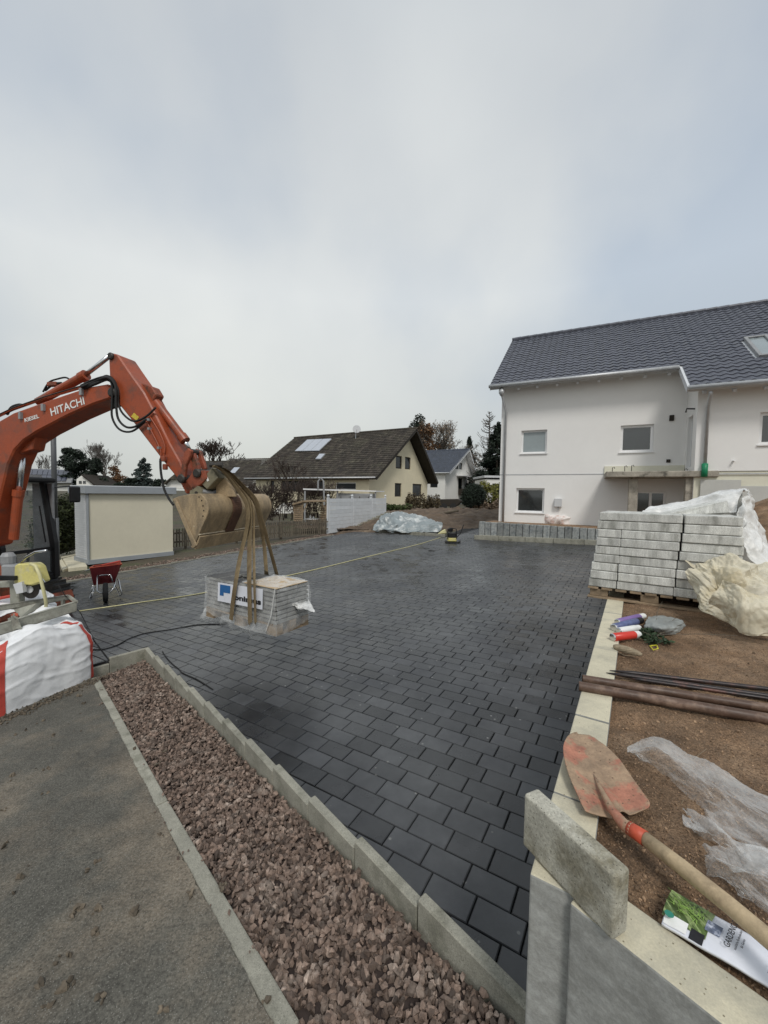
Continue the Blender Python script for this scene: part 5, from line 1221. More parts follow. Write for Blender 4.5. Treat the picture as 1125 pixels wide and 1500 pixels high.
# cylinders, hoses, pipes
def cyl(name, a, b, c, off, r1, r2, parent):
    """barrel from a to b, rod from b to c (photo points on the boom plane at offset)"""
    A_, B_, C_ = ex(*a, off), ex(*b, off), ex(*c, off); o = G().tube([A_, B_], r1, 16).build(name, M['orange'], parent, smooth=False, bevel=.004)
    d = (B_ - A_).normalized(); G().lathe(B_ - d * .05, d, [(0, r1 + .012), (.09, r1 + .012)], 16).build('gland', M['orange'], o)
    G().tube([B_, C_], r2, 12).build('rod', M['chrome'], o, smooth=True); return o
cyl('stick_cylinder', (56, 589), (123, 551), (160, 522), .16, .058, .03, EX)
cyl('bucket_cylinder', (220, 577), (269, 642.5), (277, 658), .12, .05, .026, EX)
cyl('boom_cylinder', (20, 790), (27, 722), (33.5, 662), .17, .06, .042, EX)
for (px, py, of, r) in ((160, 521, -.03, .045), (276, 661, -.03, .036), (264, 701, -.05, .055), (287, 693, -.03, .055), (162, 574, -.04, .06)):
    p = ex(px, py, of - .02); G().lathe(p, En, [(0, r * .7), (.01, r), (.05, r), (.26, r), (.29, r * .7)], 14).build('pin', M['steel_dark'], EX)
rd = random.Random(12)
for k in range(3):
    dy = k * 1.8; g = G().tube([ex(-10, 611 + dy, .03 + .05 * k), ex(20, 597 + dy, .03 + .05 * k), ex(64, 581.5 + dy, .03 + .05 * k), ex(118, 565.5 + dy, .03 + .05 * k)], .009, 6); g.build('pipe', M['orange'] if k else M['steel_dark'], boom)
for px, py in ((31, 612), (64, 600), (120, 577)): G().cbox(ex(px, py - 3, -.01), Ed * .04, En * .05, Z * .09).build('pipe_clamp', M['grey_steel'], boom)
def hose(pts, off, r=.013, parent=EX, m_='rubber', name='hose'):
    P = [ex(p[0], p[1], off if len(p) < 3 else p[2]) for p in pts]; Q_ = []
    for i in range(len(P) - 1):
        for t in range(5):
            t = t / 5; p0, p1, p2, p3 = P[max(0, i - 1)], P[i], P[i + 1], P[min(len(P) - 1, i + 2)]
            Q_.append(.5 * (2 * p1 + (p2 - p0) * t + (2 * p0 - 5 * p1 + 4 * p2 - p3) * t * t + (3 * p1 - p0 - 3 * p2 + p3) * t ** 3))
    Q_.append(P[-1]); return G().tube(Q_, r, 7).build(name, M[m_], parent, smooth=True)
hose([(118, 565), (135, 557, .0), (156, 552), (164, 565), (164, 590), (164.5, 612), (175, 629), (193, 632), (212, 618)], -.06)
hose([(118, 567), (138, 559, .0), (158, 553), (169, 566), (170, 590), (173, 613), (184, 625), (198, 625), (214, 614)], -.08, .014)
hose([(120, 568), (140, 560, .0), (158, 554), (172, 568), (173, 590), (180, 606), (196, 617), (214, 610), (228, 597)], -.05)
hose([(122, 569), (140, 562, .0), (157, 556), (167, 565), (167, 585), (168, 598)], -.02, .02)
hose([(124, 566), (142, 558, .02), (157, 551), (168, 560), (172, 578), (173, 592)], -.03, .018)
hose([(10, 607), (17, 597), (28, 593), (35, 594)], .1, .02)
hose([(63, 574), (72, 560), (85, 555), (96, 553), (102, 556)], .18, .012)
hose([(66, 572), (78, 563), (90, 561)], .2, .016)
G().cbox(ex(78, 563, .2), Ed * .16, En * .07, Z * .06).build('valve_block', M['orange_worn'], EX, bevel=.01)
hose([(235, 672), (235.5, 690), (240, 715), (247, 730), (254, 740)], -.06, .014)
hose([(213, 613), (222, 632), (232, 652), (236, 664), (234, 677)], -.035, .009, stick, 'orange', 'pipe'); hose([(220, 611), (233, 632), (241, 652), (241, 665)], -.035, .009, stick, 'orange', 'pipe')
for px, py in ((218, 615), (219, 628), (233, 656), (241, 671)): G().cbox(ex(px, py, -.04), Ed * .03, En * .04, Z * .03).build('pipe_clamp', M['grey_steel'], stick)
for px, py in ((242, 684), (240, 672)): G().cbox(ex(px, py, -.05), Ed * .05, En * .05, Z * .07).build('hose_coupling', M['orange_worn'], stick, bevel=.008)
mk('sticker', (.62, .48, .06), .5, .3, 40, 0)
plate('warning_sticker', [(196, 604.5), (203.5, 611), (200, 616), (192, 610)], -.026, .003, M['sticker'], stick, 0)
# bucket linkage, quick coupler
def link_plate(name, pts, off, th=.05, m_='orange_worn'): return plate(name, pts, off, th, M[m_], EX, .008)
for of in (-.06, .26): link_plate('link', [(260, 701), (266, 680), (270, 662), (275, 656), (280, 660), (278, 668), (272, 682), (270, 700), (265, 706)], of)
for of in (-.0, .22): link_plate('link', [(278, 657), (283, 662), (290, 680), (293, 694), (288, 699), (282, 692), (280, 675), (276, 664)], of)
link_plate('link', [(286, 657), (293, 661), (301, 686), (297, 694), (292, 680)], .1, .05); 
link_plate('coupler_bracket', [(282, 690), (300, 689), (303, 700), (296, 708), (284, 717), (274, 722), (266, 712), (276, 700)], -.02, .3)
cpl = link_plate('quick_coupler', [(292, 706), (310, 685), (319, 700), (303, 717)], .0, .32, 'coupler')
plate('coupler_sticker', [(301.5, 700), (304, 698.5), (306, 704), (303.5, 705.5)], -.004, .003, M['print_white'], cpl, 0)
G().tube([ex(296, 720, .0), ex(310, 723, .1), ex(320, 720, .25)], .03, 8).build('coupler_tube', M['grey_steel'], EX); link_plate('coupler_hook', [(310, 685), (326, 690), (331, 702), (323, 709), (317, 700)], .15, .14, 'coupler')
link_plate('coupler_ear', [(320, 702), (330, 700), (342, 718), (345, 728), (316, 728), (316, 712)], .12, .05, 'bucket'); link_plate('coupler_ear', [(320, 702), (330, 700), (342, 718), (345, 728), (316, 728), (316, 712)], .42, .05, 'bucket')
G().lathe(ex(287, 722, -.02), En, [(0, .09), (.3, .09)], 18).build('coupler_disc', M['coupler'], EX); G().lathe(ex(287, 722, -.03), En, [(0, .02), (.03, .02)], 8).build('pin', M['steel_dark'], EX)
# bucket: side plates and a curved shell
BO_ = -.32; BWD = 1.42
bk_prof = [(253, 731), (262, 727), (278, 724), (292, 723), (300, 730), (304, 741), (304, 752), (299, 765), (291, 783), (283, 803)]
def _cr(P, n=4):
    Q_ = []
    for i in range(len(P) - 1):
        for t in range(n):
            t = t / n; p0, p1, p2, p3 = P[max(0, i - 1)], P[i], P[i + 1], P[min(len(P) - 1, i + 2)]
            Q_.append(tuple(.5 * (2 * p1[c] + (p2[c] - p0[c]) * t + (2 * p0[c] - 5 * p1[c] + 4 * p2[c] - p3[c]) * t * t + (3 * p1[c] - p0[c] - 3 * p2[c] + p3[c]) * t ** 3) for c in (0, 1)))
    return Q_ + [P[-1]]
bk_prof = bk_prof[:3] + _cr(bk_prof[3:9], 4) + bk_prof[9:]
prof3 = [ex(*p, BO_) for p in bk_prof]; g = G()
for i in range(len(prof3) - 1): g.poly([prof3[i], prof3[i + 1], prof3[i + 1] + En * BWD, prof3[i] + En * BWD])
bucket = g.build('bucket', M['bucket'], EX, solid=.028)
G().tube([prof3[-2] - En * .01 + Ed * .012, prof3[-2] + En * (BWD + .01) + Ed * .012], .009, 6).build('weld_bead', mat('worn_edge', (.50, .42, .30), .5, .3, 20, .3, 60), bucket)
for of in (BO_ - .012, BO_ + BWD - .012): plate('side_plate', bk_prof, of, .024, M['bucket'], bucket, .004)
plate('side_cutter', [(253, 731), (257, 729.5), (288, 799), (283, 803)], BO_ - .03, .02, M['bucket'], bucket, .004)
e0, e1 = prof3[-2].lerp(prof3[-1], .05), prof3[-1]; dn = (e1 - e0).normalized(); no_ = dn.cross(En); no_ = no_ if no_.dot(Ed) > 0 else -no_
G().box(e0 + no_ * .016 - En * .01, e1 - e0, En * (BWD + .02), no_ * .022).build('cutting_edge', M['bucket'], bucket, bevel=.005)
band = G(); 
for i in range(3, len(prof3) - 2):
    a, b = prof3[i], prof3[i + 1]; n_ = (b - a).cross(En).normalized(); n_ = n_ if n_.dot(Ed) > 0 or n_.z > .3 else -n_
    band.poly([a + En * .46 + n_ * .02, b + En * .46 + n_ * .02, b + En * .64 + n_ * .02, a + En * .64 + n_ * .02])
band.build('wear_band', M['bucket_rust'], bucket, solid=.008)
for k in range(5): 
    p = ex((296, 300, 302, 303, 302)[k], (728, 733, 741, 748, 756)[k], BO_ - .014); G().lathe(p - Ed * .04, -En, [(0, .008), (.006, .006)], 6).build('bolt', M['steel_dark'], bucket)
# cab
def cx_(a, b, z): return EP + Ed * a + En * b + Z * z
ca = None
cP = pp(81, 760, EP + En * 1.32, En); A0 = (cP - EP).dot(Ed)      # front right corner of the cab as seen
zr0, zf0 = pp(70, 706, EP + En * 1.0, En).z, pp(78, 846, EP + En * 1.25, En).z
zc0 = zf0; zc1 = zr0 + .06; cb0, cb1 = .42, 1.34; cl_ = 1.5
cab = thing_c = G().box(cx_(A0 - cl_, cb0, zc1 - .07), Ed * (cl_ + .02), En * (cb1 - cb0), Z * .09).build('cab', M['black'], EX, bevel=.03, seg=2)
def pillar(a0, b0, a1, b1, z0_, z1_, w=.07, n='cab_pillar', m_='black'): G().tube([cx_(a0, b0, z0_), cx_(a1, b1, z1_)], w * .62, 4).build(n, M[m_], cab)
zm = zc0 + (zc1 - zc0) * .3
for b in (cb0 + .05, cb1 - .05):
    pillar(A0, b, A0, b, zc0, zm + .1, .1); pillar(A0, b, A0 - .22, b, zm + .08, zc1 - .02, .1); pillar(A0 - cl_ + .05, b, A0 - cl_ + .05, b, zc0, zc1 - .02, .1)
G().box(cx_(A0 - .04, cb0 + .05, zm - .03), Ed * .05, En * (cb1 - cb0 - .1), Z * .055).build('window_rail', M['black'], cab)
G().box(cx_(A0 - cl_, cb0, zc0 - .03), Ed * (cl_ + .03), En * (cb1 - cb0), Z * .12).build('cab_floor', M['black'], cab, bevel=.02)
G().box(cx_(A0 - cl_, cb0 + .02, zc0 + .09), Ed * .9, En * .03, Z * .55).build('side_panel', M['orange'], cab)
mk('cab_glass', (.25, .29, .30), .05, .05, 1, 0, spec=.8, alpha=.28)
g = G(); g.poly([cx_(A0 - .02, cb0 + .08, zm + .03), cx_(A0 - .02, cb1 - .08, zm + .03), cx_(A0 - .22, cb1 - .08, zc1 - .1), cx_(A0 - .22, cb0 + .08, zc1 - .1)]); g.build('windscreen', M['cab_glass'], cab)
g = G(); g.poly([cx_(A0 - .01, cb0 + .08, zc0 + .1), cx_(A0 - .01, cb1 - .08, zc0 + .1), cx_(A0 - .01, cb1 - .08, zm - .04), cx_(A0 - .01, cb0 + .08, zm - .04)]); g.build('lower_window', M['cab_glass'], cab)
g = G(); g.poly([cx_(A0 - .12, cb0 + .05, zc0 + .6), cx_(A0 - cl_ + .1, cb0 + .05, zc0 + .6), cx_(A0 - cl_ + .1, cb0 + .05, zc1 - .1), cx_(A0 - .16, cb0 + .05, zc1 - .1)]); g.build('side_window', M['cab_glass'], cab)
G().tube([cx_(A0 + .01, cb1 - .2, zm + .12), cx_(A0 - .03, cb1 - .26, zm + .75)], .012, 5).build('wiper', M['rubber'], cab)
G().box(cx_(A0 - .95, .62, zc0 + .1), Ed * .45, En * .45, Z * .3).build('seat', M['rubber'], cab, bevel=.05); G().box(cx_(A0 - 1.0, .62, zc0 + .4), Ed * .12, En * .45, Z * .6).build('seat_back', M['rubber'], cab, bevel=.05)
for b in (.66, 1.05): G().tube([cx_(A0 - .3, b, zc0 + .08), cx_(A0 - .25, b, zc0 + .5)], .02, 6).build('lever', M['rubber'], cab)
G().cbox(cx_(A0 - .05, .6, zc1 + .06), Ed * .06, En * .12, Z * .09).build('work_lamp', M['black'], cab, bevel=.01); G().cbox(cx_(A0 - .1, .95, zc1 + .04), Ed * .1, En * .4, Z * .04).build('roof_rail', M['grey_steel'], cab)
G().tube([cx_(A0 - .0, cb1 - .02, zc1 - .15), cx_(A0 + .04, cb1 + .22, zc1 - .12)], .012, 6).build('mirror_arm', M['black'], cab)
mp_ = cx_(A0 + .05, cb1 + .30, zc1 - .27); G().cbox(mp_, Ed * .06, En * .2, Z * .3).build('mirror', M['black'], cab, bevel=.03, seg=2)
G().tube([cx_(A0 - .02, cb1 + .04, zc0), cx_(A0 - .1, cb1 + .05, zm + .3), cx_(A0 - .14, cb1 + .04, zc1 - .2)], .02, 6).build('grab_rail', M['black'], cab)
G().box(cx_(A0 - .5, cb1 - .03, zc0 + .02), Ed * .45, En * .04, Z * (zc1 - zc0 - .1)).build('cab_door', M['grey_steel'], cab)
# upper structure, undercarriage
G().box(cx_(A0 - 2.6, -.65, zc0 - .0), Ed * 2.0, En * 1.05, Z * .75).build('engine_cover', M['orange'], EX, bevel=.06, seg=2)
G().box(cx_(A0 - 2.6, -.7, zc0 - .16), Ed * 2.65, En * 2.04, Z * .14).build('upper_frame', M['black'], EX, bevel=.03)
G().prism([cx_(A0 - .2, -.05, zc0 - .1), cx_(A0 + .55, -.05, zc0 - .05), cx_(A0 + .6, -.05, zc0 + .3), cx_(A0 - .1, -.05, zc0 + .6)], En * .42).build('boom_foot', M['orange_worn'], EX, bevel=.02)
zg = zy(EP.x, EP.y) - .02
for b in (-.55, 1.0):
    tr = G(); L2 = 2.3; R2 = .30; a0, a1 = A0 - 2.1, A0 - .05
    pr = [cx_(a0, b, zg), cx_(a1, b, zg)] + [cx_(a1 + R2 * math.sin(t), b, zg + R2 - R2 * math.cos(t)) for t in (.5, 1.0, 1.57, 2.1, 2.6)] + [cx_(a1, b, zg + 2 * R2), cx_(a0, b, zg + 2 * R2)] + [cx_(a0 - R2 * math.sin(t), b, zg + R2 - R2 * math.cos(t)) for t in (2.6, 2.1, 1.57, 1.0, .5)]
    tro = tr.prism(pr, En * .4).build('track', M['rubber'], EX)
    for i in range(24): 
        p = cx_(a0 + (a1 - a0) * i / 23, b - .02, zg + 2 * R2); G().box(p, Ed * .05, En * .44, Z * .035).build('track_shoe', M['steel_dark'], tro)
    for i in range(8):
        t = math.pi * i / 8; p = cx_(a1 + (R2) * math.sin(t), b - .02, zg + R2 - R2 * math.cos(t)); G().cbox(p + En * .22, Ed * .05, En * .44, Z * .05).build('track_shoe', M['steel_dark'], tro)
G().box(cx_(A0 - 1.6, -.2, zg + .25), Ed * 1.8, En * 1.3, Z * .35).build('undercarriage', M['steel_dark'], EX)
bd = G(); q = [cx_(A0 + .30 + .06 * math.sin(t * 3.1), -.75, zg + .02 + .42 * t) for t in (0, .25, .5, .75, 1)]; bd.prism(q + [p - Ed * .03 for p in q[::-1]], En * 2.1); bd.build('dozer_blade', M['orange_worn'], EX)
for b in (-.1, .9): G().tube([cx_(A0 + .2, b, zg + .25), cx_(A0 + .3, b, zg + .2)], .05, 6).build('blade_arm', M['orange_worn'], EX)

# ================================================================ HANGING LOAD
zt_ = 1.0
pL, pN, pR = atz(301.6, 842.5, zt_), atz(404.5, 863.5, zt_), atz(444, 850, zt_)
X1 = V((pL.x - pN.x, pL.y - pN.y, 0)); LL = X1.length; X1.normalize(); X2 = V((X1.y, -X1.x, 0))
if X2.y < 0: X2 = -X2
WW = max(.46, abs((pR - pN).dot(X2)))
print('load', LL, WW, (pR - pN).dot(X2))
PL = thing('paver_load', pN - Z * .6, 'shrink wrapped block of grey paving stones on a pallet hanging from brown straps', 'pallet load')
nl, LH = 8, .049; n1 = 5; n2 = 3
w1, w2 = LL / n1, WW / n2
for k in range(nl):
    for i in range(n1):
        for j in range(n2):
            if 0 < i < n1 - 1 and j == 1 and k < nl - 1: continue
            jx, jy = rd.uniform(-.003, .003), rd.uniform(-.003, .003); ztk = zt_ - LH * k
            if k == 0 and i == 0 and j > 0: pass
            G().box(pN + X1 * (w1 * i + .003 + jx) + X2 * (w2 * j + .003 + jy) + Z * (ztk - LH - zt_ + .004), X1 * (w1 - .008), X2 * (w2 - .008), Z * (LH - .012), 0, 1).build('paver', [M['paver_stack'], M['paver_top']], PL, bevel=.004)
zb_ = zt_ - LH * nl
for j in range(3): G().box(pN + X1 * .0 + X2 * (WW * (.0 + .4 * j)) + Z * (zb_ - .022 - zt_), X1 * LL, X2 * (WW * .2), Z * .02).build('pallet_board', M['wood_pallet'], PL)
for i in range(3):
    for j in range(3): G().box(pN + X1 * (LL * .44 * i) + X2 * (WW * .4 * j + .003) + Z * (zb_ - .102 - zt_), X1 * (LL * .12), X2 * (WW * .2 - .006), Z * .078).build('pallet_block', M['wood_pallet'], PL)
    G().box(pN + X1 * (LL * .44 * i) + Z * (zb_ - .124 - zt_), X1 * (LL * .12), X2 * WW, Z * .02).build('pallet_board', M['wood_pallet'], PL)
dz = lambda z: Z * (z - zt_)
# cardboard and film on top, film down the sides, loose flap
G().box(pN + X1 * -.01 + X2 * -.01 + Z * .003, X1 * (LL * .42), X2 * (WW * .96), Z * .006).build('cardboard', M['cardboard'], PL)
def pf_(a, b, z): return pN + X1 * (a * LL) + X2 * (b * WW) + dz(z)
sheet('film', [[pf_(1.02, -.02, zb_ - .06), pf_(.7, -.03, zb_ - .1), pf_(.4, -.03, zb_ - .13), pf_(-.02, -.02, zb_ - .12)], [pf_(1.01, -.015, zb_ + .15), pf_(.7, -.015, zb_ + .15), pf_(.4, -.015, zb_ + .15), pf_(-.01, -.015, zb_ + .15)], [pf_(1.01, -.015, zt_), pf_(.7, -.015, zt_ - .02), pf_(.4, -.015, zt_), pf_(-.01, -.015, zt_ + .005)]], M['film'], PL, 70, 36, .010, 7, 1, solid=0)
sheet('film', [[pf_(-.012, -.02, zb_ - .12), pf_(-.02, .5, zb_ - .1), pf_(-.01, 1.02, zb_ - .05)], [pf_(-.012, 0, zb_ + .2), pf_(-.012, .5, zb_ + .2), pf_(-.012, 1, zb_ + .2)], [pf_(-.01, -.01, zt_), pf_(-.01, .5, zt_), pf_(-.01, 1, zt_)]], M['film'], PL, 40, 30, .014, 6, 2, solid=0)
sheet('film', [[pf_(.45, -.01, zt_ + .012), pf_(.22, -.01, zt_ + .014), pf_(-.01, -.01, zt_ + .012)], [pf_(.42, .5, zt_ + .018), pf_(.2, .5, zt_ + .012), pf_(-.01, .5, zt_ + .012)], [pf_(.45, 1, zt_ + .012), pf_(.22, 1, zt_ + .014), pf_(-.01, 1, zt_ + .012)]], M['film'], PL, 30, 24, .010, 8, 3, solid=0)
LP = lambda px, py, Y=4.9: atY(px, py, Y)
sheet('film_flap', [[LP(406, 872, 4.5), LP(425, 861, 4.75), LP(446, 849, 4.95)], [LP(410, 884, 4.45), LP(430, 880, 4.6), LP(452, 866, 4.85)], [LP(428, 884, 4.5), LP(438, 890, 4.5), LP(453, 878, 4.75)], [LP(434, 884, 4.5), LP(446, 890, 4.5), LP(463, 897, 4.6)]], M['film_dense'], PL, 50, 50, .025, 6, 4, solid=.001, smooth=False)
sheet('film_flap', [[LP(440, 852, 5.0), LP(447, 850, 5.1)], [LP(444, 875, 4.95), LP(452, 872, 5.05)], [LP(441, 905, 4.9), LP(447, 900, 5.0)]], M['film_dense'], PL, 20, 40, .02, 6, 9, solid=.001, smooth=False)
sheet('film_skirt', [[LP(304, 880, 5.25), LP(330, 893, 5.0), LP(365, 903, 4.75), LP(400, 912, 4.5)], [LP(292, 906, 5.2), LP(325, 910, 4.95), LP(360, 918, 4.7), LP(396, 926, 4.45)], [LP(300, 912, 5.3), LP(330, 916, 5.1), LP(368, 930, 4.8), LP(402, 932, 4.6)]], M['film'], PL, 60, 24, .03, 7, 5, solid=0)
sheet('film_skirt', [[LP(400, 905, 4.45), LP(425, 893, 4.8), LP(447, 880, 5.05)], [LP(404, 930, 4.45), LP(425, 918, 4.75), LP(450, 900, 5.0)], [LP(398, 932, 4.6), LP(422, 921, 4.9), LP(446, 905, 5.1)]], M['film'], PL, 40, 24, .03, 7, 6, solid=0)
G().tube([pf_(0, -.035, zt_ + .01), pf_(.04, -.05, zb_ + .1), pf_(.1, -.06, zb_ - .08)], .006, 5).build('film_edge', M['film_dense'], PL)
# printed sheet on the long side
Nf = -X2
def lab(u, z): return pN + X1 * (u * LL) - X2 * .03 + dz(z)
LB = [pp(388 * .0 + 319.5, 853, pN - X2 * .03, X2), pp(385, 863, pN - X2 * .03, X2), pp(384.5, 893, pN - X2 * .03, X2), pp(319, 880, pN - X2 * .03, X2)]
lbo = G().prism(LB, -X2 * .002).build('printed_sheet', M['paper_white'], PL)
TXd = (LB[1] - LB[0]).normalized()
a = pp(343, 878, pN - X2 * .034, X2); b = pp(382.5, 886, pN - X2 * .034, X2)
tx = text('brand_lettering', 'onimus', a, b - a, Z, .085, M['print_black'], lbo, bold=.0035, width=(b - a).length)
q = [pp(x, y, pN - X2 * .034, X2) for x, y in ((322.5, 856), (337.5, 858.5), (337, 869.5), (327.5, 868), (327.5, 873), (322, 872))]; G().prism(q, -X2 * .001).build('logo', M['print_blue'], lbo)
q = [pp(x, y, pN - X2 * .036, X2) for x, y in ((327.5, 860.5), (333.5, 861.5), (333.3, 866), (327.3, 865))]; G().prism(q, -X2 * .001).build('logo', M['paper_white'], lbo) if 0 else None
# straps
def strap(pts, wpx, name='lifting_strap', wd=None):
    P = [LP(*p) if p[2] else pp(p[0], p[1], pN - X2 * .052, X2) for p in pts]; Q_ = []
    for i in range(len(P) - 1):
        for t in range(4):
            t = t / 4; p0, p1, p2, p3 = P[max(0, i - 1)], P[i], P[i + 1], P[min(len(P) - 1, i + 2)]
            Q_.append(.5 * (2 * p1 + (p2 - p0) * t + (2 * p0 - 5 * p1 + 4 * p2 - p3) * t * t + (3 * p1 - p0 - 3 * p2 + p3) * t ** 3))
    Q_.append(P[-1]); return G().tube(Q_, wpx / 2, 8, wdir=wd or (X1 * -1), thick=.006)
st = [([(312, 683, 4.78), (326, 690, 4.85), (345, 713, 4.9), (361, 738, 4.85), (362.5, 768, 4.8), (353, 810, 4.78), (346, 848, 0), (340.5, 886, 0), (338.5, 908, 0)], .07, 'brown webbing strap leading to the left front of the hanging load'),
      ([(313, 682, 4.8), (330, 692, 4.9), (349, 714, 4.93), (365, 739, 4.86), (365.5, 790, 4.78), (365, 850, 0), (366, 905, 0), (366.5, 912, 0)], .07, 'brown webbing strap running straight down the middle of the load'),
      ([(314, 683, 4.84), (332, 694, 4.93), (352, 716, 4.95), (370, 742, 4.86), (371.5, 790, 4.78), (372.5, 850, 0), (374, 905, 0), (374.5, 912, 0)], .04, 'narrow brown strap just right of the middle strap'),
      ([(315, 681, 4.9), (334, 690, 5.0), (356, 711, 5.1), (374, 731, 5.1), (381, 752, 5.1), (391, 788, 5.15), (404.5, 838, 5.25), (406, 846, 5.3)], .07, 'brown webbing strap leading to the right rear of the hanging load'),
      ([(315, 683, 4.92), (336, 695, 5.02), (358, 717, 5.12), (374, 738, 5.12), (382, 770, 5.15), (387, 800, 5.2), (390, 836, 5.05), (391, 845, 5.4)], .065, 'brown webbing strap hanging behind the bucket to the rear of the load')]
for pts_, wd_, lb in st: tag(strap(pts_, wd_).build('lifting_strap', M['strap']), lb, 'strap', 'straps from the bucket to the load')
hk = tag(G().lathe(LP(314, 681, 4.84), (1, .2, 0), [(-.05, .035), (0, .02), (.09, .035)], 10).build('strap_shackle', M['steel_dark']), 'dark steel shackle at the top of the quick coupler holding the straps', 'shackle')

# ================================================================ WHEELBARROW, BAG, SAW
wbp = yard(154, 884); wb = thing('wheelbarrow', wbp, 'wheelbarrow with dark red tub and silver tube frame on the paving', 'wheelbarrow')
B_ = lambda px, py, dy=0: atY(px, py, wbp.y + dy)
g = G(); fr_ = [B_(132, 832, .25), B_(178, 826.5, .25), B_(168, 853, .3), B_(137.5, 857, .3)]; bk = [B_(137, 829, 1.0), B_(177, 825, 1.0), B_(168, 846, .9), B_(141, 848, .9)]
g.poly(fr_); g.poly(bk); 
for i in (1, 2, 3): g.poly([fr_[i], fr_[(i + 1) % 4], bk[(i + 1) % 4], bk[i]])
mk('tub_red', (.13, .02, .024), .5, .25, 6, .2, 40, col2=(.10, .03, .025), c2s=6)
tub = g.build('tub', M['tub_red'], wb, solid=.012)
rim = G().tube([fr_[0], fr_[1], bk[1], bk[0], fr_[0]], .016, 6).build('tub_rim', M['red_paint'], tub)
for k in range(6): a, b = fr_[0].lerp(fr_[1], .32 + .11 * k), fr_[3].lerp(fr_[2], .3 + .12 * k); a = a.lerp(b, .12); G().tube([a - V((0, .012, 0)), b - V((0, .012, 0))], .006, 4).build('tub_rib', M['tub_red'], tub)
c = B_(154.5, 868.5, .1); c.z = wbp.z + .19; WX = V((.82, .55, 0)).normalized()
G().lathe(c - WX * .045, WX, [(0, .12), (.005, .175), (.02, .19), (.07, .19), (.085, .175), (.09, .12)], 20).build('wheel', M['rubber'], wb, smooth=True)
G().lathe(c - WX * .05, WX, [(0, .05), (.1, .05)], 10).build('hub', M['grey_steel'], wb)
tb = lambda P, n='frame_tube': G().tube(P, .014, 7).build(n, M['chrome'], wb, smooth=True)
tb([B_(143, 843, .2), B_(142.5, 866, .05), B_(147, 868.5, .0), B_(161, 868, .0), B_(167, 861, .05), B_(170, 849, .25)])
tb([B_(137, 857, .5), B_(134, 866, .5), B_(131.5, 877, .45), B_(134, 875, .45), B_(139, 860, .6)], 'leg'); tb([B_(173, 848, .5), B_(176.5, 862, .5), B_(179, 870.5, .45), B_(176, 872, .45), B_(169, 858, .6)], 'leg')
tb([B_(143, 844, .22), B_(149, 842.5, .2), B_(162, 842, .2), B_(165, 852, .2)]); tb([B_(134, 833, 1.0), B_(120, 838, 1.9)], 'handle'); tb([B_(176, 829, 1.0), B_(168, 830, 1.9)], 'handle')
# tools lying in the tub
for k, (p, q_, lb) in enumerate((((150, 828), (176, 822), 'red and grey hammer handle lying across the wheelbarrow tub'),)):
    tag(G().tube([B_(*p, .5), B_(*q_, .5)], .02, 6).build('hammer_handle', M['bag_red']), lb, 'tool')

# big bag
G0, G1 = rp(-30, 1064), rp(143, 990)
bd_ = V((G1.x - G0.x, G1.y - G0.y, 0)); BL_ = bd_.length; bd_.normalize(); bn_ = V((-bd_.y, bd_.x, 0))    # away from the camera, to the left
if bn_.x > 0: bn_ = -bn_
zb0 = road_z(G1.x, G1.y) + .01; zb1 = road_z(G0.x, G0.y) + .01
cB = (V((G0.x, G0.y, 0)) + V((G1.x, G1.y, 0))) / 2 + bn_ * (BL_ * .42)
ztopB = atY(100, 900, G1.y - .1).z
print('bag', BL_, ztopB, G0, G1)
BAG = thing('big_bag', V((cB.x, cB.y, zb0)), 'full white woven big bag with red stitched bands standing at the edge of the asphalt', 'big bag')
def bag_pt(th, t, off=0.0):
    """th around the bag, t 0 bottom .. 1 rim .. 2 centre of the slumped top"""
    ct, st_ = math.cos(th), math.sin(th); ex_ = 7.0 if t < 1 else 5.0
    r = 1 / (abs(ct) ** ex_ + abs(st_) ** ex_) ** (1 / ex_)
    bul = 1 + .035 * math.sin(math.pi * min(t, 1)); k = bul if t <= 1 else (1 - (t - 1)) * .995
    if t <= 1: k *= (1.05 - .085 * t); k *= 1 - .09 * max(0, t - .72) / .28
    else: k *= .91
    x, y = ct * r * BL_ / 2 * k, st_ * r * BL_ * .42 * k
    hh = (ztopB - zb0); rim = hh * (.90 + .10 * ct - .12 * (abs(ct * st_)) + .08 * math.sin(3 * th + .6))
    z = rim * t if t <= 1 else rim * (1 - .25 * (t - 1)) + .10 * math.sin((t - 1) * 3.1) + .06 * fbm((x * 3, y * 3, 1))
    base = zb0 + (zb1 - zb0) * max(0, min(1, .5 - x / BL_))
    P = cB + bd_ * x + bn_ * y + Z * (base + z)
    q = V((x * 3.2, y * 3.2, z * 2.2)); qq = V((q.x * .6, q.y * .6, q.z * 2.2)) + mnoise.noise_vector(q * .6) * .8; f = fbm(q) * .020 + (max(0, 1 - abs(mnoise.noise(qq * 1.1)) * 2) ** 4 * .010 + max(0, 1 - abs(mnoise.noise(qq.yxz * 2.1)) * 2) ** 4 * .004) * (.8 + .9 * min(1, t) ** 2)
    nd = (bd_ * ct + bn_ * st_ + Z * .1).normalized() if t <= 1 else (bd_ * ct * .3 + bn_ * st_ * .3 + Z).normalized()
    return P + nd * (f + off)
nt_, nh = 200, 90; VV = []
for j in range(nh + 1):
    for i in range(nt_): VV.append(tuple(bag_pt(2 * math.pi * i / nt_, 1.98 * j / nh)))
FF = [(j * nt_ + i, j * nt_ + (i + 1) % nt_, (j + 1) * nt_ + (i + 1) % nt_, (j + 1) * nt_ + i) for j in range(nh) for i in range(nt_)]
me = arrmesh('sack', VV, FF, M['bag_white']); me.shade_smooth(); link(bpy.data.objects.new('sack', me), BAG)
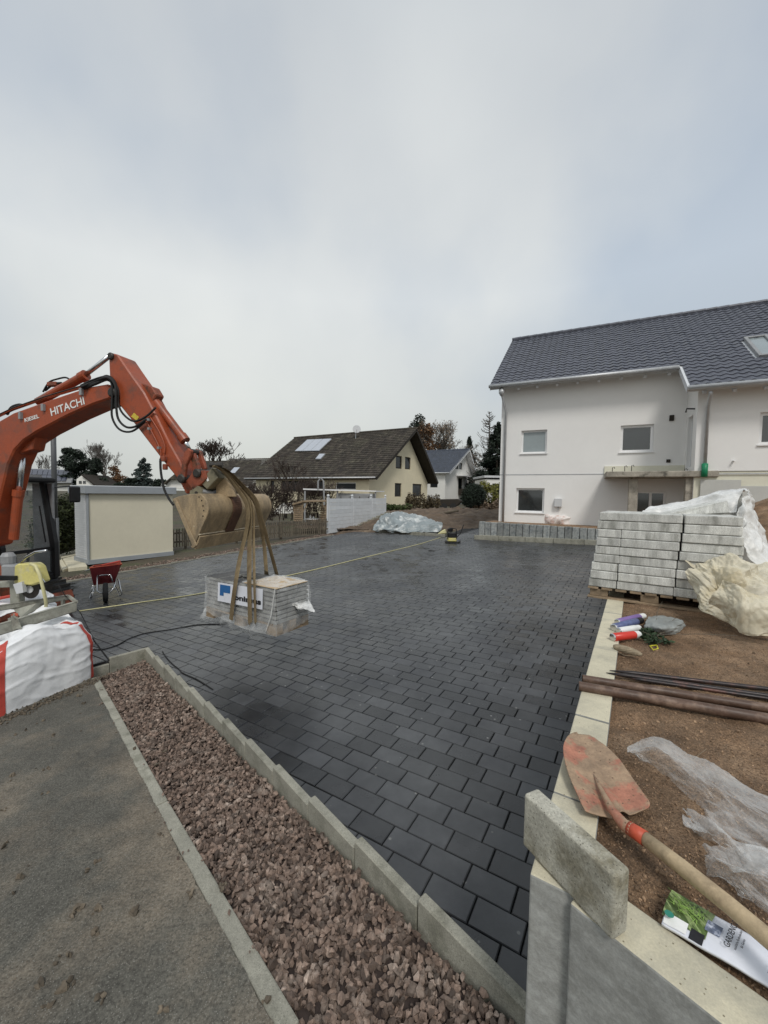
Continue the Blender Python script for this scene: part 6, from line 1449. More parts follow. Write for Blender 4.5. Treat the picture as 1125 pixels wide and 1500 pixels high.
def bag_band(th0, th1, t0, t1, name='red_band', curve=0):
    VV = []; n = 30
    for j in range(n + 1):
        for i in range(5): VV.append(tuple(bag_pt(th0 + (th1 - th0) * i / 4 + curve * (j / n), t0 + (t1 - t0) * j / n, .006)))
    me = arrmesh(name, VV, [(j * 5 + i, j * 5 + i + 1, (j + 1) * 5 + i + 1, (j + 1) * 5 + i) for j in range(n) for i in range(4)], M['bag_red']); me.shade_smooth(); link(bpy.data.objects.new(name, me), BAG)
def th_at(xf): # front side: y negative half
    x = xf; return -math.acos(max(-1, min(1, x)))
bag_band(-2.13, -2.26, .0, 1.25); bag_band(-.88, -.80, .0, 1.3); bag_band(-.02, -.08, .0, 1.2)
bag_band(2.2, 2.33, 0, 1.2)
# stone saw bench
SB = lambda px, py, Y=4.75: atY(px, py, Y)
sawt = thing('stone_saw', SB(40, 900, 4.9), 'bench stone saw with yellow blade guard on dusty grey steel rails', 'saw')
def rail(a, b, ya, yb, h, name='rail'):
    A_, B2 = SB(*a, ya), SB(*b, yb); d = B2 - A_; nn = V((-d.y, d.x, 0)).normalized(); nn = nn if nn.y > 0 else -nn
    g = G(); g.box(A_ - Z * h, d, nn * .012, Z * h); g.box(A_ - Z * .012, d, nn * .06, Z * .012); g.box(A_ - Z * h, d, nn * .06, Z * .012); return g.build(name, M['saw_rail'], sawt, bevel=.002)
rail((-30, 924), (112.5, 881.5), 4.05, 4.75, .115); rail((-30, 892), (101.5, 872), 4.5, 5.15, .06); G().tube([SB(112, 882, 4.75), SB(100, 873, 5.15)], .02, 4).build('end_bar', M['saw_rail'], sawt)
G().prism([SB(20, 893, 4.7), SB(53, 884, 4.85), SB(50, 894, 4.85), SB(30, 904, 4.7)], V((0, .2, 0))).build('slide_carriage', M['saw_rail'], sawt)
G().box(SB(14, 893, 4.8), V((.11, 0, 0)), V((0, .1, 0)), Z * .4).build('column', M['saw_rail'], sawt, bevel=.01)
G().box(SB(-20, 862, 4.85), V((.5, .05, .02)), V((0, .1, 0)), Z * .07).build('table', M['saw_rail'], sawt, bevel=.005)
G().prism([SB(19, 855, 4.75), SB(20, 829, 4.75), SB(25, 826, 4.75), SB(46, 825.5, 4.75), SB(53, 831, 4.75), SB(60, 853, 4.75), SB(46, 858, 4.75), SB(33, 857, 4.75)], V((.02, .13, 0))).build('blade_guard', M['yellow'], sawt, bevel=.015)
G().prism([SB(19, 856, 4.72), SB(32, 852, 4.72), SB(34, 868, 4.72), SB(24, 870, 4.72)], V((0, .05, 0))).build('splash_plate', M['door_grey'], sawt)
c = SB(44, 863, 4.82); G().lathe(c, (.05, 1, 0), [(0, .03), (.001, .115), (.005, .115), (.006, .03)], 30).build('blade', M['steel_dark'], sawt); G().lathe(c - V((0, .012, 0)), (.05, 1, 0), [(0, .045), (.01, .045)], 14).build('flange', M['door_grey'], sawt)
G().tube([SB(45, 826, 4.7), SB(52, 829, 4.68), SB(58, 842, 4.66), (SB(63, 862, 4.66)), SB(67, 880, 4.7), SB(67.5, 893, 4.75)], .018, 7).build('water_hose', M['yellow_hose'], sawt, smooth=True)
G().tube([SB(26, 828, 4.8), SB(40, 815, 4.75), SB(52, 808.5, 4.7), SB(68, 806.5, 4.65)], .014, 7).build('handle', M['chrome'], sawt, smooth=True)
G().lathe(SB(12, 824, 4.9), (0, 0, 1), [(-.05, .06), (.0, .075), (.08, .075), (.12, .05)], 12).build('motor', M['grey_steel'], sawt)
G().box(SB(0, 847, 4.8), V((.2, 0, 0)), V((0, .15, 0)), Z * .16).build('gearbox', M['grey_steel'], sawt, bevel=.02); G().box(SB(-6, 850, 4.7), V((.22, 0, 0)), V((0, .04, 0)), Z * .05).build('lever', M['black'], sawt)
G().tube([SB(60, 845, 4.7), SB(66, 853, 4.7)], .006, 5).build('spring', M['chrome'], sawt)
for p, y in (((15, 905), 4.75), ((-18, 905), 4.5), ((92, 878), 5.1)):
    a = SB(*p, y); G().tube([a, V((a.x, a.y, zy(a.x, a.y)))], .022, 4).build('leg', M['saw_rail'], sawt)
cl = thing('red_rag', SB(20, 900, 4.3), 'grey and red rag hung over the front saw rail', 'rag')
a = lambda px, py: SB(px, py, 4.24); sheet('cloth', [[a(15, 900), a(20, 898), a(27, 899)], [a(17, 906), a(22, 905), a(27, 906)], [a(19, 924), a(24, 922), a(33, 922)]], M['saw_rail'], cl, 14, 14, .01, 14, 3); sheet('cloth_edge', [[a(16, 899.5), a(21, 897.5), a(26.5, 898.5)], [a(16.5, 903), a(21.5, 902), a(27, 903)]], M['red_paint'], cl, 8, 5, .006, 14, 4)
ws = thing('white_sack', SB(60, 885, 5.3), 'half hidden white sack behind the saw rails', 'sack')
sheet('sack', [[SB(22, 895, 5.25), SB(45, 893, 5.2), SB(85, 888, 5.25)], [SB(28, 880, 5.3), SB(48, 872, 5.25), SB(82, 880, 5.3)], [SB(30, 872, 5.5), SB(62, 867, 5.45), SB(78, 874, 5.5)], [SB(20, 880, 5.8), SB(60, 876, 5.8), SB(80, 880, 5.8)]], M['bag_white'], ws, 36, 30, .035, 4, 6)
ws = thing('white_sack', SB(5, 890, 5.0), 'white sack with red edge at the left picture border behind the saw', 'sack')
sheet('sack', [[SB(-25, 905, 4.9), SB(0, 903, 4.9), SB(28, 895, 4.9)], [SB(-25, 882, 5.0), SB(0, 880, 5.0), SB(28, 884, 5.0)], [SB(-25, 878, 5.4), SB(0, 876, 5.4), SB(24, 880, 5.4)]], M['bag_white'], ws, 30, 20, .03, 4, 8)
G().tube([SB(-25, 883, 4.97), SB(2, 876, 4.95), SB(22, 872, 4.95)], .02, 6).build('red_band', M['bag_red'], ws)

# ---------------------------------------------------------------- cords and line on the paving
def ground_line(pts, r, mt, name, label, cat, lift=0.0):
    P = [yard(*p, r + lift) for p in pts]; Q_ = []
    for i in range(len(P) - 1):
        for t in range(8):
            t = t / 8; p0, p1, p2, p3 = P[max(0, i - 1)], P[i], P[i + 1], P[min(len(P) - 1, i + 2)]
            Q_.append(.5 * (2 * p1 + (p2 - p0) * t + (2 * p0 - 5 * p1 + 4 * p2 - p3) * t * t + (3 * p1 - p0 - 3 * p2 + p3) * t ** 3))
    Q_.append(P[-1]); return tag(G().tube(Q_, r, 6).build(name, M[mt], smooth=True), label, cat)
ground_line([(116, 895), (200, 883), (303, 867.5), (445, 838), (548, 813), (612, 797.5), (646, 787)], .0105, 'yellow_hose', 'yellow_hose', 'long yellow hose stretched diagonally across the dark paving', 'hose')
ground_line([(128, 951), (150, 951), (171, 945), (190, 935), (215, 927), (250, 922), (290, 915), (330, 914)], .007, 'rubber', 'black_cable', 'thick black cable curving from the bag to the hanging load', 'cable')
ground_line([(238, 954), (243, 962), (252, 972), (262, 980), (268, 986), (290, 996), (312, 1010)], .006, 'rubber', 'black_cable', 'thin black cable lying along the edging stones', 'cable')
tag(G().tube([SB(86, 858, 5.1), SB(95, 872, 5.0), yard(118, 898, .05), yard(138, 938, .01), yard(160, 967, .008)], .006, 5).build('black_cable', M['rubber'], smooth=True), 'thin black cable dropping from the saw bench to the corner of the edging', 'cable')

# ================================================================ RIGHT FOREGROUND
SZ = .965
def sp(px, py, dz=0.0): return atz(px, py, SZ + dz)
# ---- kerb stones stacked on a pallet
a0, a1 = atz(861, 858, 1.085), atz(1003, 876, 1.085)
SX = V((a1.x - a0.x, a1.y - a0.y, 0)).normalized(); SY = V((-SX.y, SX.x, 0))
if SY.y < 0: SY = -SY
A0_ = V((a0.x, a0.y, 0)); zT = pp(940, 752, A0_, SY).z; SH = (zT - 1.085) / 9
print('stack', a0, a1, zT, SH, SX)
fx = lambda px, py: (pp(px, py, A0_, SY) - A0_).dot(SX)
pal_ = thing('pallet', A0_ + Z * .97, 'worn wooden pallet under the stacked kerb stones', 'pallet')
xr = fx(1090, 800)
for (u0, u1) in ((.02, .19), (fx(938, 875) , fx(965, 875)), (1.32, 1.5)):
    for yy in (.02, .55): G().box(A0_ + SX * u0 + SY * yy + Z * .985, SX * (u1 - u0), SY * .14, Z * .075).build('pallet_block', M['wood_pallet'], pal_, bevel=.004)
for yy in (0, .55): G().box(A0_ + SX * .0 + SY * yy + Z * .963, SX * 1.55, SY * .12, Z * .021).build('pallet_board', M['wood_pallet'], pal_, bevel=.002)
for k in range(12): G().box(A0_ + SX * (.0 + .13 * k) + Z * 1.061, SX * .10, SY * .75, Z * .022).build('pallet_board', M['wood_pallet'], pal_, bevel=.002)
ordn = ['top', 'second', 'third', 'fourth', 'fifth', 'sixth', 'seventh', 'eighth', 'bottom']; rs_ = random.Random(21)
for L_ in range(9):
    z0 = 1.085 + (8 - L_) * SH
    if L_ < 2: cuts = [fx(878, 757 + 12 * L_) - .02 * L_, fx(1002, 757), fx(1090, 757)]; nm = ['left', 'right']
    else:
        lean = .012 * (8 - L_); cuts = [lean, fx(905, 800) - .0 + lean * .4, fx(990, 800) + lean * .6, fx(1090, 800)]; nm = ['left', 'middle', 'right']
    for k in range(len(cuts) - 1):
        j = rs_.uniform(-.006, .006); dy = rs_.uniform(-.008, .01)
        o = G().box(A0_ + SX * (cuts[k] + .004 + j) + SY * dy + Z * (z0 + .002), SX * (cuts[k + 1] - cuts[k] - .008), SY * .36, Z * (SH - .005)).build('kerb_stone', M['stack_stone'], bevel=.008, seg=2)
        tag(o, f'pale grey kerb stone at the {nm[k]} of the {ordn[L_]} layer on the pallet', 'kerb stone', 'kerb stones stacked on the pallet')
        if L_ < 3 or True:
            o = G().box(A0_ + SX * (cuts[k] + .004 - j) + SY * (.37 + dy) + Z * (z0 + .002), SX * (cuts[k + 1] - cuts[k] - .008), SY * .36, Z * (SH - .007)).build('kerb_stone', M['stack_stone'], bevel=.008)
            tag(o, f'kerb stone behind the {nm[k]} stone of the {ordn[L_]} layer, rear row', 'kerb stone', 'kerb stones stacked on the pallet')
# ---- second, film wrapped stack behind
Q4 = lambda px, py, Y: atY(px, py, Y)
w2t = thing('wrapped_stack', Q4(1040, 800, 4.9), 'second stack of stone slabs wrapped in white film, sloping behind the kerb stones', 'stack')
ctr = [[Q4(935, 757, 4.6), Q4(985, 755, 4.5), Q4(1040, 752, 4.35), Q4(1078, 752, 4.2)], [Q4(942, 748, 4.7), Q4(990, 741, 4.6), Q4(1040, 732, 4.45), Q4(1082, 727, 4.3)], [Q4(950, 745, 4.9), Q4(1000, 734, 4.8), Q4(1050, 722, 4.6), Q4(1095, 715.5, 4.4)], [Q4(960, 746, 5.6), Q4(1005, 737, 5.5), Q4(1052, 725, 5.2), Q4(1092, 718, 5.0)]]
sheet('film', ctr, M['film_dense'], w2t, 80, 36, .022, 4, 11)
ctr = [[Q4(1078, 752, 4.1), Q4(1090, 733, 4.15), Q4(1096, 716, 4.3)], [Q4(1082, 800, 3.95), Q4(1100, 775, 4.1), Q4(1106, 745, 4.4)], [Q4(1086, 870, 3.8), Q4(1112, 840, 4.0), Q4(1126, 800, 4.4)], [Q4(1090, 910, 3.7), Q4(1125, 890, 3.9), Q4(1150, 850, 4.3)]]
sheet('film', ctr, M['film_dense'], w2t, 50, 70, .03, 5, 12)
def slabp(name, pts, vec, m_='stack_stone'): return G().prism(pts, vec).build(name, M[m_], w2t, bevel=.006)
slabp('stone_slab', [Q4(975, 753, 4.36), Q4(1066, 733, 4.16), Q4(1069, 751, 4.12), Q4(990, 756, 4.33)], V((.1, .45, -.02)))
slabp('stone_slab', [Q4(955, 756, 4.75), Q4(1088, 722, 4.4), Q4(1100, 850, 4.2), Q4(960, 850, 4.75)], V((.14, .5, 0)))
# ---- cream cloth heaped at the right end
cc = thing('cream_sheet', sp(1070, 915), 'cream woven plastic sheet crumpled at the foot of the stone stack', 'sheet')
C4 = Q4
ctr = [[C4(1004, 868, 3.62), C4(1020, 892, 3.42), C4(1045, 902, 3.32), C4(1090, 923, 3.16), C4(1140, 930, 3.05)],
       [C4(1008, 850, 3.66), C4(1030, 868, 3.42), C4(1060, 880, 3.28), C4(1095, 895, 3.15), C4(1142, 905, 3.08)],
       [C4(1018, 830, 3.75), C4(1040, 840, 3.5), C4(1072, 852, 3.35), C4(1100, 866, 3.3), C4(1142, 878, 3.25)],
       [C4(1040, 812, 3.85), C4(1060, 812, 3.7), C4(1085, 826, 3.55), C4(1108, 842, 3.5), C4(1142, 852, 3.45)],
       [C4(1060, 806, 4.0), C4(1078, 803, 3.95), C4(1092, 812, 3.9), C4(1115, 828, 3.85), C4(1145, 835, 3.85)]]
sheet('cloth', ctr, M['film_cream'], cc, 170, 140, .085, 2.2, 21, jit=.5, smooth=False)
ctr = [[C4(1034, 884, 3.3), C4(1062, 900, 3.15), C4(1092, 922, 3.02), C4(1145, 926, 2.9)], [C4(1045, 868, 3.2), C4(1075, 880, 3.05), C4(1100, 890, 2.98), C4(1145, 895, 2.92)], [C4(1062, 846, 3.2), C4(1084, 858, 3.1), C4(1108, 868, 3.05), C4(1145, 868, 3.0)]]
sheet('cloth_flap', ctr, M['film_cream'], cc, 100, 70, .05, 3, 26, jit=.8, smooth=False)
ctr = [[C4(1002, 822, 3.85), C4(1022, 834, 3.8), C4(1040, 822, 3.85)], [C4(1012, 820, 3.9), C4(1030, 826, 3.85), C4(1048, 815, 3.9)], [C4(1034, 819, 3.95), C4(1044, 812, 3.95), C4(1056, 806, 3.95)]]
sheet('cloth_corner', ctr, M['film_cream'], cc, 24, 24, .012, 6, 22)
ctr = [[C4(1081, 778, 3.98), C4(1092, 800, 3.9), C4(1100, 818, 3.85), C4(1125, 846, 3.75)], [C4(1090, 772, 4.0), C4(1103, 792, 3.95), C4(1114, 812, 3.9), C4(1140, 836, 3.85)], [C4(1097, 764, 4.05), C4(1112, 782, 4.05), C4(1124, 800, 4.0), C4(1145, 822, 4.0)]]
sheet('film_corner', ctr, M['film_dense'], cc, 40, 30, .025, 5, 23)

# ---- lying kerb piece on the wall corner
kb = [atz(770, 1243, WZ + .004), atz(894, 1378, WZ + .004)]
kd_ = (kb[1] - kb[0]); kl = kd_.length; kd_.normalize(); kn_ = V((-kd_.y, kd_.x, 0)); kn_ = kn_ if kn_.x > 0 else -kn_
hk_ = pp(901, 1283, kb[1], kn_ if False else kd_).z - WZ
print('loose kerb', kl, hk_, kb)
hk_ = max(.13, min(.2, hk_))
o = G().box(kb[0] - kd_ * .015, kd_ * (kl + .02), kn_ * .058, Z * hk_).build('loose_kerb_stone', M['loose_kerb'], bevel=.009, seg=3)
tag(o, 'rough short piece of kerb stone standing on edge across the wall corner', 'kerb stone')

# ---- shovel
shz = SZ + .02
S_ = lambda px, py, dz=0.0: atz(px, py, shz + dz)
shv = thing('shovel', S_(880, 1150), 'used shovel with rusty red blade and pale wooden handle lying across wall and soil', 'shovel')
outl = [(843, 1078.5), (862, 1082), (888, 1103), (905, 1122), (920, 1142), (938, 1166), (956, 1189), (940, 1196), (926, 1201), (917, 1205), (911, 1207), (905, 1208), (890, 1214), (873, 1220.5), (863, 1207), (853, 1190), (843, 1168), (834, 1150), (827, 1130), (824, 1112), (825, 1098), (832, 1084)]
tipc, neck = V((*S_(840, 1082).xy, 0)), V((*S_(912, 1204).xy, 0)); ax_ = (neck - tipc).normalized(); sx_ = V((-ax_.y, ax_.x, 0)); LBd = (neck - tipc).length
wmax = (V((*S_(956, 1189).xy, 0)) - V((*S_(872, 1220).xy, 0))).length / 2
OPh = [V((*S_(*p).xy, 0)) for p in outl]
for _ in range(2): OPh = [q_ for i in range(len(OPh)) for q_ in (OPh[i].lerp(OPh[(i + 1) % len(OPh)], .25), OPh[i].lerp(OPh[(i + 1) % len(OPh)], .75))]
def ext(a):
    ts = []
    for i in range(len(OPh)):
        p, q_ = OPh[i] - tipc, OPh[(i + 1) % len(OPh)] - tipc; pa, qa_ = p.dot(ax_) / LBd, q_.dot(ax_) / LBd
        if (pa - a) * (qa_ - a) <= 0 and abs(pa - qa_) > 1e-6: f = (a - pa) / (qa_ - pa); ts.append(p.dot(sx_) * (1 - f) + q_.dot(sx_) * f)
    return (min(ts), max(ts)) if len(ts) > 1 else (0, 0)
amin = min((p - tipc).dot(ax_) for p in OPh) / LBd + .002; amax = .985
NA, NS_ = 60, 40; VV = []
for i in range(NA + 1):
    a = amin + (amax - amin) * (i / NA) ** 1.4; e0_, e1_ = ext(a); wm = (e1_ - e0_) / 2
    for k in range(NS_ + 1):
        s_ = (k / NS_ * 2 - 1); w_ = (e0_ + e1_) / 2 * (1 - a) + wm * s_ + (e0_ + e1_) / 2 * a; P_ = tipc + ax_ * (LBd * a) + sx_ * w_; a = max(0, a)
        h_ = .016 + .030 * s_ * s_ * min(1, a * 2.5) * (1.05 - .6 * a) + .016 * (1 - a) ** 2 + (.020 * max(0, (a - .25) / .75) ** 1.2) * math.exp(-(w_ / (.008 + .014 * a)) ** 2) - .006 * math.exp(-((abs(w_) - .03) / .012) ** 2) * a + .0012 * fbm((P_.x * 25, P_.y * 25, 0))
        VV.append((P_.x, P_.y, shz - .012 + h_))
me = arrmesh('blade', VV, [(i * (NS_ + 1) + k, i * (NS_ + 1) + k + 1, (i + 1) * (NS_ + 1) + k + 1, (i + 1) * (NS_ + 1) + k) for i in range(NA) for k in range(NS_)], M['shovel']); me.shade_smooth()
ob = link(bpy.data.objects.new('blade', me), shv); md = ob.modifiers.new('t', 'SOLIDIFY'); md.thickness = .003
h0, h1, h2 = S_(896, 1186, .03), S_(914, 1208, .035), S_(945, 1228.5, .04)
G().tube([S_(868, 1132, .010), S_(880, 1156, .020), h0, h1, h1.lerp(h2, .4)], [.002, .008, .013, .018, .021], 14).build('socket', M['shovel'], shv, smooth=True)
G().tube([h1.lerp(h2, .25), h2], [.0205, .022], 14).build('red_ferrule', M['red_paint'], shv, smooth=True)
hEnd = atz(1140, 1387, shz + .10); dH = (hEnd - h2); Hs = [h2 - dH.normalized() * .01, h2 + dH * .35 + Z * .004, h2 + dH * .7 + Z * .004, hEnd, hEnd + dH.normalized() * .9]
G().tube(Hs, [.0195, .0205, .0205, .0205, .02], 16).build('handle', M['handle_wood'], shv, smooth=True)

# ---- transparent film on the soil
pf2 = thing('plastic_film', sp(1040, 1180), 'crumpled clear plastic film lying on the soil right of the shovel', 'film')
f_ = lambda px, py, dz: atz(px, py, SZ + dz)
ctr = [[f_(921, 1090, .035), f_(965, 1083, .03), f_(1015, 1108, .03), f_(1070, 1135, .03), f_(1160, 1178, .03)],
       [f_(918, 1098, .075), f_(965, 1100, .09), f_(1020, 1128, .08), f_(1075, 1158, .08), f_(1165, 1200, .08)],
       [f_(922, 1108, .06), f_(968, 1122, .05), f_(1025, 1160, .05), f_(1080, 1190, .05), f_(1165, 1228, .05)],
       [f_(935, 1121, .01), f_(972, 1134, .01), f_(1010, 1172, .01), f_(1062, 1222, .015), f_(1165, 1262, .02)]]
sheet('film', ctr, M['film'], pf2, 150, 70, .020, 5, 31, solid=0, smooth=False)
ctr = [[f_(998, 1180, .01), f_(1030, 1188, .03), f_(1075, 1225, .03), f_(1160, 1262, .03)], [f_(1000, 1200, .04), f_(1038, 1215, .06), f_(1080, 1242, .05), f_(1165, 1282, .05)], [f_(1020, 1218, .01), f_(1050, 1236, .03), f_(1090, 1262, .03), f_(1165, 1305, .03)]]
sheet('film', ctr, M['film'], pf2, 110, 60, .020, 6, 32, solid=0, smooth=False)
ctr = [[f_(1019, 1233, .01), f_(1060, 1232, .03), f_(1110, 1242, .04), f_(1170, 1262, .04)], [f_(1036, 1254, .03), f_(1070, 1262, .08), f_(1118, 1280, .09), f_(1175, 1300, .08)], [f_(1062, 1282, .01), f_(1085, 1290, .05), f_(1125, 1310, .06), f_(1180, 1335, .05)], [f_(1084, 1318, .005), f_(1100, 1322, .02), f_(1135, 1350, .03), f_(1185, 1372, .03)]]
sheet('film', ctr, M['film'], pf2, 120, 90, .026, 6, 33, solid=0, smooth=False)

# ---- printed ground cover bag
gb = thing('seed_bag', sp(1050, 1380), 'flat white printed bag with green grass picture lying beside the shovel handle', 'bag')
zb2 = SZ + .018
q = lambda px, py, dz=0.0: atz(px, py, zb2 + dz)
quad = [q(968, 1358), q(984, 1307), q(1150, 1398), q(1128, 1448)]     # lower-left, upper-left, upper-right, lower-right
quad = [q(966, 1352), q(984, 1307), q(1160, 1405), q(1140, 1455)]
BX = (quad[3] - quad[0]); BY = (quad[1] - quad[0])
def bq(u, v, h=0.0): return quad[0] * (1 - u) * (1 - v) + quad[3] * u * (1 - v) + quad[2] * u * v + quad[1] * (1 - u) * v + Z * h
def bagsheet(name, u0, u1, v0, v1, mt, h, seed=51, n=24):
    VV = []
    for j in range(n + 1):
        for i in range(n + 1):
            u, v = u0 + (u1 - u0) * i / n, v0 + (v1 - v0) * j / n; p = bq(u, v)
            hh = .010 * math.sin(math.pi * min(1, max(0, v))) + .005 * fbm((p.x * 9, p.y * 9, seed)) ; VV.append(tuple(p + Z * (h + hh)))
    W = n + 1; me = arrmesh(name, VV, [(j * W + i, j * W + i + 1, (j + 1) * W + i + 1, (j + 1) * W + i) for j in range(n) for i in range(n)], mt); me.shade_smooth(); return link(bpy.data.objects.new(name, me), gb)
bo_ = bagsheet('bag_front', .02, 1.0, 0, 1, M['paper_white'], .004); md = bo_.modifiers.new('t', 'SOLIDIFY'); md.thickness = .008
bagsheet('grass_picture', 0.0, .40, .16, 1.0, mat('grass_print', (.07, .11, .03), .4, .6, 30, .1, 40, col2=(.30, .38, .16), c2s=45, c2lo=.48, c2hi=.56, streak=(1, .3, 1)), .0055)
bagsheet('picture_sky', .26, .40, .52, 1.0, mat('sky_print', (.55, .62, .62), .4, .2, 30, 0), .0068) if 0 else None
bagsheet('dark_corner', .27, .39, .0, .24, M['print_black'], .006)
bagsheet('white_badge', .03, .24, .02, .26, M['print_white'], .0072)
bagsheet('blue_picture', .37, .50, .36, .66, mat('blue_print', (.16, .19, .27), .4, .5, 60, 0, col2=(.55, .58, .66), c2s=60), .0068)
gb2 = G(); rg = random.Random(3)
for k in range(70):
    u, v = rg.uniform(.02, .38), rg.uniform(.3, .95); a = rg.uniform(0, 6.28); l = rg.uniform(.012, .028); u = .04 + u * .8; v = .22 + v * .7; p = bq(u, v, .0125 + .010 * math.sin(math.pi * v) - .003 + .005 * fbm((bq(u, v).x * 9, bq(u, v).y * 9, 51)) + .0005)
    d = V((math.cos(a), math.sin(a), 0)); n_ = V((-d.y, d.x, 0)) * .0011; gb2.poly([p - n_, p + d * l, p + n_])
gb2.build('grass_blade_print', mat('blade_print', (.22, .36, .08), .5, .5, 40, 0), gb)['kind'] = 'stuff'
bu = (bq(.7, .2) - bq(.7, .8)).normalized(); ty = BX.normalized() * -1
tdir = (bq(.5, 1) - bq(.5, 0)).normalized(); tup = -(bq(1, .5) - bq(0, .5)).normalized()
def btxt(name, s, u, v, size, m_='print_black', bold=0): return text(name, s, bq(u, v, .0215), tdir, tup, size, M[m_], gb, extrude=.0002, bold=bold)
btxt('title_lettering', 'GARDENCOVER', .60, .16, .0165, bold=.0001); btxt('small_lettering', 'natürliche Bodendecker', .65, .20, .007); btxt('small_lettering', 'für Garten', .69, .34, .007)
btxt('small_lettering', 'naturplus', .92, .10, .007)
mk('teal', (.03, .22, .16), .5, .1, 5, 0); p = bq(.07, .16, .0215); G().lathe(p, Z, [(0, .010), (.0005, .010)], 14).build('green_logo', M['teal'], gb)

# ---- rods and pipes
def rod(p0, p1, r, m_, label, name, k=12, tip=None):
    a, b = sp(*p0, r), sp(*p1, r); d = (b - a).normalized(); P = [a, b, b + d * .6]; R_ = [r] * 3
    if tip: P = [a, a + d * tip, b, b + d * .6]; R_ = [r * .15, r, r, r]
    g = G().tube(P, R_, k); 
    return tag(g.build(name, M[m_], bevel=0, smooth=True), label, 'rod' if name == 'steel_stake' else 'pipe')
def pipe(p0, p1, r, label, lz=0.0):
    a, b = sp(*p0, r + lz), sp(*p1, r + .0); d = (b - a).normalized(); g = G(); k = 18; aa = d.orthogonal().normalized(); bb = d.cross(aa)
    g.tube([a, b, b + d * .7], r, k, cap=False); g.tube([a, b, b + d * .7], r * .82, k, cap=False)
    for j in range(k):
        t0, t1 = 2 * math.pi * j / k, 2 * math.pi * (j + 1) / k; f = lambda t, q_: a + (aa * math.cos(t) + bb * math.sin(t)) * q_; g.poly([f(t0, r), f(t1, r), f(t1, r * .82), f(t0, r * .82)])
    return tag(g.build('brown_pipe', M['pipe_brown'], smooth=False), label, 'pipe')
for o in (pipe((848, 1005), (1130, 1054), .026, 'nearer of two rusty brown pipes lying across the wall top', .0), pipe((853, 994), (1130, 1038), .022, 'farther of two rusty brown pipes, partly behind the nearer pipe', .012)):
    o.data.shade_smooth()
rod((888, 985.5), (1130, 1020), .013, 'steel_stake', 'nearer dark steel stake with pointed end lying on the soil', 'steel_stake', tip=.10)
rod((893, 982), (1130, 1010), .013, 'steel_stake', 'farther dark steel stake behind the pointed one', 'steel_stake', tip=.12)
rod((925, 994), (1130, 1024), .010, 'steel_stake', 'short dark steel stake half hidden in front of the pointed stakes', 'steel_stake', tip=.05)

# ---- spray cans, gloves, greens, twine
def can(p0, p1, r, m_, label, capm='can_white'):
    a, b = sp(*p0, r), sp(*p1, r); d = (b - a).normalized(); L_ = (b - a).length; t = thing('spray_can', a, label, 'spray can', 'spray cans on the soil')
    G().lathe(a, d, [(.0, r * .7), (.004, r), (L_ * .78, r), (L_ * .82, r * .85), (L_ * .84, r * .6)], 18).build('body', M[m_], t, smooth=False, bevel=0).data.shade_smooth()
    G().lathe(a - d * .004, d, [(0, r * .78), (.006, r * .98), (.012, r)], 18).build('rim', M['chrome'], t)
    G().lathe(a + d * L_ * .80, d, [(0, r * .93), (L_ * .16, r * .9), (L_ * .2, r * .7)], 16).build('cap', M[capm], t); return t
can((897, 933.5), (937, 929), .030, 'can_red', 'red and white spray can nearest to the twine')
can((906, 924.5), (937, 919.5), .027, 'can_white', 'white spray can between the red can and the blue cans', 'can_white')
can((899, 919.5), (940, 908.5), .031, 'can_blue', 'dark blue spray can in the middle of the group', 'print_black')
can((904, 911.5), (944, 902), .028, 'can_purple', 'purple spray can at the back of the group', 'can_white')
ggb = thing('grey_glove', sp(975, 922), 'grey rubber bundle lying behind the green twigs', 'glove')
ctr = [[f_(942, 925, .0), f_(965, 930, .0), f_(990, 928, .0), f_(1004, 918, .0)], [f_(944, 915, .05), f_(965, 918, .085), f_(988, 918, .06), f_(1003, 914, .015)], [f_(948, 907, .05), f_(965, 906, .05), f_(985, 908, .03), f_(1001, 911, .01)], [f_(950, 903, .0), f_(968, 902, .0), f_(985, 905, .0), f_(1000, 909, .0)]]
mk('grey_rubber', (.27, .285, .275), .6, .2, 8, .3, 60); sheet('cloth', ctr, M['grey_rubber'], ggb, 40, 30, .008, 12, 41)
tw = thing('green_twigs', sp(960, 935), 'small bunch of cut green twigs with dark leaves and a thin dry stem', 'twigs'); rg = random.Random(9)
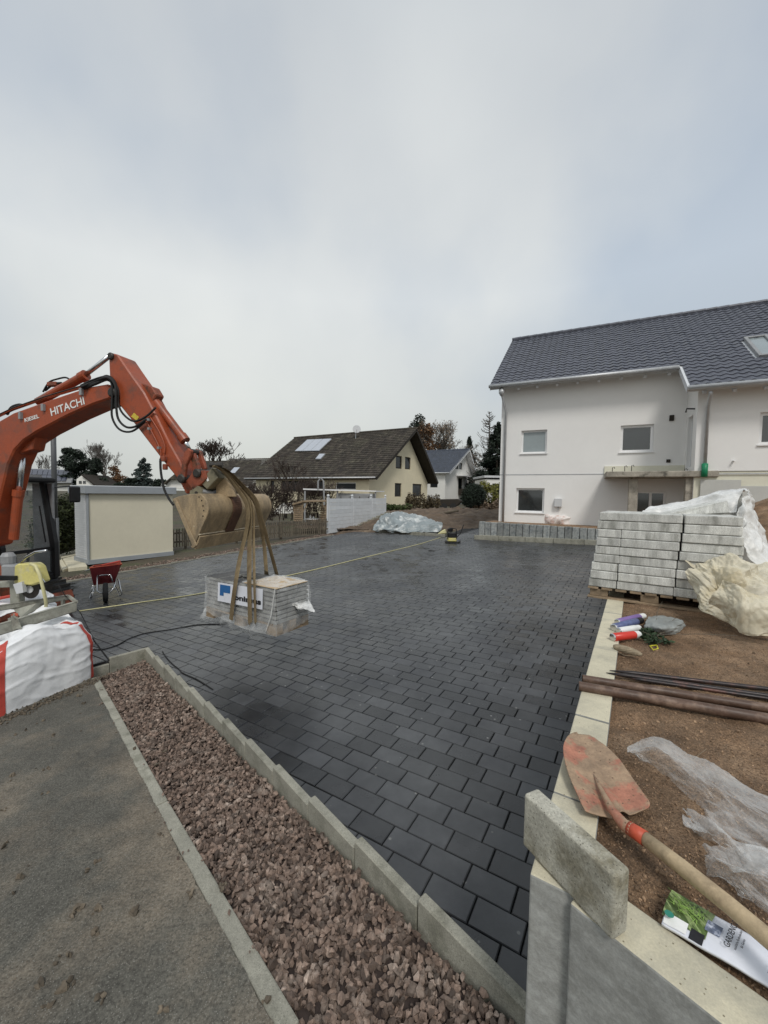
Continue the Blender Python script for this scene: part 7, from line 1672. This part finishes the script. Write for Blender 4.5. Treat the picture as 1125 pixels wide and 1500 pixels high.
leaves('leaves', [(f_(948, 925, .03), (.06, .04, .03)), (f_(960, 934, .025), (.07, .05, .025)), (f_(955, 938, .03), (.05, .03, .03)), (f_(976, 940, .015), (.06, .03, .012)), (f_(940, 932, .02), (.04, .03, .02))], 420, .016, M['leaf_dark'], tw, 51, shell=.05)
g = G(); 
for p, q_ in (((958, 938), (963, 896)), ((962, 898), (975, 873)), ((958, 938), (990, 905)), ((955, 935), (1005, 912)), ((965, 930), (1080, 931)), ((958, 935), (940, 925))): a, b = f_(*p, .03), f_(*q_, .05); g.tube([a, a.lerp(b, .5) + Z * .01, b], .0022, 5)
g.build('stem', M['wood_grey'], tw)
mk('tag_yellow', (.55, .52, .04), .5, .2, 10, 0); G().tube([f_(952, 946, .005), f_(957, 952, .006), f_(964, 950, .012), (f_(962, 945, .01)), f_(953, 946, .005)], .004, 6).build('yellow_tag', M['tag_yellow'], tw)
twn = thing('twine_spool', sp(920, 953), 'short spool of brown twine lying on the soil beside the red can', 'twine')
a, b = f_(899, 946.5, .022), f_(940, 959, .022); d = b - a
G().tube([a, a + d * .12, a + d * .5, a + d * .8, b], [.012, .022, .026, .021, .010], 14).build('spool', M['twine'], twn, smooth=True)
g = G(); P = []
for i in range(300):
    t = i / 299; rr = .0265 * math.sin(math.pi * (.15 + .7 * t)) ** .6; an = i * 1.1; u_ = d.normalized().orthogonal().normalized(); v_2 = d.normalized().cross(u_); P.append(a + d * (.06 + .84 * t + .05 * math.sin(i * .37)) + (u_ * math.cos(an) + v_2 * math.sin(an)) * rr)
g.tube(P, .0016, 4); g.tube([f_(905, 955, .003), f_(915, 960, .003), f_(930, 961, .003), f_(938, 960, .01)], .0016, 4); g.build('string', M['twine'], twn)
# small straws and stones on the soil
for k, (p, q_, lab_) in enumerate((((1013, 1116), (1035, 1097), 'short dry straw above the clear plastic film'), ((998, 1178), (1003, 1170), 'tiny dry straw at the corner of the clear plastic film'))): tag(G().tube([sp(*p, .003), sp((p[0] + q_[0]) / 2, (p[1] + q_[1]) / 2 - 1, .012), sp(*q_, .003)], .0015, 4).build('straw', M['wood']), lab_, 'straw')
